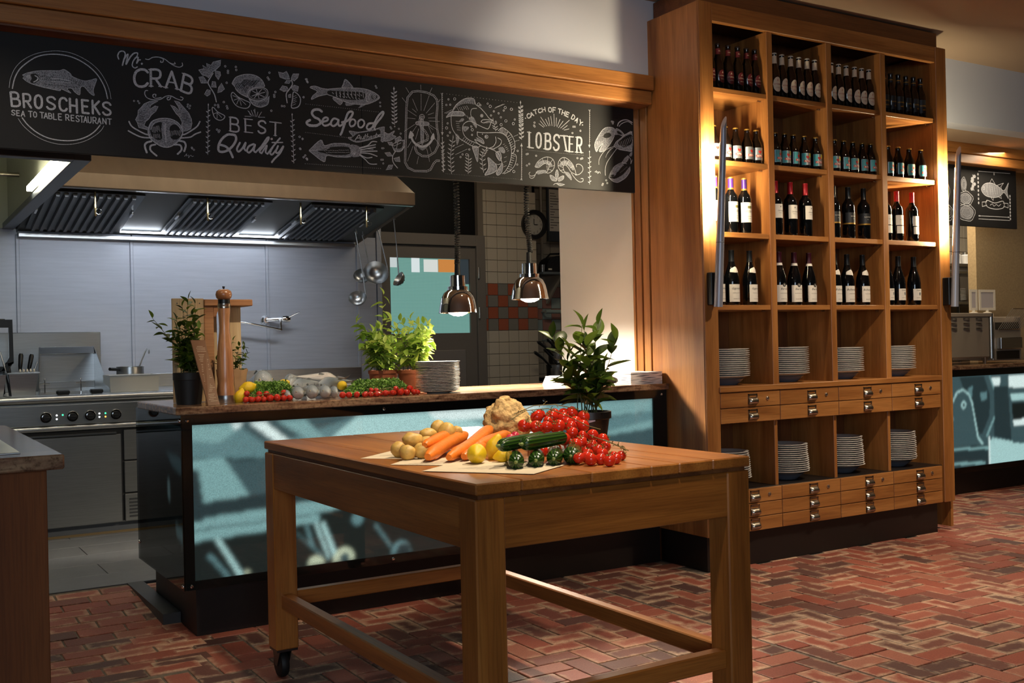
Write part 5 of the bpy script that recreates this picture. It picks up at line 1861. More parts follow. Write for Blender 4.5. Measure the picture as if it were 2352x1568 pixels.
for k, (x0, x1) in enumerate(((1.42, 1.60), (1.98, 2.22))):
    obj('tomato_vine', MB().tube([(x0+(x1-x0)*i/8, 4.555+.006*math.sin(i*2), 1.017+.004*math.cos(i*1.7)) for i in range(9)], .0018, 6), vine_m, label='thin vine stem over the cherry tomatoes, %s bunch' % ('left' if k == 0 else 'right'), cat='vine', group='vine stems on the counter')

lemon(0, 1.452, 4.66, 1.045, .0300, (.3, 1.45, .3), 'upper deep yellow lemon beside the paper-wrapped herb', 'lemons on the counter')
lemon(1, 1.395, 4.60, GZ+.0262, .0265, (.2, .3, 0), 'lower yellow lemon beside the foot of the mill', 'lemons on the counter')
lemon(2, 1.665, 4.80, 1.046, .0285, (1.2, 0, .4), 'lemon peeping out behind the left parsley', 'lemons on the counter')
lemon(0, 1.925, 4.715, 1.034, .0250, (1.5, .5, 0), 'lemon at the left end of the right parsley', 'lemons on the counter')
lemon(1, 2.202, 4.80, 1.035, .0200, (1.2, 0, .4), 'lemon peeping over the right parsley bunch', 'lemons on the counter')


# parsley bunches: uncountable sprigs
def parsley(x0, x1, y0, y1, z0, z1, n, lbl):
    mb = MB()
    rs = random.Random(int(x0*1000))
    for k in range(n):
        t = rs.random()
        x = x0+(x1-x0)*t
        edge = min(1, 4.5*min(t, 1-t)+.25)
        a = rs.uniform(0, math.pi)
        rr_ = rs.uniform(.55, 1)
        y = (y0+y1)/2-(y1-y0)/2*rr_*math.cos(a)
        z = z0+(z1-z0)*edge*rr_*math.sin(a)
        s_ = rs.uniform(.005, .011)
        R_ = Matrix.Rotation(rs.uniform(0, 6.28), 3, 'Z') @ Matrix.Rotation(rs.uniform(-1.2, 1.2), 3, 'X') @ Matrix.Rotation(rs.uniform(-1.2, 1.2), 3, 'Y')
        for q in (-.9, 0, .9):
            c_, s2 = math.cos(q), math.sin(q)
            pts = [Vector((0, 0, 0)), Vector((.55*c_-.25*s2, .55*s2+.25*c_, .1)), Vector((c_, s2, 0)), Vector((.55*c_+.25*s2, .55*s2-.25*c_, .1))]
            mb.face([tuple(R_ @ (p*s_)+Vector((x, y, z))) for p in pts])
    mb.noflip = True
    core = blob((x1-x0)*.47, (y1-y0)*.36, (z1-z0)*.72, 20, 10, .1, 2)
    r_ = obj('parsley_bunch', mb, parsley_m, label=lbl, cat='parsley', group='parsley bunches')
    r_['kind'] = 'stuff'
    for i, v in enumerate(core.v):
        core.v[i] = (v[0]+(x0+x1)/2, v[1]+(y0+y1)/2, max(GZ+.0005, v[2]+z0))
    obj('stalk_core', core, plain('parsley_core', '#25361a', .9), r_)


m_, nt, b = nmat('parsley_leaf')
ge = nd(nt, 'ShaderNodeNewGeometry')
r_ = ramp(nt, ge.outputs['Random Per Island'], [(0, lin('#3a5a1a')), (.6, lin('#6c9a34')), (1, lin('#a2c45a'))])
nt.links.new(r_.outputs[0], b.inputs['Base Color'])
b.inputs['Roughness'].default_value = .5
parsley_m = m_
parsley(1.455, 1.665, 4.60, 4.74, GZ+.012, GZ+.088, 4200, 'curly green parsley bunch in front of the largest fish head')
parsley(1.925, 2.235, 4.58, 4.72, GZ+.012, GZ+.080, 5200, 'long curly parsley bunch beside the plate stack and clay pots')


# fish
def fishmat():
    m, nt, b = nmat('fish_scales')
    tc = nd(nt, 'ShaderNodeTexCoord')
    sp = nd(nt, 'ShaderNodeSeparateXYZ')
    nt.links.new(tc.outputs['Object'], sp.inputs[0])
    vo = nd(nt, 'ShaderNodeTexVoronoi', i_Scale=26.0)
    nt.links.new(tc.outputs['Object'], vo.inputs['Vector'])
    r = ramp(nt, sp.outputs[2], [(0.0, lin('#f4ece2')), (.4, lin('#e2ded6')), (.72, lin('#b3bcc0')), (1, lin('#7f8c94'))])
    mp = nd(nt, 'ShaderNodeMath', operation='MULTIPLY_ADD')
    mp.inputs[1].default_value = .55
    mp.inputs[2].default_value = .5
    nt.links.new(sp.outputs[2], mp.inputs[0])
    nt.links.new(mp.outputs[0], r.inputs[0])
    d = ramp(nt, vo.outputs['Distance'], [(.1, (1, 1, 1, 1)), (.6, (.6, .6, .62, 1))])
    mx = nd(nt, 'ShaderNodeMix', data_type='RGBA', blend_type='MULTIPLY')
    mx.inputs[0].default_value = .6
    nt.links.new(r.outputs[0], mx.inputs[6])
    nt.links.new(d.outputs[0], mx.inputs[7])
    nt.links.new(mx.outputs[2], b.inputs['Base Color'])
    b.inputs['Roughness'].default_value = .2
    b.inputs['Metallic'].default_value = .12
    b.inputs['Coat Weight'].default_value = .6
    bp = nd(nt, 'ShaderNodeBump', i_Strength=.3, i_Distance=.02)
    nt.links.new(vo.outputs['Distance'], bp.inputs['Height'])
    nt.links.new(bp.outputs[0], b.inputs['Normal'])
    return m


fish_m = fishmat()
fin_m = plain('fish_fin', '#8b8f8c', .35, .3)
eye_m = plain('fish_eye', '#c9b98a', .1)
pup_m = plain('fish_pupil', '#0a0a0a', .08)


def fish_parts(L=7.5):
    """unit fish: nose at origin, body along +y, half height 1"""
    n, sg = 22, 20
    mb = MB()

    def prof(t):
        if t < .28:
            return .10+.90*math.sin(math.pi/2*(t/.28)**.95)
        return (1-(t-.28)/.72)**.85*.86+.14

    def fn(i, j):
        t = i/n
        a = 2*math.pi*j/sg
        h = prof(t)
        w = h*.62*(1-.5*t)
        droop = -.06*(1-t)
        x, z = w*math.cos(a), h*math.sin(a)
        if t < .1 and abs(math.sin(a)) < .35 and abs(math.cos(a)) > .5:
            x *= .9
        return (x, t*L*.86, z+droop)
    mb.grid(n+1, sg, fn, close_v=True)
    mb.f.append(tuple(range(sg)))
    body = mb
    tail = MB().face([(0, L*.84, .14), (0, L*.90, .35), (0, L, 1.0), (.02, L*.95, 0), (0, L, -1.0), (0, L*.90, -.35), (0, L*.84, -.14)])
    fins = MB().face([(0, L*.40, .80), (0, L*.47, .98), (0, L*.58, .74), (0, L*.5, .6)]).face([(.42, L*.25, -.3), (.75, L*.40, -.75), (.5, L*.42, -.8), (.38, L*.30, -.5)]).face([(-.42, L*.25, -.3), (-.75, L*.40, -.75), (-.5, L*.42, -.8), (-.38, L*.30, -.5)]).face([(0, L*.55, -.7), (0, L*.66, -1.0), (0, L*.7, -.55)])
    eyes = MB()
    pup = MB()
    for s in (-1, 1):
        eyes.v += []
        e = blob(.06, .10, .10, 10, 8)
        k = len(eyes.v)
        eyes.v += [(x+s*.345, y+L*.105, z+.16) for x, y, z in e.v]
        eyes.f += [tuple(i+k for i in f) for f in e.f]
        e = blob(.04, .07, .07, 8, 6)
        k = len(pup.v)
        pup.v += [(x+s*.385, y+L*.105, z+.16) for x, y, z in e.v]
        pup.f += [tuple(i+k for i in f) for f in e.f]
    gl = MB()
    for s in (-1, 1):
        gl.tube([(s*.53*math.cos(a)*1.02, L*(.20+.03*math.cos(a*1.2)), .90*math.sin(a)-.05) for a in [-.9+.2*i for i in range(10)]], .018, 5)
    mo = MB().tube([(-.20, L*.075, -.22), (-.10, L*.03, -.12), (0, L*.004, -.08), (.10, L*.03, -.12), (.20, L*.075, -.22)], .018, 5)
    return body.mesh('fish_body', fish_m, 60), tail.mesh('tail', fin_m), fins.mesh('fins', fin_m), eyes.mesh('eyes', eye_m, 60), pup.mesh('pupils', pup_m, 60), gl.mesh('gill', fin_m, 60), mo.mesh('mouth', pup_m)


FP = fish_parts()


def fish(x, y, z, r, rz, roll=0, pitch=0, lbl='', sl=1.0, sw=1.0):
    t = root('fish', (x, y, z), lbl, 'fish', 'fish on the counter')
    for nm, me in zip(('body', 'tail', 'fins', 'eyes', 'pupils', 'gill', 'mouth'), FP):
        obj(nm, me, None, t, loc=(0, 0, 0))
    t.rotation_mode = 'YXZ'
    t.rotation_euler = (pitch, roll, rz)
    t.scale = (r*sw, r*sl, r)
    return t


fish(1.602, 4.535, GZ+.0255, .0245, .05, 0, 0, 'small silver fish at the left of the front row', .9, 1.2)
fish(1.651, 4.515, GZ+.0325, .0315, .02, 0, .05, 'silver fish facing out, second in the front row', .9, 1.55)
fish(1.712, 4.505, GZ+.0345, .0335, -.02, 0, .05, 'silver fish facing out, third in the front row', .9, 1.5)
fish(1.774, 4.510, GZ+.0325, .0315, -.06, 0, .05, 'silver fish facing out, fourth in the front row', .9, 1.5)
fish(1.820, 4.525, GZ+.0295, .0285, -.12, 0, .03, 'silver fish facing out, beside the right tomatoes', .9, 1.1)
fish(1.628, 4.90, GZ+.080, .0640, .12, 0, -.08, 'largest fish head, rising behind the left parsley', .6, 1.4)
fish(1.735, 4.90, GZ+.066, .0520, -.35, 0, -.06, 'grey fish behind the lemon, tail towards the range', .8, 1.3)
fish(1.672, 4.705, GZ+.066, .0310, -1.15, .35, 0, 'fish lying crosswise over the front row, head to the left', .9, 1.25)
fish(1.930, 4.80, GZ+.090, .0340, 1.35, 1.2, .05, 'brownish opened fish on top of the pile', .85, 1.3)
fish(1.815, 4.735, GZ+.068, .0350, -1.35, 1.0, 0, 'silvery fish with dark head under the opened one', .85, 1.3)
fish(1.905, 4.93, GZ+.078, .0300, -1.2, .9, 0, 'silvery fish at the back right of the pile', .8, 1.2)
# ice bed under the pile
icm = plain('crushed_ice', '#c9d2da', .3, bump=.6, bscale=60)
ib = blob(.165, .19, .045, 26, 12, .12, 3, 9)
ib.v = [(x+1.76, y+4.82, max(GZ+.0004, z+GZ+.0006)) for x, y, z in ib.v]
obj('ice_bed', ib, icm, smooth=60, label='low mound of ice under the heaped fish', cat='ice', kind='stuff')

# clay pots with tall herbs
clay = plain('terracotta', '#8a4a2a', .75, noise=.1, nscale=14)
for k, (c, r0, lbl) in enumerate((((2.255, 4.965), .076, 'tall leafy herb in the left clay pot'), ((2.375, 4.855), .082, 'tall leafy herb in the right clay pot, beside the plates'))):
    t = root('potted_herb', (c[0], c[1], GZ), lbl, 'plant', 'herbs in clay pots')
    pot(t, c, GZ+.0003, .112, r0*.80, r0, clay, .012, rimw=.002)
    rs_ = random.Random(20+k)
    stl = []
    for i in range(20):
        a = rs_.uniform(0, 6.28)
        rr_ = rs_.uniform(0, 1)**.6
        stl.append((rs_.uniform(-.045, .045), rs_.uniform(-.045, .045), rr_*.135*math.cos(a), rr_*.12*math.sin(a), rs_.uniform(.15, .27)))
    if k == 0:
        stl.append((0, 0, .0, -.02, .40))
    plant(t, c, GZ+.10, stl, basil_me, 14, (.044, .078), .05, (-.5, .6), .15, .0015)

# plate stack on the counter
stack(2.382, 4.605, GZ+.0005, 20, 'on the granite counter', 'plates on the counter', pitch=.0074, me=small_me, base=False)

# folded napkins and a dark plate beside them
nap = plain('white_linen', '#ece6e3', .85)
for i in range(7):
    def ff(a, b, i=i):
        x = 3.475+.215*a/10
        y = 4.475+.19*b/5
        return (x, y, GZ+.001+i*.0098+.0042+.0016*math.sin(a*.9+i*2.1)+.001*math.cos(b+i))
    n_ = MB().grid(11, 6, ff)
    k = len(n_.v)
    n_.v += [(x, y, z-.0088) for x, y, z in n_.v]
    n_.f += [tuple(q+k for q in f) for f in n_.f]
    brd = [a*6 for a in range(11)]+[60+b for b in range(1, 6)]+[a*6+5 for a in range(9, -1, -1)]+[b for b in range(4, 0, -1)]
    for p, q in zip(brd, brd[1:]+brd[:1]):
        n_.f.append((p, q, q+k, p+k))
    obj('folded_napkin', n_, nap, smooth=50, label='white folded napkin beside the oak jamb, %s from the top' % ORD[6-i], cat='napkin', group='folded napkins')
for i in range(6):
    def ff2(a, b, i=i):
        return (3.20+.255*a/10+.004*i, 4.70+.22*b/5, GZ+.001+i*.0085+.0038+.0012*math.sin(a*.8+i*1.3))
    n_ = MB().grid(11, 6, ff2)
    k = len(n_.v)
    n_.v += [(x, y, z-.0078) for x, y, z in n_.v]
    n_.f += [tuple(q+k for q in f) for f in n_.f]
    for p, q in zip(brd, brd[1:]+brd[:1]):
        n_.f.append((p, q, q+k, p+k))
    obj('folded_napkin', n_, nap, smooth=50, label='white cloth in the wide pile behind the table laurel, %s from the top' % ORD[5-i], cat='napkin', group='cloths in the wide pile')
obj('bread_stone', blob(.075, .045, .026, 24, 12, .12, 2, 4), plain('dark_bread', '#3a3020', .7, noise=.3, nscale=20), smooth=60, loc=(3.37, 4.56, GZ+.026), label='dark flattish loaf in front of the white napkins', cat='bread')

# heat lamps on coiled cords
lampw = emis('heat_bulb', '#fff3df', 30)
for k, (lx, ly, zb, lbl) in enumerate(((2.665, 4.9, 1.386, 'polished dome heat lamp over the plates, nearer of the two'), (3.116, 4.9, 1.460, 'polished dome heat lamp before the white wall'))):
    t = root('heat_lamp', (lx, ly, zb), lbl, 'lamp', 'heat lamps over the counter')
    R_ = .104
    sh = [(R_, 0), (R_*.985, .006), (R_*.93, .04), (R_*.86, .075), (R_*.72, .105), (R_*.52, .120), (R_*.52, .138), (R_*.40, .140), (R_*.385, .196), (.015, .202), (0, .202)]
    obj('shade', MB().lathe([(r-.002, z-.001) for r, z in sh[:-2][::-1]]+sh, 40, (lx, ly, zb)), M['chrome'], t, smooth=35)
    obj('bulb', MB().lathe([(0, -.018), (.025, -.015), (.048, -.004), (.058, .012), (.05, .03), (.02, .07), (0, .075)], 24, (lx, ly, zb)), lampw, t, smooth=50)
    obj('warning_sign', MB().prism([(-.018, .070), (.018, .070), (0, .040)], 'y', 0, .001), plain('warning_yellow', '#c7921e', .5), t, loc=(-R_*.86*.52, -R_*.86*.86, 0)).rotation_euler = (-.12, 0, -.54)
    # coiled cord
    pts = []
    ztop = CEIL-.02
    z0 = zb+.26
    nt_ = 84
    obj('cord_sleeve', MB().lathe([(.016, 0), (.014, .06), (0, .062)], 12, (lx, ly, zb+.198)), M['rubber'], t, smooth=40)
    for i in range(nt_*10+1):
        f = i/(nt_*10)
        a = 2*math.pi*i/10
        g = f**(1.25)
        wob = (.012*math.sin(f*9+k*2)*(1-f)) if k else .006*math.sin(f*6)*(1-f)
        pts.append((lx+.0125*math.cos(a)+wob, ly+.0125*math.sin(a), z0+(ztop-z0)*g))
    obj('ceiling_rose', MB().lathe([(0, CEIL-.03), (.045, CEIL-.028), (.05, CEIL-.0005), (0, CEIL-.0005)], 20, (lx, ly, 0)), M['blackplastic'], t, smooth=40)
    obj('coiled_cord', MB().tube(pts, .0042, 5), M['rubber'], t, smooth=60)
    light('heat_lamp_beam', 'SPOT', (lx, ly, zb-.025), 150 if k == 0 else 115, (1, .88, .70), (lx, ly, 0), spot_size=math.radians(164), spot_blend=.5, shadow_soft_size=.05)

# ================================================================ KITCHEN THINGS
# pot-filler tap on the steel wall
tp = root('wall_tap', (2.69, 8.05, 1.44), 'chrome swing-arm pot filler tap on the steel wall', 'tap')
obj('rosette', MB().lathe([(0, .03), (.02, .03), (.024, .02), (.034, .012), (.04, 0)], 20, (2.66, 8.058, 1.441), Matrix.Rotation(math.pi/2, 3, 'X')), M['chrome'], tp, smooth=40)
obj('valve', MB().tube([(2.66, 8.03, 1.441), (2.73, 8.0, 1.445), (2.80, 7.96, 1.445)], [.016, .018, .016], 12).lathe([(0, -.03), (.026, -.03), (.03, 0), (.026, .03), (0, .03)], 16, (2.79, 7.96, 1.447), Matrix.Rotation(math.pi/2, 3, 'Y')), M['chrome'], tp, smooth=40)
obj('lever', MB().tube([(2.80, 7.95, 1.455), (2.86, 7.90, 1.49), (2.88, 7.88, 1.497)], [.007, .005, .005], 8), M['chrome'], tp, smooth=40)
obj('drop', MB().tube([(2.745, 7.985, 1.44), (2.745, 7.95, 1.43), (2.745, 7.94, 1.355)], .009, 10), M['chrome'], tp, smooth=40)
obj('arm', MB().tube([(2.75, 7.94, 1.362), (2.46, 7.92, 1.418), (2.40, 7.92, 1.425)], .0095, 10), M['chrome'], tp, smooth=40)

# ladles hanging from the hood edge
def ladle(top, low, R_, tilt, lbl, wide=False, holes=False):
    t = root('ladle', top, lbl, 'ladle', 'ladles hanging from the hood')
    T, Lw = Vector(top), Vector(low)
    obj('handle', MB().tube([T+Vector((.012, 0, .0)), T+Vector((.006, 0, .018)), T+Vector((-.004, 0, .012)), T, T.lerp(Lw, .5)+Vector((.004, 0, 0)), Lw], [.003, .003, .003, .006 if wide else .004, .006 if wide else .004, .005], 8), M['steel'], t, smooth=50)
    bw = MB().lathe([(0, -R_*.78), (R_*.45, -R_*.70), (R_*.8, -R_*.42), (R_, 0), (R_*.985, .002), (R_*.77, -R_*.40), (R_*.42, -R_*.67), (0, -R_*.745)], 28)
    Rm = Matrix.Rotation(tilt[2], 4, 'Z') @ Matrix.Rotation(tilt[0], 4, 'X') @ Matrix.Rotation(tilt[1], 4, 'Y')
    rimp = Rm @ Vector((R_*.97, 0, 0))
    bw.xf(Matrix.Translation(Lw-rimp) @ Rm)
    b_ = obj('bowl', bw, M['steel'], t, smooth=50)
    if holes:
        for q in range(14):
            a = q*2.4
            rr_ = R_*.2*math.sqrt(q)
            p = Rm @ Vector((rr_*math.cos(a), rr_*math.sin(a), -R_*.80*math.sqrt(max(0, 1-(rr_/R_)**2))))
            nn = p.normalized()
            obj('hole', MB().lathe([(0, .002), (.004, .0015), (.004, 0)], 8, Lw-rimp+p, nn.to_track_quat('Z', 'X').to_matrix()), M['black'], b_)
    return t


ladle((3.25, 7.62, 2.098), (3.315, 7.60, 1.625), .072, (.75, -.55, .2), 'soup ladle hanging lowest, at the left')
ladle((3.43, 7.60, 2.130), (3.50, 7.58, 1.815), .100, (1.15, -.5, .3), 'big deep ladle with a thick handle, hanging in the middle', True)
ladle((3.352, 7.72, 2.085), (3.42, 7.74, 1.80), .07, (.9, -.4, 0), 'thin-handled ladle mostly hidden behind the big one')
ladle((3.428, 7.30, 2.18), (3.46, 7.30, 1.765), .060, (-.6, -.9, .4), 'perforated skimmer hanging rightmost of the ladles', False, True)
hk = root('hook_rail', (3.42, 7.5, 2.12), 'short steel hooks on the right hood edge carrying the ladles', 'hook')
for x, y, z in ((3.25, 7.62, 2.098), (3.43, 7.60, 2.130), (3.352, 7.72, 2.085), (3.428, 7.30, 2.18)):
    obj('hook', MB().tube([(x+.002, y, uz(y)+.025), (x+.002, y, z+.02), (x+.002, y-.012, z+.006), (x+.002, y-.016, z+.02)], .0028, 6), M['steel'], hk)

# utensil container at the left
SZ = .955
gn = root('utensil_bin', (.80, 7.28, SZ), 'steel container holding utensils at the left of the range', 'container')
def taper(x0, x1, y0, y1, z0, z1, k, th=.003):
    mb = MB()
    o = [(x0+k, y0+k, z0), (x1-k, y0+k, z0), (x1-k, y1-k, z0), (x0+k, y1-k, z0), (x0, y0, z1), (x1, y0, z1), (x1, y1, z1), (x0, y1, z1)]
    i_ = [(x0+th, y0+th, z1), (x1-th, y0+th, z1), (x1-th, y1-th, z1), (x0+th, y1-th, z1), (x0+k+th, y0+k+th, z0+th), (x1-k-th, y0+k+th, z0+th), (x1-k-th, y1-k-th, z0+th), (x0+k+th, y1-k-th, z0+th)]
    mb.v = o+i_
    mb.f = [(3, 2, 1, 0), (0, 1, 5, 4), (1, 2, 6, 5), (2, 3, 7, 6), (3, 0, 4, 7), (4, 5, 9, 8), (5, 6, 10, 9), (6, 7, 11, 10), (7, 4, 8, 11), (8, 9, 13, 12), (9, 10, 14, 13), (10, 11, 15, 14), (11, 8, 12, 15), (12, 13, 14, 15)]
    return mb
obj('container', taper(.735, .905, 7.20, 7.40, SZ, 1.10, .018), M['steel'], gn)
obj('rim', MB().cbox(.725, .915, 7.19, 7.20, 1.092, 1.102, .003).cbox(.725, .915, 7.40, 7.41, 1.092, 1.102, .003).cbox(.725, .735, 7.2, 7.4, 1.092, 1.102, .003).cbox(.905, .915, 7.2, 7.4, 1.092, 1.102, .003), M['steel'], gn)
gn2 = root('utensil_bin', (.66, 7.28, SZ), 'steel container cut by the left picture edge', 'container')
obj('container', taper(.56, .722, 7.20, 7.40, SZ, 1.09, .018), M['steel'], gn2)
for k, (x, y, dx, dz, m__, lbl) in enumerate(((.80, 7.30, .02, .21, M['blackplastic'], 'black-handled spatula in the steel utensil container, tallest'), (.835, 7.32, .05, .20, M['blackplastic'], 'black-handled turner leaning right in the utensil container'), (.77, 7.31, -.03, .12, M['blackplastic'], 'short black-handled tool at the left of the container'), (.85, 7.28, .06, .12, M['steel'], 'thin steel whisk handle leaning out of the container'), (.765, 7.26, -.07, .23, M['steel'], 'long steel tongs leaning left from the container'))):
    a_ = Vector((x, y, SZ+.006))
    b2 = Vector((x+dx, y, SZ+.14+dz*.6))
    t = root('utensil', tuple(a_), lbl, 'utensil', 'utensils in the container')
    obj('shaft', MB().tube([a_, a_.lerp(b2, .6)], .004, 6), M['steel'], t)
    obj('grip', MB().tube([a_.lerp(b2, .58), a_.lerp(b2, .7), a_.lerp(b2, .95), b2], [.009, .013, .015, .010] if m__ is M['blackplastic'] else [.004, .005, .005, .004], 10), m__, t, smooth=50)
for k in range(5):
    t = root('spoon', (.80+.017*k, 7.245, SZ+.01), 'small pale spoon in the steel container, %s from left' % ORD[k], 'spoon', 'pale spoons in the container')
    obj('handle', MB().tube([(.80+.017*k, 7.245, SZ+.006), (.805+.02*k, 7.235, 1.105)], .003, 6), lab_white, t)
    obj('tip', MB().lathe([(0, 0), (.006, .004), (.007, .014), (.004, .022), (0, .024)], 8, (.805+.02*k, 7.235, 1.10)), lab_white, t, smooth=50)

# black machine handle at the far left
bh = root('press_grill', (.70, 7.55, SZ), 'contact grill with big black bracket handle at the left edge', 'grill')
obj('body', MB().cbox(.35, .74, 7.45, 7.85, SZ, 1.13, .01), M['steel_dark'], bh)
obj('handle', MB().prism([(.60, 1.435), (.772, 1.435), (.775, 1.16), (.745, 1.14), (.735, 1.17), (.75, 1.20), (.75, 1.385), (.60, 1.385)], 'y', 7.28, 7.315), M['blackplastic'], bh)
obj('grip_caps', MB().tube([(.60, 7.297, 1.425), (.73, 7.297, 1.425)], .016, 10), M['chrome'], bh, smooth=40)
obj('pivot_arm', MB().prism([(.735, 1.16), (.775, 1.17), (.74, 1.11), (.70, 1.11)], 'y', 7.28, 7.315).cbox(.60, .73, 7.28, 7.5, 1.11, 1.14, .004), M['blackplastic'], bh)

# griddle splash guard
sg_ = root('splash_guard', (1.15, 7.5, SZ), 'three-sided steel splash guard round the griddle', 'splash guard')
def sheet(pts, th=.0025):
    mb = MB()
    p = [Vector(q) for q in pts]
    n = (p[1]-p[0]).cross(p[2]-p[0]).normalized()*th
    k = len(p)
    mb.v = [tuple(q) for q in p]+[tuple(q+n) for q in p]
    mb.f = [tuple(range(k)), tuple(range(k, 2*k))[::-1]]+[(i, (i+1) % k, k+(i+1) % k, k+i) for i in range(k)]
    return mb
obj('back', sheet([(.985, 7.78, SZ), (1.335, 7.78, SZ), (1.335, 7.78, 1.262), (.985, 7.78, 1.262)]), M['steel'], sg_)
obj('top_flange', sheet([(.985, 7.78, 1.262), (1.335, 7.78, 1.262), (1.325, 7.70, 1.215), (.985, 7.70, 1.215)]), M['steel_h'], sg_)
obj('left_wing', sheet([(.985, 7.78, SZ), (.985, 7.78, 1.262), (.905, 7.22, .985), (.905, 7.22, SZ)]), M['steel_dark'], sg_)
obj('right_wing', sheet([(1.335, 7.78, SZ), (1.335, 7.78, 1.262), (1.338, 7.25, .975), (1.338, 7.25, SZ)]), M['steel'], sg_)
gr_ = root('pan_rack', (1.12, 7.45, SZ), 'low steel rack bar with upright pins on the griddle', 'rack')
obj('bar', MB().cbox(.95, 1.30, 7.55, 7.56, .985, 1.03, .003), M['steel'], gr_)
for x in (.97, 1.19):
    obj('pin', MB().tube([(x, 7.42, SZ), (x, 7.42, 1.045)], .003, 6).tube([(x-.03, 7.42, 1.02), (x+.03, 7.42, 1.02)], .003, 6).lathe([(0, .012), (.005, .006), (.005, 0), (0, -.004)], 10, (x, 7.42, 1.045)), M['chrome'], gr_, smooth=40)
for x, lbl in ((1.045, 'black-gripped griddle iron lying on the range, left one'), (1.245, 'black-gripped griddle iron lying on the range, right one')):
    t = root('griddle_iron', (x, 7.17, SZ), lbl, 'griddle iron', 'black irons on the range')
    obj('grip', MB().cbox(x-.04, x+.035, 7.14, 7.20, SZ+.002, SZ+.028, .006), M['blackplastic'], t)
    obj('stem', MB().tube([(x, 7.17, SZ+.012), (x-.01, 7.30, SZ+.012)], .006, 8), M['steel_dark'], t)

# pale rectangular tray standing on the range, saucepan with ladle behind it
ty = root('steel_tray', (1.49, 7.28, SZ), 'deep pale steel tray standing at the range front', 'tray')
obj('tray', taper(1.335, 1.648, 7.22, 7.46, SZ+.0005, 1.065, .004), plain('pale_enamel', '#b9b9b3', .45, .2), ty)
obj('lip', MB().cbox(1.328, 1.655, 7.214, 7.222, 1.058, 1.066, .002), M['steel'], ty)
sp_ = root('saucepan', (1.555, 7.72, SZ), 'steel saucepan with a ladle handle behind the pale tray', 'saucepan')
obj('pan', MB().lathe([(0, SZ), (.085, SZ), (.092, SZ+.008), (.092, SZ+.155), (.097, SZ+.158), (.089, SZ+.158), (.087, SZ+.01), (0, SZ+.006)], 28, (1.565, 7.72, 0)), M['steel'], sp_, smooth=40)
obj('grip', MB().tube([(1.485, 7.68, SZ+.14), (1.41, 7.62, SZ+.145)], .012, 10), M['blackplastic'], sp_, smooth=40)
obj('ladle_handle', MB().tube([(1.60, 7.70, SZ+.10), (1.665, 7.70, 1.215), (1.68, 7.70, 1.235), (1.69, 7.70, 1.225), (1.69, 7.70, 1.20)], .005, 8), M['steel'], sp_, smooth=40)

# ---------------- pans on the far shelf
sh1 = obj('pan_shelf', MB().cbox(5.40, 6.3, 8.12, 8.50, .855, .885, .004), M['steel_dark'], label='dark steel shelf carrying the saucepans by the tiled wall', cat='shelf')
for k, (x, y, R_, z, lbl) in enumerate(((5.58, 8.30, .115, .886, 'large steel saucepan at the bottom of the pan heap'), (5.595, 8.31, .10, 1.012, 'steel saucepan stacked on the largest one'), (5.61, 8.30, .09, 1.125, 'smallest saucepan on top of the heap'), (5.80, 8.32, .10, .886, 'steel saucepan at the right, half behind the white wall'))):
    t = root('saucepan', (x, y, z), lbl, 'saucepan', 'saucepans on the far shelf')
    h = .118 if k in (0, 3) else .105
    obj('pan', MB().lathe([(0, z), (R_*.86, z), (R_*.97, z+.02), (R_, z+h), (R_+.005, z+h+.003), (R_-.005, z+h+.002), (R_*.93, z+.022), (0, z+.006)], 30, (x, y, 0)), M['steel'], t, smooth=40)
    e_ = Vector((x-.34+.03*k, y-.12, z+h+.13-.02*k))
    a_ = Vector((x-R_*.9, y-.04, z+h-.02))
    obj('handle', MB().tube([a_, a_.lerp(e_, .5)+Vector((0, 0, .01)), a_.lerp(e_, .93), e_], [.010, .011, .016, .010], 10), M['steel_dark'], t, smooth=40)
    if k < 2:
        e2 = e_+Vector((.14, .05, .02))
        a2 = a_+Vector((.08, -.02, 0))
        tt_ = root('frying_pan', tuple(a2), 'long-handled pan tucked in the saucepan heap, %s handle' % ('upper' if k else 'lower'), 'pan', 'long-handled pans on the far shelf')
        obj('handle', MB().tube([a2, a2.lerp(e2, .5)+Vector((0, 0, .008)), e2], [.009, .011, .012], 10), M['steel_dark'], tt_, smooth=40)
        obj('dish', MB().lathe([(0, 0), (.07, 0), (.085, .02), (.083, .021), (.068, .003), (0, .003)], 24, a2+Vector((.08, .02, -.004))), M['steel'], tt_, smooth=40)
# upper shelf with a portable radio
ws = root('wall_shelf', (5.75, 8.55, 1.88), 'grey wall shelf on brackets under the portable radio', 'shelf')
obj('board', MB().cbox(5.50, 6.4, 8.40, 8.70, 1.87, 1.895, .003), plain('grey_shelf', '#5f676c', .5), ws)
obj('bracket', MB().prism([(8.42, 1.87), (8.70, 1.87), (8.70, 1.60), (8.68, 1.60)], 'x', 5.72, 5.74), M['tile_cream'], ws)
rd = root('portable_radio', (5.72, 8.50, 1.895), 'rounded black portable radio on the grey wall shelf', 'radio')
obj('case', MB().prism([(5.57+.30*(.5-.5*math.cos(math.pi*i/12)), 1.896+.16*math.sin(math.pi*i/12)**.6) for i in range(13)], 'y', 8.44, 8.60), M['blackplastic'], rd)
obj('carry_handle', MB().tube([(5.60, 8.52, 2.02), (5.66, 8.52, 2.075), (5.80, 8.52, 2.085)], .009, 8), M['blackplastic'], rd, smooth=40)
obj('dial_label', MB().box(5.585, 5.625, 8.437, 8.441, 1.915, 1.93), lab_white, rd)
obj('front_panel', MB().cbox(5.73, 5.85, 8.425, 8.442, 1.90, 2.02, .004), plain('blue_grey_plastic', '#4a5660', .4), rd)
tb_ = root('steel_tumbler', (5.53, 8.48, 1.895), 'small steel tumbler beside the radio', 'cup')
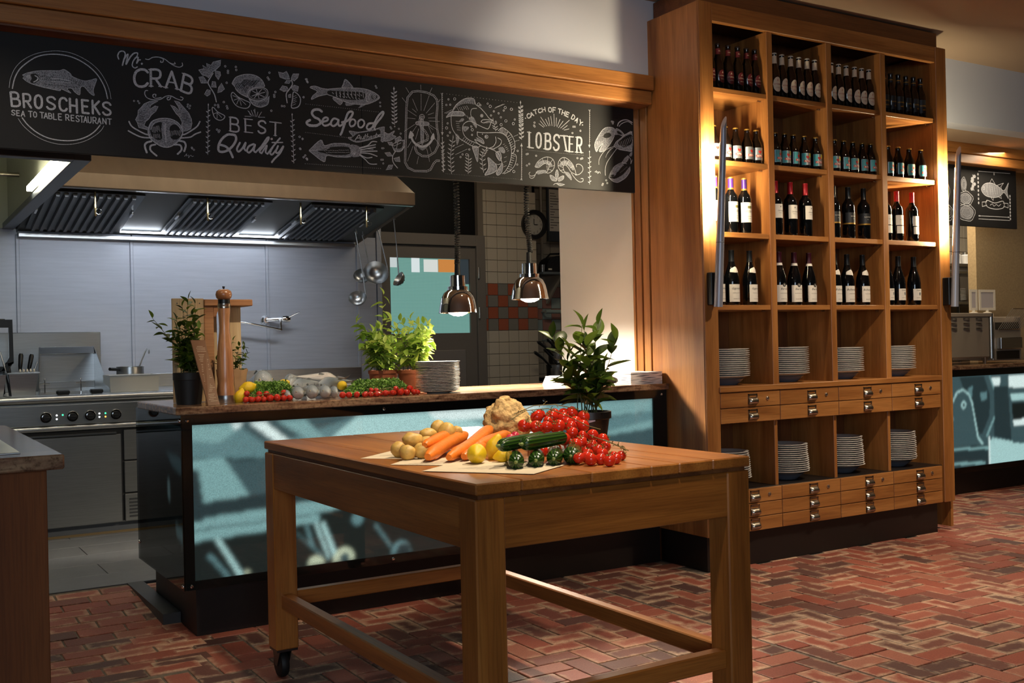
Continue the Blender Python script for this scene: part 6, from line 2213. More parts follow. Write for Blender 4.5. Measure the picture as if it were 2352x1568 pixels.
obj('cup', MB().lathe([(0, 1.8955), (.022, 1.8955), (.027, 1.965), (.025, 1.965), (.02, 1.90), (0, 1.90)], 16, (5.53, 8.46, 0)), M['steel'], tb_, smooth=40)
# wall clock, pipe, notice board
ck = root('wall_clock', (5.335, 8.26, 2.325), 'round black-rimmed wall clock behind the farther heat lamp cord', 'clock')
rx = Matrix.Rotation(math.pi/2, 3, 'X')
obj('rim', MB().lathe([(.095, 0), (.135, 0), (.14, .015), (.135, .035), (.105, .035), (.095, .02)], 32, (5.335, 8.302, 2.325), rx), M['blackplastic'], ck, smooth=40)
fc_ = obj('face', MB().lathe([(0, .012), (.096, .012)], 32, (5.335, 8.302, 2.325), rx), plain('clock_face', '#a9a49a', .5), ck)
for hh in range(12):
    a = math.pi/2-2*math.pi*hh/12
    tmb = text_mb(str(hh or 12), .03)
    tmb.v = [(5.335+.078*math.cos(a)+x, 8.289, 2.325+.078*math.sin(a)+y) for x, y, _ in tmb.v]
    obj('numeral', tmb, M['blackplastic'], fc_)
obj('hands', MB().box(5.332, 5.338, 8.286, 8.288, 2.325, 2.38).box(5.335, 5.372, 8.284, 8.286, 2.322, 2.328), M['blackplastic'], ck)
obj('wall_pipe', MB().tube([(5.66, 8.66, 1.9), (5.66, 8.66, 3.0)], .014, 10), M['tile_cream'], smooth=40, label='thin pale vertical pipe on the recessed tiled wall', cat='pipe')
nbd = root('notice_board', (5.8, 8.6, 2.45), 'dark board with a pinned white notice, high on the recess', 'board')
obj('panel', MB().cbox(5.705, 6.2, 8.60, 8.64, 2.21, 2.85, .004), plain('dark_grey_board', '#3a4046', .5), nbd)
pp_ = obj('notice', MB().box(5.715, 5.90, 8.597, 8.599, 2.31, 2.72), lab_white, nbd)
nl = MB()
for i in range(14):
    nl.box(5.725, 5.755+.1*random.random(), 8.5958, 8.5965, 2.34+i*.026, 2.346+i*.026)
obj('text_lines', nl, ink, pp_)
# small towel rails
for z in (1.24, 1.52):
    obj('towel_rail', MB().tube([(5.66, 8.62, z), (6.2, 8.62, z)], .02, 10).tube([(5.68, 8.62, z), (5.68, 8.71, z)], .012, 8), M['tile_pale'], smooth=40, label='pale tubular rail on the recessed tiles, %s one' % ('lower' if z < 1.4 else 'upper'), cat='rail', group='rails on the recessed tiles')

# ================================================================ FAR RIGHT STATION
# grill oven on the far counter
ov = root('counter_oven', (7.5, 5.3, .98), 'steel conveyor toaster with louvres on the far counter', 'toaster')
OX0, OX1, OY0, OY1 = 6.75, 7.46, 5.06, 5.45
st2 = plain('warm_satin_steel', '#a1968a', .42, .35)
obj('body', MB().cbox(OX0, OX1, OY0, OY1, 1.03, 1.345, .008), st2, ov)
obj('cap', MB().cbox(OX0, OX1+.02, OY0-.01, OY1, 1.345, 1.375, .004), st2, ov)
for i in range(3):
    for j in range(3):
        x, z = 7.02+i*.155, 1.245+j*.038
        obj('louvre', MB().grid(7, 4, lambda a, b: (x-.04+.08*a/6, OY0-.02*math.sin(math.pi*a/6)*math.sin(math.pi/2*b/3)-.0005, z+.016-.018*b/3)), M['steel'], ov, smooth=60)
obj('corner_post', MB().tube([(OX1+.03, OY0+.01, 1.02), (OX1+.03, OY0+.01, 1.37)], .022, 12), M['steel'], ov, smooth=40)
for x in (OX0+.05, OX1-.01):
    obj('foot', MB().lathe([(.012, 0), (.02, .05)], 12, (x, OY0+.04, .981)), M['nickel'], ov)
lt = plain('toaster_inside', '#1d1712', .6)
obj('feed_opening', MB().cbox(7.53, 7.90, OY0+.02, OY1, 1.00, 1.345, .006), st2, ov)
obj('mouth', MB().box(7.56, 7.86, OY0+.012, OY0+.022, 1.245, 1.30), lt, ov)
obj('lower_mouth', MB().box(7.57, 7.86, OY0+.012, OY0+.022, 1.01, 1.075), lt, ov)
obj('drawer_front', MB().cbox(7.575, 7.855, OY0-.02, OY0+.02, 1.09, 1.18, .004), M['steel'], ov)
wr_ = root('wire_rack', (7.85, 4.95, 1.25), 'sloping wire feed rack on the toaster front', 'rack')
wrr = [MB().tube([(7.57+.026*i, OY0+.0, 1.245), (7.67+.026*i, OY0-.06, 1.405)], .0025, 5) for i in range(12)]
for w_ in wrr:
    obj('wire', w_, M['nickel'], wr_)
obj('cross_wire', MB().tube([(7.57, OY0, 1.245), (7.86, OY0, 1.245)], .003, 5), M['nickel'], wr_)
obj('cross_wire', MB().tube([(7.67, OY0-.06, 1.405), (7.96, OY0-.06, 1.405)], .003, 5), M['nickel'], wr_)
for k, (x0, x1, lbl) in enumerate(((7.42, 7.515, 'narrow white sign holder on top of the toaster, left'), (7.54, 7.745, 'wide white sign holder on top of the toaster, right'))):
    t = root('sign_holder', ((x0+x1)/2, 5.2, 1.376), lbl, 'sign', 'white sign holders')
    xc = (x0+x1)/2
    obj('foot', MB().lathe([(.035, 0), (.032, .006), (.012, .012), (.010, .03), (0, .03)], 16, (xc, 5.2, 1.376)), lab_white, t, smooth=40)
    fr_ = obj('frame', MB().box(x0, x0+.02, 5.195, 5.205, 1.40, 1.565).box(x1-.02, x1, 5.195, 5.205, 1.40, 1.565).box(x0+.02, x1-.02, 5.195, 5.205, 1.40, 1.42).box(x0+.02, x1-.02, 5.195, 5.205, 1.545, 1.565), lab_white, t)
    obj('card', MB().box(x0+.02, x1-.02, 5.199, 5.203, 1.42, 1.545), plain('sign_card', '#b3adb3', .6), fr_)
# view into the farther kitchen: tiles, shelves, plates
wfk = obj('wall_far_kitchen', MB().box(7.2, 10.6, 7.0, 7.1, 0, 2.7), grout, kind='structure')
for i in range(9):
    for j in range(4):
        obj('tile', MB().cbox(9.0+i*.15, 9.145+i*.15, 6.99, 7.002, 1.93+j*.15, 2.075+j*.15, .002), M['tile_cream'], wfk)
fsh = root('rack_shelf', (9.05, 6.6, 0), 'far steel shelving with dishes seen beside the beige wall', 'shelf')
for z in (1.80, 1.87, 1.50):
    obj('board', MB().cbox(8.3, 9.8, 6.45, 6.8, z, z+.03, .003), M['steel'], fsh)
for x in (8.4, 9.07, 9.26, 9.7):
    obj('upright', MB().cbox(x, x+.02, 6.47, 6.5, .0, 1.80, .002), M['steel_dark'], fsh)
for k in range(10):
    o = obj('plate', plate_me, None, loc=(9.17, 6.62, 1.531+k*.0116))
    tag(o, 'white plate on the far shelving, %s from the top' % ORD[9-k], 'plate', 'plates on the far shelving')
for k, x in enumerate((9.15, 9.29)):
    t = root('glass_jar', (x, 6.55, 1.901), 'bright jar on the top far shelf, %s one' % ('left' if k == 0 else 'right'), 'jar', 'jars on the far shelf')
    obj('jar', MB().lathe([(0, 1.901), (.045, 1.901), (.047, 1.99), (.03, 2.0), (0, 2.0)], 16, (x, 6.55, 0)), china, t, smooth=40)
    obj('lid', MB().lathe([(.032, 2.0), (.032, 2.02), (0, 2.02)], 16, (x, 6.55, 0)), M['steel'], t, smooth=40)

# artwork of the long chalkboard: each block starts with the plane map from its sketch units to board metres
CHALK = '''
R 0.000396969 -8.19182e-06 0.467028 -7.39122e-05 -0.000463689 2.45816 -5.23706e-05 1.25453e-06 0.000472
g circle_emblem
l 4: 78,378 90,300 130,210 200,140 300,90 420,66 530,66 640,92 760,155 850,235 910,330 940,410 952,475
l 9: 106,385 125,300 165,225 230,165 320,112 430,92 540,98 640,125 740,180 820,250 875,330 905,400 922,472
l 4: 155,642 200,705 280,775 380,830 500,862 620,862 730,835 820,785 870,740 890,705
l 9: 190,637 240,700 320,765 420,812 540,832 650,828 740,800 810,755 858,700
g trout_drawing
f m: 192,270 240,250 320,235 420,232 510,232 548,222 600,255 625,285 720,320 780,312 828,302 815,350 800,400 808,445 770,425 720,370 690,378 683,440 640,415 615,385 575,388 608,425 560,405 520,388 515,405 430,388 350,370 270,345 225,322 195,295 205,285
F d: 262,265 300,258 332,280 328,318 292,342 258,328 272,300
l 9: 300,275 325,292 316,315 290,330
l 4: 192,270 240,250 320,235 420,232 510,232 548,222 600,255 625,285 720,320 780,312 828,302 815,350 800,400 808,445 770,425 720,370 690,378 683,440 640,415 615,385 575,388 608,425 560,405 520,388 515,405 430,388 350,370 270,345 225,322 195,295
c 16: 243,285
d 5: 243,285
k d 3 -6 18 22: 365,275 715,325
k d 3 -5 16 24: 370,300 720,345
k d 3 -4 14 22: 380,340 640,370
k d 2 16 10 8: 740,330 800,420
l 7: 440,300 520,305 600,320
l 5: 440,325 530,330 600,338
g bold_lettering
Q 17 B: 90,418 158,420 102,536
Q 17 R: 198,432 258,436 206,546
Q 18 O: 298,442 358,446 300,552
Q 17 S: 402,456 470,462 404,560
Q 18 C: 508,464 570,470 510,574
Q 18 H: 598,472 656,480 602,586
Q 18 E: 702,484 754,490 708,593
Q 18 K: 792,490 848,496 796,600
Q 17 S: 880,502 946,510 884,608
g small_lettering
Q 8 S: 100,570 128,572 100,612
Q 8 E: 142,574 166,576 144,618
Q 8 A: 182,578 212,580 182,624
Q 8 T: 244,580 276,582 246,628
Q 8 O: 286,584 312,586 288,632
Q 8 T: 342,588 374,592 344,636
Q 8 A: 378,594 408,597 378,640
Q 8 B: 416,597 442,600 420,644
Q 8 L: 458,600 482,602 460,650
Q 8 E: 500,602 526,604 503,654
Q 8 R: 562,608 590,610 565,658
Q 8 E: 608,614 632,616 611,662
Q 8 S: 650,617 678,620 652,668
Q 8 T: 686,621 714,624 688,674
Q 8 A: 718,626 746,628 718,676
Q 8 U: 754,628 780,630 756,680
Q 8 R: 796,632 824,634 798,684
Q 8 A: 836,638 866,640 836,688
Q 8 N: 880,640 908,644 882,688
Q 8 T: 922,644 954,648 924,692
R 0.000470551 -9.71025e-06 0.897997 -8.76125e-05 -0.000549638 2.51422 -6.2078e-05 1.48707e-06 0.000561
g script_lettering
l 9: 42,118 34,92 50,62 80,60 92,85 78,130 70,165
l 10: 70,165 88,110 112,82 105,120 98,158 125,110 150,80 165,72
l 8: 165,72 185,72 182,95 165,115 150,140 145,170 165,187 183,178
l 9: 165,112 190,105 178,150 195,125 206,125
d 8: 218,154
l 6: 246,118 270,122 300,106 345,104 390,118 430,148 470,172 505,180 528,168 525,148
l 6: 352,106 380,118 378,142 360,142 362,132
l 6: 428,146 452,156 472,155 468,144
l 6: 262,358 245,360 240,385 260,415 310,430 360,425 400,402 440,400 480,420 520,432 532,415 512,406
l 6: 322,402 325,388 305,388 302,405 325,418 365,412
l 6: 440,402 432,425 415,430 410,415 425,410
g crab_lettering
Q 18 C: 160,200 262,196 160,330 s
Q 17 R: 285,198 360,200 288,325 s
Q 17 A: 402,208 490,220 400,335 s
Q 17 B: 540,232 612,262 515,358 s
k d 2 14 5 9: 152,230 185,315
k d 2 12 0 8: 280,215 284,310
k d 2 10 2 7: 448,225 468,320
k d 2 12 3 7: 532,250 516,345
g crab_drawing
f m: 268,650 290,600 330,578 380,570 440,576 495,605 525,650 528,690 505,735 470,765 435,785 400,790 360,780 320,755 285,725 268,690
F d: 282,660 320,610 370,600 365,650 372,720 340,735 300,710
F d: 430,640 470,615 510,650 520,690 490,728 440,720
l 7: 268,650 290,600 330,578 380,570 440,576 495,605 525,650 528,690 505,735 470,765 435,785 400,790 360,780 320,755 285,725 268,690 268,650
l 4: 285,655 310,610 350,592 400,588 450,596 495,625 515,660
k b 3 10 42 7: 292,640 345,625
k b 3 -10 40 8: 432,665 515,660
k b 3 6 30 5: 305,690 350,690
l 6: 400,610 398,680 402,750
l 4: 388,620 392,700
j m: 265,660 235,650 195,640 185,605 170,580 188,545 190,510 215,485 235,460 280,440 342,440 310,455 285,470 280,500 320,475 342,480 325,515 290,545 270,575 245,595 235,625 265,640
k d 3 45 12 8: 198,520 195,600
j m: 530,670 520,620 525,600 505,560 480,535 460,505 436,468 470,482 505,515 495,480 465,435 500,445 540,490 575,530 595,575 600,610 590,650 560,665
k d 3 45 -8 8: 520,535 545,610
l 10: 120,595 140,630 185,660 245,690 275,695
l 10: 115,665 150,685 210,712 270,718 295,715
l 10: 660,595 640,630 600,660 550,690 525,695
l 10: 665,675 625,690 590,712 545,718 510,720
l 14: 290,745 255,755 240,780 255,830
l 13: 320,770 285,780 285,815 330,855
l 14: 500,740 540,750 552,780 540,820
l 13: 465,770 510,775 520,810 490,842
c 7: 158,438 188,440 198,454 568,465 585,475 566,481 580,494 598,793 615,810 602,800
l 3: 542,860 560,840 555,858 575,850 572,872 590,850 600,862 612,858
R 0.000489505 -1.01014e-05 1.24252 -9.11415e-05 -0.000571777 2.52093 -6.45785e-05 1.54696e-06 0.000585
g sprig_drawings
j m: 128,148 95,195 75,180 50,175 20,135 60,125 50,100 85,120 80,85 115,100 130,75 190,60 185,100 165,120 150,135
j m: 145,140 185,150 188,175 170,210 150,180
j m: 90,235 40,235 22,190 55,185 70,205
j m: 118,265 125,222 148,225 155,268
j m: 110,290 85,285 65,320 85,335 108,320
j m: 165,310 172,270 195,235 218,280 195,300
l 8: 130,160 108,195 92,230 110,270 140,320 155,378
k d 2 14 14 7: 60,115 140,85
l 8: 728,210 735,245 710,285 688,320 695,385
j m: 715,205 680,205 640,190 628,150 665,160 690,145 705,175
j m: 725,200 740,165 785,165 775,195 748,220
j m: 725,215 690,215 675,235 710,238
j m: 705,290 670,300 638,285 660,255 695,265
j m: 725,270 750,250 782,262 775,298 740,290
j m: 705,325 705,345 722,345 722,318
g lemon_drawing
f m: 275,238 300,195 345,175 400,168 460,180 505,215 525,260 510,270 460,275 420,290 400,315 395,345 345,320 310,290 295,262
l 5: 275,238 300,195 345,175 400,168 460,180 505,215 525,260
l 5: 275,238 295,262 310,290 345,320 395,345
k d 5 -40 45 10: 370,210 480,215
k d 4 -25 40 8: 320,230 400,265
f d: 398,320 410,290 450,270 500,268 540,285 548,320 530,350 480,370 430,362 402,345
l 6: 398,320 410,290 450,270 500,268 540,285 548,320 530,350 480,370 430,362 402,345 398,320
l 3: 408,320 420,292 455,280 500,278 530,292 538,320 520,345 475,358 435,352 412,338 408,320
L 5: 470,318 430,295
L 5: 470,318 425,335
L 5: 470,318 500,285
L 5: 470,318 525,305
L 5: 470,318 520,340
L 5: 470,318 480,350
L 5: 470,318 460,283
L 5: 470,318 445,348
f m: 402,350 450,368 500,368 545,340 557,340 550,390 520,412 480,418 430,395
k d 3 -8 22 9: 480,385 540,375
l 5: 402,350 430,395 480,418 520,412 550,390 557,335
f d: 268,330 282,306 320,340 380,370 410,385 408,410 380,428 320,415 285,380
l 6: 268,330 282,306 320,340 380,370 410,385 408,410 380,428 320,415 285,380 268,330
L 4: 330,350 290,365
L 4: 330,350 310,395
L 4: 330,350 345,405
L 4: 330,350 380,400
L 4: 330,350 280,330
f d: 742,305 770,315 795,350 792,395 770,420 728,422 735,360
l 7: 742,305 770,315 795,350 792,395 770,420 728,422 735,360 742,305
k b 3 30 -14 5: 738,340 735,405
f d: 122,430 135,422 165,455 218,485 205,512 175,518 140,495
l 6: 122,430 135,422 165,455 218,485 205,512 175,518 140,495 122,430
L 4: 160,460 135,470
L 4: 160,460 160,505
L 4: 160,460 195,498
g bubbles
c 8: 223,107 244,142 244,157 304,112 307,135 560,156 547,194 556,207 234,233 605,303 596,325 597,340 212,380 145,403 168,403 171,418 235,412 240,428 574,446 655,410 673,412 843,207 848,225 820,343 160,590 178,597 173,607 790,645 812,660 792,734 832,787 820,800 845,812
g leaf_borders
v 9 5: 90,780 94,400
v 9 5: 746,845 733,475
g best_lettering
Q 12 B: 262,495 325,505 262,600 s
Q 12 E: 375,508 430,514 378,608 s
Q 13 S: 475,522 530,526 475,615 s
Q 13 T: 562,530 650,540 560,630 s
k b 4 -12 -30 3: 415,480 450,465
L 4: 372,488 420,490
L 4: 395,445 430,488
L 4: 425,455 440,488
L 4: 448,432 452,492
L 4: 472,455 462,492
L 4: 500,455 475,495
L 4: 475,495 525,496
g quality_lettering
l 17: 290,630 240,628 195,665 172,715 178,755 225,755 275,720 305,670 300,635 280,628
l 17: 185,705 230,720 262,760 280,800
l 14: 335,690 312,735 325,758 355,730 378,690 368,735 380,750
l 14: 440,700 405,715 388,748 405,765 435,735 450,705 440,750 455,762
l 13: 455,762 500,715 545,650 555,660 520,710 485,755 500,770
l 12: 500,770 540,710 530,760 545,775
d 9: 577,661
l 13: 545,775 590,715 640,655
l 13: 590,715 565,765 580,780 610,745
l 9: 580,688 660,688
l 14: 625,715 608,760 630,765 665,718 640,770 600,810 578,838
R 0.000439555 -9.07061e-06 1.71878 -8.18412e-05 -0.000513432 2.48039 -5.79887e-05 1.38911e-06 0.000524
g herring_drawing
f m: 245,135 300,130 380,125 480,125 570,132 640,155 690,185 708,210 690,230 640,255 580,272 500,270 420,255 340,225 290,200 245,185
F d: 248,150 350,152 480,158 560,165 580,185 560,225 450,232 350,215 290,195 248,182
l 5: 245,135 300,130 380,125 480,125 570,132 640,155 690,185 708,210 690,230 640,255 580,272 500,270 420,255 340,225 290,200 245,185
k b 5 4 55 8: 320,155 560,160
k b 5 12 14 9: 285,165 540,185
k b 5 12 14 8: 320,190 520,215
f m: 245,135 190,128 130,108 85,120 150,155 110,195 100,228 160,200 245,180
l 5: 245,135 190,128 130,108 85,120 150,155 110,195 100,228 160,200 245,180
f m: 370,125 385,85 400,48 440,80 470,122
l 5: 370,125 385,85 400,48 440,80 470,122
k d 3 -12 50 5: 405,65 450,105
f m: 295,205 330,215 375,245 355,275 320,250 292,225
l 4: 295,205 330,215 375,245 355,275 320,250 292,225 295,205
f m: 410,250 480,240 490,270 410,285
f m: 560,245 530,290 515,305 550,295 585,268
l 5: 600,165 585,195 590,235 610,255
l 5: 625,170 610,200 615,235
F d: 640,190 680,190 685,215 650,225 635,210
c 18: 660,203
d 6: 660,203
l 4: 705,212 680,222
c 8: 48,47 57,62 65,75 28,208 672,108 680,124 712,255 713,288
p 3 34: 48,268 695,340
p 3 26: 45,522 425,570
p 3 40: 42,802 715,845
g seafood_lettering
l 21: 190,335 165,318 120,322 102,350 125,385 165,405 180,435 150,458 95,460 60,448 58,428 85,412
l 17: 200,428 240,415 245,395 225,388 202,405 195,440 215,462 250,455 275,435
l 17: 335,408 300,398 275,425 275,455 300,465 330,440 340,410 338,450 352,465 378,448
l 19: 372,432 420,418 455,380 468,345 450,335 425,350 405,400 385,470 370,520 358,542
l 16: 455,408 438,440 450,468 478,460 492,430 480,408 455,408
l 16: 540,408 515,430 520,470 545,478 570,450 565,420 540,408
l 18: 650,440 610,445 592,475 605,497 640,480 665,430 700,370 735,338 742,352 720,390 680,440 660,480 665,498
l 4: 75,470 140,472 175,455
l 4: 365,545 392,480 412,415
g ribbon_drawing
f m: 435,510 520,520 640,500 740,472 750,490 745,600 720,598 715,560 610,590 500,610 425,570 470,560
F d: 480,555 520,530 640,512 705,495 708,548 610,575 505,598 455,575
l 4: 435,510 520,520 640,500 740,472 750,490 745,600 720,598 715,560 610,590 500,610 425,570 470,560 435,510
f m: 750,520 790,535 842,508 825,545 855,560 800,595 745,600
l 4: 750,520 790,535 842,508 825,545 855,560 800,595 745,600
l 7: 488,592 525,545 535,584
l 6: 500,575 535,570
l 6: 545,560 543,580 560,578 566,558 566,582
l 6: 582,538 575,580
l 5: 570,555 592,552
l 6: 602,533 592,577 602,558 615,560 612,577
l 6: 625,568 640,560 632,552 625,570 640,573
l 6: 650,552 648,574 652,558 665,550 665,570
l 6: 680,528 674,566 685,563
l 5: 670,545 690,542
l 6: 694,545 690,563
l 6: 712,540 700,545 702,561 715,556
g squid_drawing
f m: 78,682 180,590 215,640 300,620 440,628 450,740 330,742 235,730 210,785 100,705
F d: 150,688 230,665 300,650 430,655 438,715 330,725 230,712
l 5: 78,682 180,590 215,640 300,620 440,628
l 5: 78,682 100,705 210,785 235,730 330,742 450,740
l 4: 78,682 200,680 260,660
k b 3 14 2 12: 210,685 420,680
k b 3 14 2 12: 230,702 425,700
f m: 440,635 530,650 540,730 450,735
c 22: 475,705
d 9: 478,708
l 9: 530,660 600,640 640,605 682,606
l 9: 530,665 610,645 672,632
l 9: 540,680 620,662 670,655
l 10: 540,692 620,690 685,690
l 9: 535,705 620,712 685,736
l 9: 530,720 590,750 640,745
l 8: 530,725 580,765 620,803 682,806
l 6: 540,675 600,670 650,672
c 8: 18,583 26,744 41,730 52,755 60,766 730,664 742,664 722,767 736,767 740,800 805,475 812,488 880,490 896,533 0,672
g lemon_sprig
j m: 815,635 840,690 900,690 932,640 930,590 880,590
F d: 825,640 850,665 905,660 915,605 870,605
l 5: 860,668 870,610
l 5: 835,645 900,615
l 5: 820,640 845,688 900,690 932,645
j m: 850,620 845,580 890,555 905,575 895,595
j m: 835,640 795,635 778,610 820,610
j m: 825,735 780,735 752,705 800,700
j m: 835,755 885,740 892,785 850,780
j m: 765,858 790,815 828,812 815,850
l 8: 850,692 825,735 830,790 868,840
v 9 8: 842,455 836,130
d 6: 843,470
R 0.000442167 -9.12451e-06 2.20412 -8.23276e-05 -0.000516483 2.49392 -5.83334e-05 1.39736e-06 0.000527
g rope_drawing
r 15: 405,730 375,730 350,755 320,812 285,828 170,825 110,795 82,745 85,600 90,400 95,230 105,140 150,85 200,78 280,90 350,120 380,160 385,220 375,330 380,420 395,500 390,590 360,650 300,688 240,685 195,655 175,610 190,575 240,555 290,535 295,500 270,455 235,420 215,380 220,340 240,320
g anchor_drawing
c 30: 240,320
l 5: 222,322 240,312 258,322
f m: 228,345 254,345 256,560 230,560
L 4: 228,345 230,560
L 4: 254,345 256,560
f m: 180,380 200,362 290,368 308,385 290,400 200,395
l 4: 180,380 200,362 290,368 308,385 290,400 200,395 180,380
l 20: 140,505 158,548 195,582 245,598 295,580 328,545 342,510
f b: 115,522 132,450 166,495
f b: 320,525 348,470 358,528
f m: 190,582 245,634 302,585 245,600
L 3: 232,105 232,260
L 3: 308,120 258,262
L 3: 152,152 198,262
L 3: 360,190 280,285
L 3: 108,258 190,312
L 3: 350,282 298,300
L 3: 105,330 178,338
L 3: 300,330 362,328
L 3: 305,358 405,362
L 3: 75,455 172,390
L 3: 305,390 385,440
L 3: 190,405 152,460
L 3: 210,430 180,530
L 3: 300,400 345,440
L 3: 158,590 105,735
L 3: 208,690 193,760
L 3: 285,615 312,738
L 3: 335,48 310,100
L 3: 228,20 230,65
L 3: 90,45 120,95
L 3: 300,405 330,475
L 3: 55,140 90,185
L 3: 150,245 188,278
L 3: 395,180 412,155
L 3: 360,520 412,592
L 3: 310,590 328,650
L 3: 140,550 105,608
g leaf_borders
a 5: 428,105 430,490
v 7 4: 438,835 431,515
R 0.000452907 -9.34614e-06 2.44184 -8.43273e-05 -0.000529029 2.49858 -5.97503e-05 1.43131e-06 0.00054
g pike_pair_drawing
p 3 24: 65,64 722,145
p 2 44: 58,810 738,862
f m: 110,238 135,190 170,150 220,115 270,102 320,112 335,160 280,155 220,158 160,185 125,225
k d 4 -14 -34 11: 150,205 320,160
l 6: 120,225 135,190 170,150 220,115 270,102 320,112 335,160 380,195 430,250 460,290 492,310 480,330
l 6: 480,330 455,388 425,385 380,365 340,345 300,325 265,320 225,345 212,390 228,450 275,495 345,525 378,545 350,565 300,550 240,515 185,480 140,430 112,370 105,280 115,245
c 16: 392,268
d 7: 392,268
l 6: 385,325 400,308 440,305 490,312
l 5: 385,325 410,335 450,322 485,328
k b 4 4 14 6: 415,325 475,320
l 5: 345,200 300,205 288,250 300,290
f m: 60,280 105,235 200,230 228,250 215,270 110,270
l 6: 60,280 105,235 200,230 228,250 215,270 110,270 60,285
f m: 270,295 310,275 345,345 340,385 300,330
f m: 305,560 355,560 358,630 352,700 325,630
l 5: 305,560 355,560 358,630 352,700 325,630 305,560
f m: 150,435 185,470 162,545 150,480
f m: 215,370 275,375 235,418
f m: 180,325 205,292 230,300 215,320
k b 3 34 4 5: 150,320 160,400
k b 3 -24 30 6: 230,470 320,525
k b 3 20 34 6: 160,190 250,175
k b 3 10 22 4: 215,235 270,280
l 6: 348,420 380,425 450,428 540,425 600,440 640,490 665,560 668,640 650,720 610,790 585,810
l 6: 348,420 355,460 400,490 412,530 370,510 325,490 370,540 450,570 510,580
f m: 340,470 395,495 410,528 365,505
l 6: 450,570 520,600 560,650 582,712
l 4: 582,712 540,725 495,700
c 19: 435,465
d 8: 432,465
d 5: 398,440
l 6: 520,465 525,510 500,555 460,572
l 6: 540,475 575,500 560,545 500,580
f d: 545,410 580,380 620,400 670,450 700,520 695,600 670,625 640,500 600,440
l 6: 545,410 580,380 620,400 670,450 700,520 695,600 672,622
k b 4 20 -44 8: 555,425 620,460
k b 4 40 -26 7: 625,470 668,590
l 5: 672,622 712,640 705,720 660,780 600,812
k b 4 34 10 8: 672,640 625,780
f m: 450,660 500,700 530,740 520,790 420,825 450,770 455,720
l 6: 450,660 500,700 530,740 520,790 420,825 450,770 455,720 450,660
f m: 585,715 580,790 545,825 528,800
l 5: 585,715 580,790 545,825 528,800 585,715
f m: 525,610 560,605 575,660 560,690 530,650
l 5: 525,610 560,605 575,660 560,690 530,650 525,610
f m: 550,570 590,560 612,600 600,620 560,600
k b 3 20 -8 5: 590,540 630,600
k b 3 24 -10 3: 600,660 595,745
g water_weeds
w 8 46: 110,812 100,640 125,468
w 5 46: 265,812 270,645
w 6 44: 410,800 395,650 440,570
w 3 40: 522,410 515,370 498,305
g bubbles
c 9: 60,168 80,115 96,165 378,170 478,266 570,283 523,325 597,220 549,246 700,303 275,584 193,655 212,630 727,597 723,725 72,340 93,425 73,455 300,448 292,370 504,228 446,155
c 14: 137,112 62,383 362,160 470,181 668,208 616,317 686,343 572,353 302,400 250,634 690,790 610,193
L 3: 40,245 115,212
L 3: 55,248 120,225
L 3: 510,200 605,160
L 3: 520,190 590,160
L 3: 690,462 730,446
L 3: 695,510 740,497
L 3: 140,570 220,535
L 3: 145,632 255,580
g leaf_borders
a 5: 18,62 24,450
v 8 5: 36,795 24,475
v 8 7: 765,492 755,145
a 5: 762,862 764,525
R 0.000452313 -9.33388e-06 2.89947 -8.42167e-05 -0.000528335 2.48032 -5.96719e-05 1.42943e-06 0.000539
g catch_lettering
d 6: 72,177
d 6: 630,243
Q 9 C: 82,142 110,128 94,182
Q 9 A: 112,128 142,114 124,166
Q 9 T: 148,100 180,90 158,138
Q 9 C: 194,90 222,80 202,128
Q 9 H: 232,76 260,70 240,116
Q 10 O: 296,72 326,72 298,116
Q 10 F: 340,72 366,74 340,120
Q 10 T: 394,84 422,90 390,124
Q 10 H: 436,98 462,108 426,140
Q 10 E: 476,114 500,126 464,154
Q 9 D: 536,142 560,156 518,180
Q 9 A: 572,168 592,186 555,204
Q 9 Y: 606,190 632,216 590,232
g sun_rays
L 5: 350,135 353,258
L 5: 320,158 332,250
L 5: 375,172 372,250
L 5: 295,170 312,250
L 5: 410,188 380,262
L 5: 268,185 300,252
L 5: 440,205 395,270
L 5: 220,165 280,255
L 5: 502,196 415,274
L 5: 215,202 262,258
L 5: 482,248 435,285
L 5: 203,230 250,265
L 5: 498,282 450,293
c 9: 160,220 155,248 162,258 540,260 555,260 610,300 532,322 82,530 94,526 176,545 85,640 108,625 580,568 615,575 628,570
g lobster_lettering
Q 19 L: 108,315 150,322 108,462 s
Q 19 O: 178,320 225,322 176,465
Q 19 B: 268,328 318,332 266,478 s
Q 19 S: 350,340 402,342 346,488
Q 19 T: 410,348 484,352 436,495 s
Q 19 E: 502,358 540,360 500,504 s
Q 19 R: 578,364 622,368 574,510 s
p 2 60: 78,488 640,540
g shrimp_drawings
l 5: 165,650 190,605 240,568 290,556 335,575 355,615 350,665 325,700 285,717 278,705
l 5: 165,650 200,660 250,625 285,620 302,645 290,690 278,710
l 4: 190,605 205,640
l 4: 235,570 255,622
l 4: 290,556 285,620
l 4: 340,580 300,635
l 4: 355,640 302,655
l 4: 335,690 295,675
f m: 195,605 240,590 285,590 320,610 335,640 300,640 285,620 250,625 205,650
f m: 165,655 200,610 215,640 185,660
f m: 190,690 270,685 275,715 240,718 195,728
l 5: 195,690 160,735 120,742 105,720 118,705
l 5: 180,700 155,755 125,765 110,748
k b 4 14 4 4: 275,630 280,680
l 5: 570,730 540,640 500,590 455,562 415,575 392,615 395,660 425,700 455,712 460,700
l 5: 570,730 520,705 490,660 460,635 440,650 445,685 460,705
l 4: 545,645 510,665
l 4: 500,590 470,635
l 4: 450,562 458,635
l 4: 405,585 445,645
l 4: 393,640 440,660
l 4: 410,690 448,680
f m: 545,650 500,600 450,590 415,610 405,640 440,640 460,625 500,650 540,690
f m: 455,710 490,705 520,745 522,785 480,745
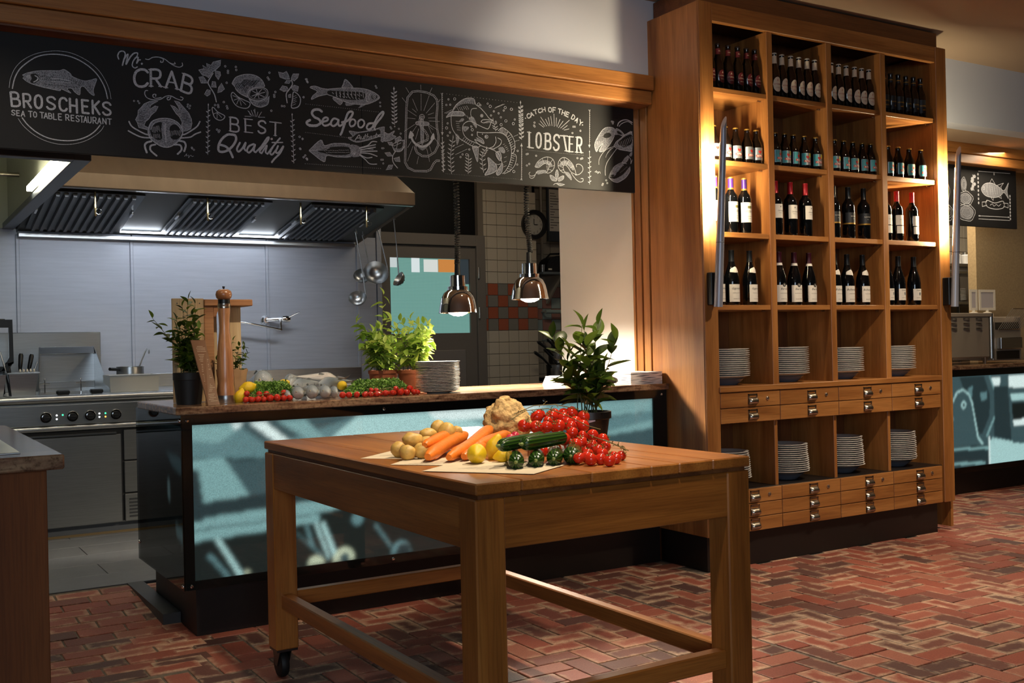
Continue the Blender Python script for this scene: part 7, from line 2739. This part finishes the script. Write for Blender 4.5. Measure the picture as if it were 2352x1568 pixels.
l 5: 560,735 600,725 632,690 628,650 600,628 570,632 572,655
l 5: 520,715 560,770 600,800 632,795 635,770 615,768
f m: 380,680 395,730 380,780 362,730
f m: 310,735 350,750 378,790 330,785
f m: 445,740 440,775 395,795 400,760
f m: 455,825 410,835 370,815 400,808
l 4: 380,680 395,730 380,780 362,730 380,680
l 4: 310,735 350,750 378,790 330,785 310,735
l 4: 445,740 440,775 395,795 400,760 445,740
l 5: 455,825 410,838 370,815 345,830
g leaf_borders
v 9 7: 33,388 22,20
a 6: 30,778 33,425
a 6: 698,100 697,465
v 6 5: 700,825 698,505
R 0.000446809 -9.22032e-06 3.28617 -8.3192e-05 -0.000521906 2.4963 -5.89459e-05 1.41204e-06 0.000533
g leaf_borders
g lobster_drawing
f m: 160,410 200,320 260,245 330,235 368,260 360,330 320,405 300,430 250,480 205,478 245,400 205,440 180,485 165,450
k d 3 60 -6 11: 185,370 245,265
F d: 265,300 310,290 330,320 290,345 250,335
l 5: 160,410 200,320 260,245 330,235 368,260 360,330 320,405 300,430 250,480 205,478 245,400 205,440 178,485 160,410
f m: 385,245 430,270 465,310 440,325 410,310 365,310 370,262
F d: 390,270 425,285 440,310 400,300
l 4: 385,245 430,270 465,310
f m: 355,430 380,385 430,345 480,305 546,280 546,475 480,475 410,465 400,445
F d: 400,395 470,330 540,310 540,400 470,440 430,425
l 5: 355,430 380,385 430,345 480,305 546,280
l 5: 355,430 400,455 480,475 546,475
k b 3 14 50 9: 400,395 535,330
k b 3 14 40 7: 440,420 530,420
l 4: 360,430 285,460 235,510 205,570 203,618
l 6: 385,455 330,530 285,600 268,670 270,730
l 3: 355,440 310,480 280,520 275,545
l 3: 350,445 320,460 290,500
l 10: 395,220 405,190 440,165 490,158 545,185
l 6: 410,225 440,195 500,175 545,205
f m: 305,750 315,710 345,660 380,640 385,700 365,735 330,740
F d: 325,725 350,720 365,730 340,740
f m: 370,640 430,610 460,625 440,640 400,690 385,690
l 4: 345,660 372,630 435,600 490,610
f m: 305,750 360,765 430,735 480,690 520,640 520,690 480,750 430,785 390,802 340,785
l 5: 305,750 340,785 390,802 430,785 480,750 520,690 522,640
f m: 435,605 465,555 500,525 512,560 470,610
f m: 515,520 545,480 546,520 530,535
l 5: 500,525 530,565 530,610 545,570
k b 2 4 4 10: 420,700 490,640
l 4: 160,695 180,680 172,700 195,690 190,712 210,690 218,710
c 9: 336,175 350,180 346,195 278,780 288,808 243,815 238,828
g leaf_borders
'''

# ================================================================ CHALKBOARDS
def smooth_line(P, closed=False, n=4):
    m = len(P)
    if m < 3:
        return P
    if closed and P[0] != P[-1]:
        P = P+[P[0]]
        m += 1
    o = []
    for i in range(m-1):
        p0 = P[i-1] if i else (P[-2] if closed else P[0])
        p1, p2 = P[i], P[i+1]
        p3 = P[i+2] if i+2 < m else (P[1] if closed else P[-1])
        k = max(1, min(n, int(math.dist(p1, p2)/.004)))
        for j in range(k):
            t = j/k
            o.append(tuple(.5*(2*p1[q]+(p2[q]-p0[q])*t+(2*p0[q]-5*p1[q]+4*p2[q]-p3[q])*t*t+(3*p1[q]-p0[q]-3*p2[q]+p3[q])*t**3) for q in (0, 1)))
    return o+[P[-1]]


def ribbon(mb, pts, w, y):
    n = len(pts)
    h = w/2
    y -= 3e-6*len(mb.f)
    if w > .0035:                       # broad strokes: one quad per segment and round joints
        for (x0, z0), (x1, z1) in zip(pts, pts[1:]):
            L = math.hypot(x1-x0, z1-z0)
            if L > 1e-6:
                ox, oz = -(z1-z0)/L*h, (x1-x0)/L*h
                y -= 3e-6
                mb.face([(x0+ox, y, z0+oz), (x0-ox, y, z0-oz), (x1-ox, y, z1-oz), (x1+ox, y, z1+oz)])
        for x, z in pts:
            y -= 3e-6
            mb.face([(x+h*math.cos(.785*i), y, z+h*math.sin(.785*i)) for i in range(8)])
        return
    b = len(mb.v)
    closed = n > 3 and math.hypot(pts[0][0]-pts[-1][0], pts[0][1]-pts[-1][1]) < 1e-4
    for i, (x, z) in enumerate(pts):
        p = pts[i-1] if i else (pts[-2] if closed else pts[0])
        q = pts[i+1] if i < n-1 else (pts[1] if closed else pts[-1])
        tx, tz = q[0]-p[0], q[1]-p[1]
        L = math.hypot(tx, tz) or 1
        tx, tz = tx/L, tz/L
        ex = 0 if closed else (-h*.5 if i == 0 else (h*.5 if i == n-1 else 0))
        mb.v += [(x-tz*h+tx*ex, y, z+tx*h+tz*ex), (x+tz*h+tx*ex, y, z-tx*h+tz*ex)]
    mb.f += [(b+2*i, b+2*i+1, b+2*i+3, b+2*i+2) for i in range(n-1)]


def chalkmat(name, h, lo):
    m, nt, b = nmat(name)
    tc = nd(nt, 'ShaderNodeTexCoord')
    n = nd(nt, 'ShaderNodeTexNoise', i_Scale=260.0, i_Detail=3.0, i_Roughness=.7)
    nt.links.new(tc.outputs['Object'], n.inputs['Vector'])
    r = ramp(nt, n.outputs['Fac'], [(.36, lin(lo)), (.56, lin(h))])
    nt.links.new(r.outputs[0], b.inputs['Base Color'])
    b.inputs['Roughness'].default_value = .9
    return m


CH = {'b': chalkmat('chalk_line', '#c9cdd6', '#8d9098'), 'm': chalkmat('chalk_shading', '#9a9ea8', '#3c3e44'), 'D': M['board'], 'K': M['board'], 'd': M['board']}
LV = {'d': .0002, 'm': .0003, 'D': .0005, 'b': .0007, 'K': .0009}
BYF = 4.632
cbd = root('chalkboard', (1.6, BYF+.01, 2.04), 'long black chalkboard with white seafood drawings and lettering over the kitchen opening', 'chalkboard')
obj('panel', MB().cbox(-1.5, 2.018, BYF, BYF+.02, 2.041, 2.516, .002), M['board'], cbd)
obj('panel', MB().cbox(2.0195, 3.656, BYF, BYF+.02, 2.041, 2.516, .002), M['board'], cbd)
obj('support_rail', MB().box(-1.4, 3.64, BYF+.02, 4.70, 2.47, 2.51), M['dark_oak_x'], cbd)


GLYPH = {'A': [[(0, 1), (.5, 0), (1, 1)], [(.2, .65), (.8, .65)]],
         'B': [[(0, 0), (0, 1)], 'c', [(0, 0), (.6, 0), (.9, .12), (.9, .35), (.6, .47), (0, .47)], 'c', [(0, .47), (.65, .47), (1, .6), (1, .88), (.65, 1), (0, 1)]],
         'C': ['c', [(1, .18), (.8, .03), (.45, 0), (.12, .15), (0, .5), (.12, .85), (.45, 1), (.8, .97), (1, .82)]],
         'D': [[(0, 0), (0, 1)], 'c', [(0, 0), (.5, 0), (.9, .2), (1, .5), (.9, .8), (.5, 1), (0, 1)]],
         'E': [[(0, 0), (0, 1)], [(0, 0), (1, 0)], [(0, .48), (.8, .48)], [(0, 1), (1, 1)]],
         'F': [[(0, 0), (0, 1)], [(0, 0), (1, 0)], [(0, .48), (.8, .48)]],
         'H': [[(0, 0), (0, 1)], [(1, 0), (1, 1)], [(0, .5), (1, .5)]],
         'K': [[(0, 0), (0, 1)], [(1, 0), (0, .55)], [(.25, .42), (1, 1)]],
         'L': [[(0, 0), (0, 1)], [(0, 1), (1, 1)]],
         'N': [[(0, 1), (0, 0), (1, 1), (1, 0)]],
         'O': ['c', [(.5, 0), (.9, .15), (1, .5), (.9, .85), (.5, 1), (.1, .85), (0, .5), (.1, .15), (.5, 0)]],
         'R': [[(0, 0), (0, 1)], 'c', [(0, 0), (.65, 0), (.95, .12), (.95, .4), (.65, .53), (0, .53)], [(.45, .53), (1, 1)]],
         'S': ['c', [(1, .16), (.8, .02), (.4, 0), (.06, .14), (.1, .36), (.5, .5), (.92, .64), (.95, .86), (.6, 1), (.2, .98), (0, .84)]],
         'T': [[(0, 0), (1, 0)], [(.5, 0), (.5, 1)]],
         'U': ['c', [(0, 0), (0, .65), (.15, .93), (.5, 1), (.85, .93), (1, .65), (1, 0)]],
         'Y': [[(0, 0), (.5, .5), (1, 0)], [(.5, .5), (.5, 1)]]}


def read_chalk(text):
    """returns {drawing: [(tone, width or None for a filled shape, points)]}"""
    rs = random.Random(4)
    D = {}
    st = {}

    def put(tone, w, pts, curve=False):
        h = st['h']
        q = [((h[0]*a+h[1]*b+h[2])/(h[6]*a+h[7]*b+1), (h[3]*a+h[4]*b+h[5])/(h[6]*a+h[7]*b+1)) for a, b in pts]
        if curve:
            q = smooth_line(q, True, 3)[:-1] if w is None else smooth_line(q, q[0] == q[-1])
        D.setdefault(st['g'], []).append((tone, None if w is None else max(.0012, w*h[8]*1.05), q))

    def ring(x, y, r, n=12):
        return [(x+r*math.cos(6.28319*i/n), y+r*math.sin(6.28319*i/n)) for i in range(n)]

    def leaf(x, y, dx, dy, wd):
        L = math.hypot(dx, dy)
        ax, ay = -dy/L*wd, dx/L*wd
        return [(x, y), (x+dx*.45+ax, y+dy*.45+ay), (x+dx, y+dy), (x+dx*.45-ax, y+dy*.45-ay)]
    for line in text.strip().split('\n'):
        head, _, tail = line.partition(':')
        a = head.split()
        if a[0] == 'R':
            st['h'] = [float(v) for v in a[1:]]
            continue
        if a[0] == 'g':
            st['g'] = a[1]
            continue
        tk = tail.split()
        serif = tk[-1] == 's'
        P = [tuple(map(float, t.split(','))) for t in (tk[:-1] if serif else tk)]
        c = a[0]
        if c == 'l':
            put('b', float(a[1]), P, True)
        elif c == 'L':
            put('b', float(a[1]), P)
        elif c == 'f':
            put(a[1], None, P, True)
        elif c == 'j':
            put(a[1], None, P)
            put('b', 4, P+P[:1])
        elif c == 'F':
            put('D', None, P, True)
        elif c == 'c':
            for x, y in P:
                r = float(a[1])
                q = ring(x, y, r*.8)
                put('b', min(5, r*.5), q+q[:1])
        elif c == 'd':
            for x, y in P:
                put('b', None, ring(x, y, float(a[1])))
        elif c == 'k':
            n = int(a[5])
            (x0, y0), (x1, y1) = P
            dx, dy = float(a[3]), float(a[4])
            for i in range(n):
                t = i/(n-1)
                s = rs.uniform(.8, 1.1)
                x, y = x0+(x1-x0)*t+rs.uniform(-1, 1), y0+(y1-y0)*t+rs.uniform(-2, 2)
                put('K' if a[1] == 'd' else 'b', float(a[2]), [(x, y), (x+dx*s, y+dy*s)])
        elif c == 'p':
            n = int(a[2])
            r = float(a[1])
            (x0, y0), (x1, y1) = P
            for i in range(n):
                x, y = x0+(x1-x0)*i/(n-1), y0+(y1-y0)*i/(n-1)
                put('b', None, [(x-r, y), (x, y-r), (x+r, y), (x, y+r)])
        elif c in 'vw':
            n = int(a[1])
            put('b', 4, P, True)
            ll = float(a[2])*4.9 if c == 'v' else float(a[2])
            lw = float(a[2])*2.6 if c == 'v' else ll*.2
            for i in range(n):
                f = (i+.6)/(n+.8)*(len(P)-1)
                k = min(int(f), len(P)-2)
                x, y = (P[k][q]+(P[k+1][q]-P[k][q])*(f-k) for q in (0, 1))
                for sd in (-1, 1):
                    yy = y+((4 if sd > 0 else 14) if c == 'v' else (0 if sd < 0 else 8))
                    put('b', None, leaf(x, yy, sd*ll*.75, -ll*.55, lw*.38 if c == 'v' else lw*.55))
            x, y = P[-1]
            put('b', None, leaf(x, y+ll*.5, 0, -ll, lw*.4))
        elif c == 'a':
            (x0, y0), (x1, y1) = P
            put('b', 3.5, P)
            s = 1 if y1 > y0 else -1
            put('b', None, [(x1-11, y1-s*28), (x1+11, y1-s*28), (x1, y1)])
            for i in range(18):
                x, y = x0+(x1-x0)*i/20, y0+(y1-y0)*i/20
                put('b', 2, [(x, y), (x+8, y-s*8)])
            put('b', 3, [(x0-9, y0-s*6), (x0, y0+s*8), (x0+9, y0-s*6)])
        elif c == 'r':
            w = float(a[1])/2
            Q = []
            for u, v in zip(P, P[1:]):
                k = max(1, int(math.dist(u, v)/13))
                Q += [(u[0]+(v[0]-u[0])*i/k, u[1]+(v[1]-u[1])*i/k) for i in range(k)]
            side = {-1: [], 1: []}
            for i, p in enumerate(Q):
                u, v = Q[max(i-1, 0)], Q[min(i+1, len(Q)-1)]
                L = math.dist(u, v)
                tx, ty = (v[0]-u[0])/L, (v[1]-u[1])/L
                for sd in (-1, 1):
                    side[sd].append((p[0]-ty*w*sd, p[1]+tx*w*sd))
                put('b', 3, [(p[0]-ty*w-tx*5, p[1]+tx*w-ty*5), (p[0]+ty*w+tx*5, p[1]-tx*w+ty*5)])
            for sd in (-1, 1):
                put('b', 3.5, side[sd], True)
        elif c == 'Q':
            w = float(a[1])
            tl, tr_, bl = P
            L = math.dist(tl, tr_)
            ux, uy = (tr_[0]-tl[0])/L, (tr_[1]-tl[1])/L

            def at(u, v):
                return (tl[0]+(tr_[0]-tl[0])*u+(bl[0]-tl[0])*v, tl[1]+(tr_[1]-tl[1])*u+(bl[1]-tl[1])*v)
            curve = False
            for sk in GLYPH[a[2]]:
                if sk == 'c':
                    curve = True
                    continue
                flat = len(sk) == 2 and abs(sk[0][1]-sk[1][1]) < .01
                put('b', w*.6 if serif and flat else w, [at(*p) for p in sk], curve)
                if serif and not curve and not flat and len(sk) < 4:
                    for u, v in (sk[0], sk[-1]):
                        if v in (0, 1):
                            p = at(u, v)
                            put('b', w*.42, [(p[0]-ux*w*.95, p[1]-uy*w*.95), (p[0]+ux*w*.95, p[1]+uy*w*.95)])
                curve = False
    return D


for g, items in read_chalk(CHALK).items():
    per = {}
    for tone, w, pts in items:
        mb = per.setdefault(tone, MB())
        mb.noflip = True
        y = BYF-LV[tone]
        if w is None:
            mb.face([(x, y-3e-6*len(mb.f), z) for x, z in pts])
        else:
            ribbon(mb, pts, w, y)
    first = None
    for tone in sorted(per, key=lambda t: LV[t]):
        o = obj(g if first is None else {'b': 'chalk_lines', 'm': 'chalk_shading', 'D': 'dark_area', 'K': 'dark_hatching', 'd': 'dark_area'}[tone], per[tone], CH[tone], first or cbd, loc=(0, 0, 0) if first else None)
        if 'lettering' not in g:
            o['kind'] = 'stuff'      # strokes of one drawing, too fine to pick apart
        first = first or o

# smaller board over the far station
c2 = root('chalkboard', (7.0, 5.11, 2.04), 'small far chalkboard with oysters and a fish, beside the beige wall', 'chalkboard')
obj('panel', MB().cbox(5.76, 7.91, 5.10, 5.12, 2.05, 2.55, .002), M['board'], c2)


def doodle(name, strokes, fills=()):
    mb = MB()
    mb.noflip = True
    for w, pts in strokes:
        ribbon(mb, pts, w, 5.0993)
    o = obj(name, mb, CH['b'], c2)
    if fills:
        mf = MB()
        mf.noflip = True
        for pts in fills:
            mf.face([(x, 5.0996, z) for x, z in pts])
        obj('chalk_shading', mf, CH['m'], o)


def ell(cx, cz, a, b, n=20, wob=0, ph=0):
    return [(cx+a*(1+wob*math.sin(5*t+ph))*math.cos(t), cz+b*(1+wob*math.sin(5*t+ph))*math.sin(t)) for t in [2*math.pi*i/n for i in range(n+1)]]



dd_ = []
for cx_, cz_, a, b in ((7.235, 2.37, .032, .055), (7.255, 2.262, .09, .055), (7.262, 2.155, .105, .068), (7.0, 2.3, .06, .09), (7.03, 2.14, .07, .06)):
    for k, w in ((1, .006), (.72, .004), (.5, .003)):
        dd_.append((w, ell(cx_, cz_, a*k, b*k, 22, .06, k*7)))
doodle('oyster_drawings', dd_, [ell(x, z, a*.9, b*.9, 18, .06, 1)[:-1] for x, z, a, b in ((7.235, 2.37, .03, .05), (7.255, 2.262, .085, .05), (7.262, 2.155, .10, .064))])
doodle('herb_doodle', [(.008, [(7.35, 2.45), (7.36, 2.41), (7.34, 2.37), (7.36, 2.33)])]+[(.014, ell(7.35+.02*math.cos(i*2), 2.44-.02*i, .010, .007, 8)) for i in range(6)])
fb_ = [(7.453, 2.345), (7.50, 2.39), (7.59, 2.40), (7.68, 2.375), (7.745, 2.35), (7.805, 2.415), (7.785, 2.35), (7.80, 2.29), (7.745, 2.335), (7.68, 2.30), (7.59, 2.288), (7.50, 2.30)]
doodle('bream_drawing', [(.005, smooth_line(fb_, True)), (.004, [(7.56, 2.40), (7.59, 2.435), (7.63, 2.395)]), (.004, [(7.65, 2.385), (7.74, 2.41), (7.70, 2.375)]), (.004, [(7.57, 2.29), (7.60, 2.265), (7.61, 2.29)]), (.004, [(7.66, 2.30), (7.71, 2.285), (7.70, 2.31)]), (.005, ell(7.485, 2.355, .011, .011, 10)), (.003, [(7.53, 2.39), (7.52, 2.34), (7.54, 2.30)])]+[(.003, [(7.56+.03*i, 2.375), (7.57+.03*i, 2.315)]) for i in range(6)], [smooth_line(fb_, True)[:-1]])
doodle('banner_drawing', [(.006, smooth_line([(7.52, 2.262), (7.62, 2.245), (7.73, 2.265), (7.735, 2.215), (7.63, 2.197), (7.52, 2.213)], True)), (.005, [(7.52, 2.25), (7.46, 2.245), (7.46, 2.21), (7.52, 2.222)]), (.005, [(7.73, 2.25), (7.795, 2.25), (7.795, 2.215), (7.735, 2.225)]), (.004, [(7.56, 2.225), (7.59, 2.238), (7.61, 2.218), (7.64, 2.236), (7.67, 2.222), (7.70, 2.24)])])
doodle('frame_lines', [(.005, [(7.42, 2.484), (7.828, 2.492)]), (.005, [(7.412, 2.135), (7.80, 2.140)]), (.005, [(7.412, 2.111), (7.81, 2.115)]), (.012, [(7.62, 2.487), (7.62, 2.470)]), (.010, [(7.415, 2.135), (7.43, 2.135)]), (.010, [(7.79, 2.14), (7.805, 2.14)])]+[(.008, ell(7.415, 2.46-.032*i, .005, .007, 6)) for i in range(8)]+[(.008, ell(7.82, 2.31-.026*i, .006, .007, 6)) for i in range(8)])
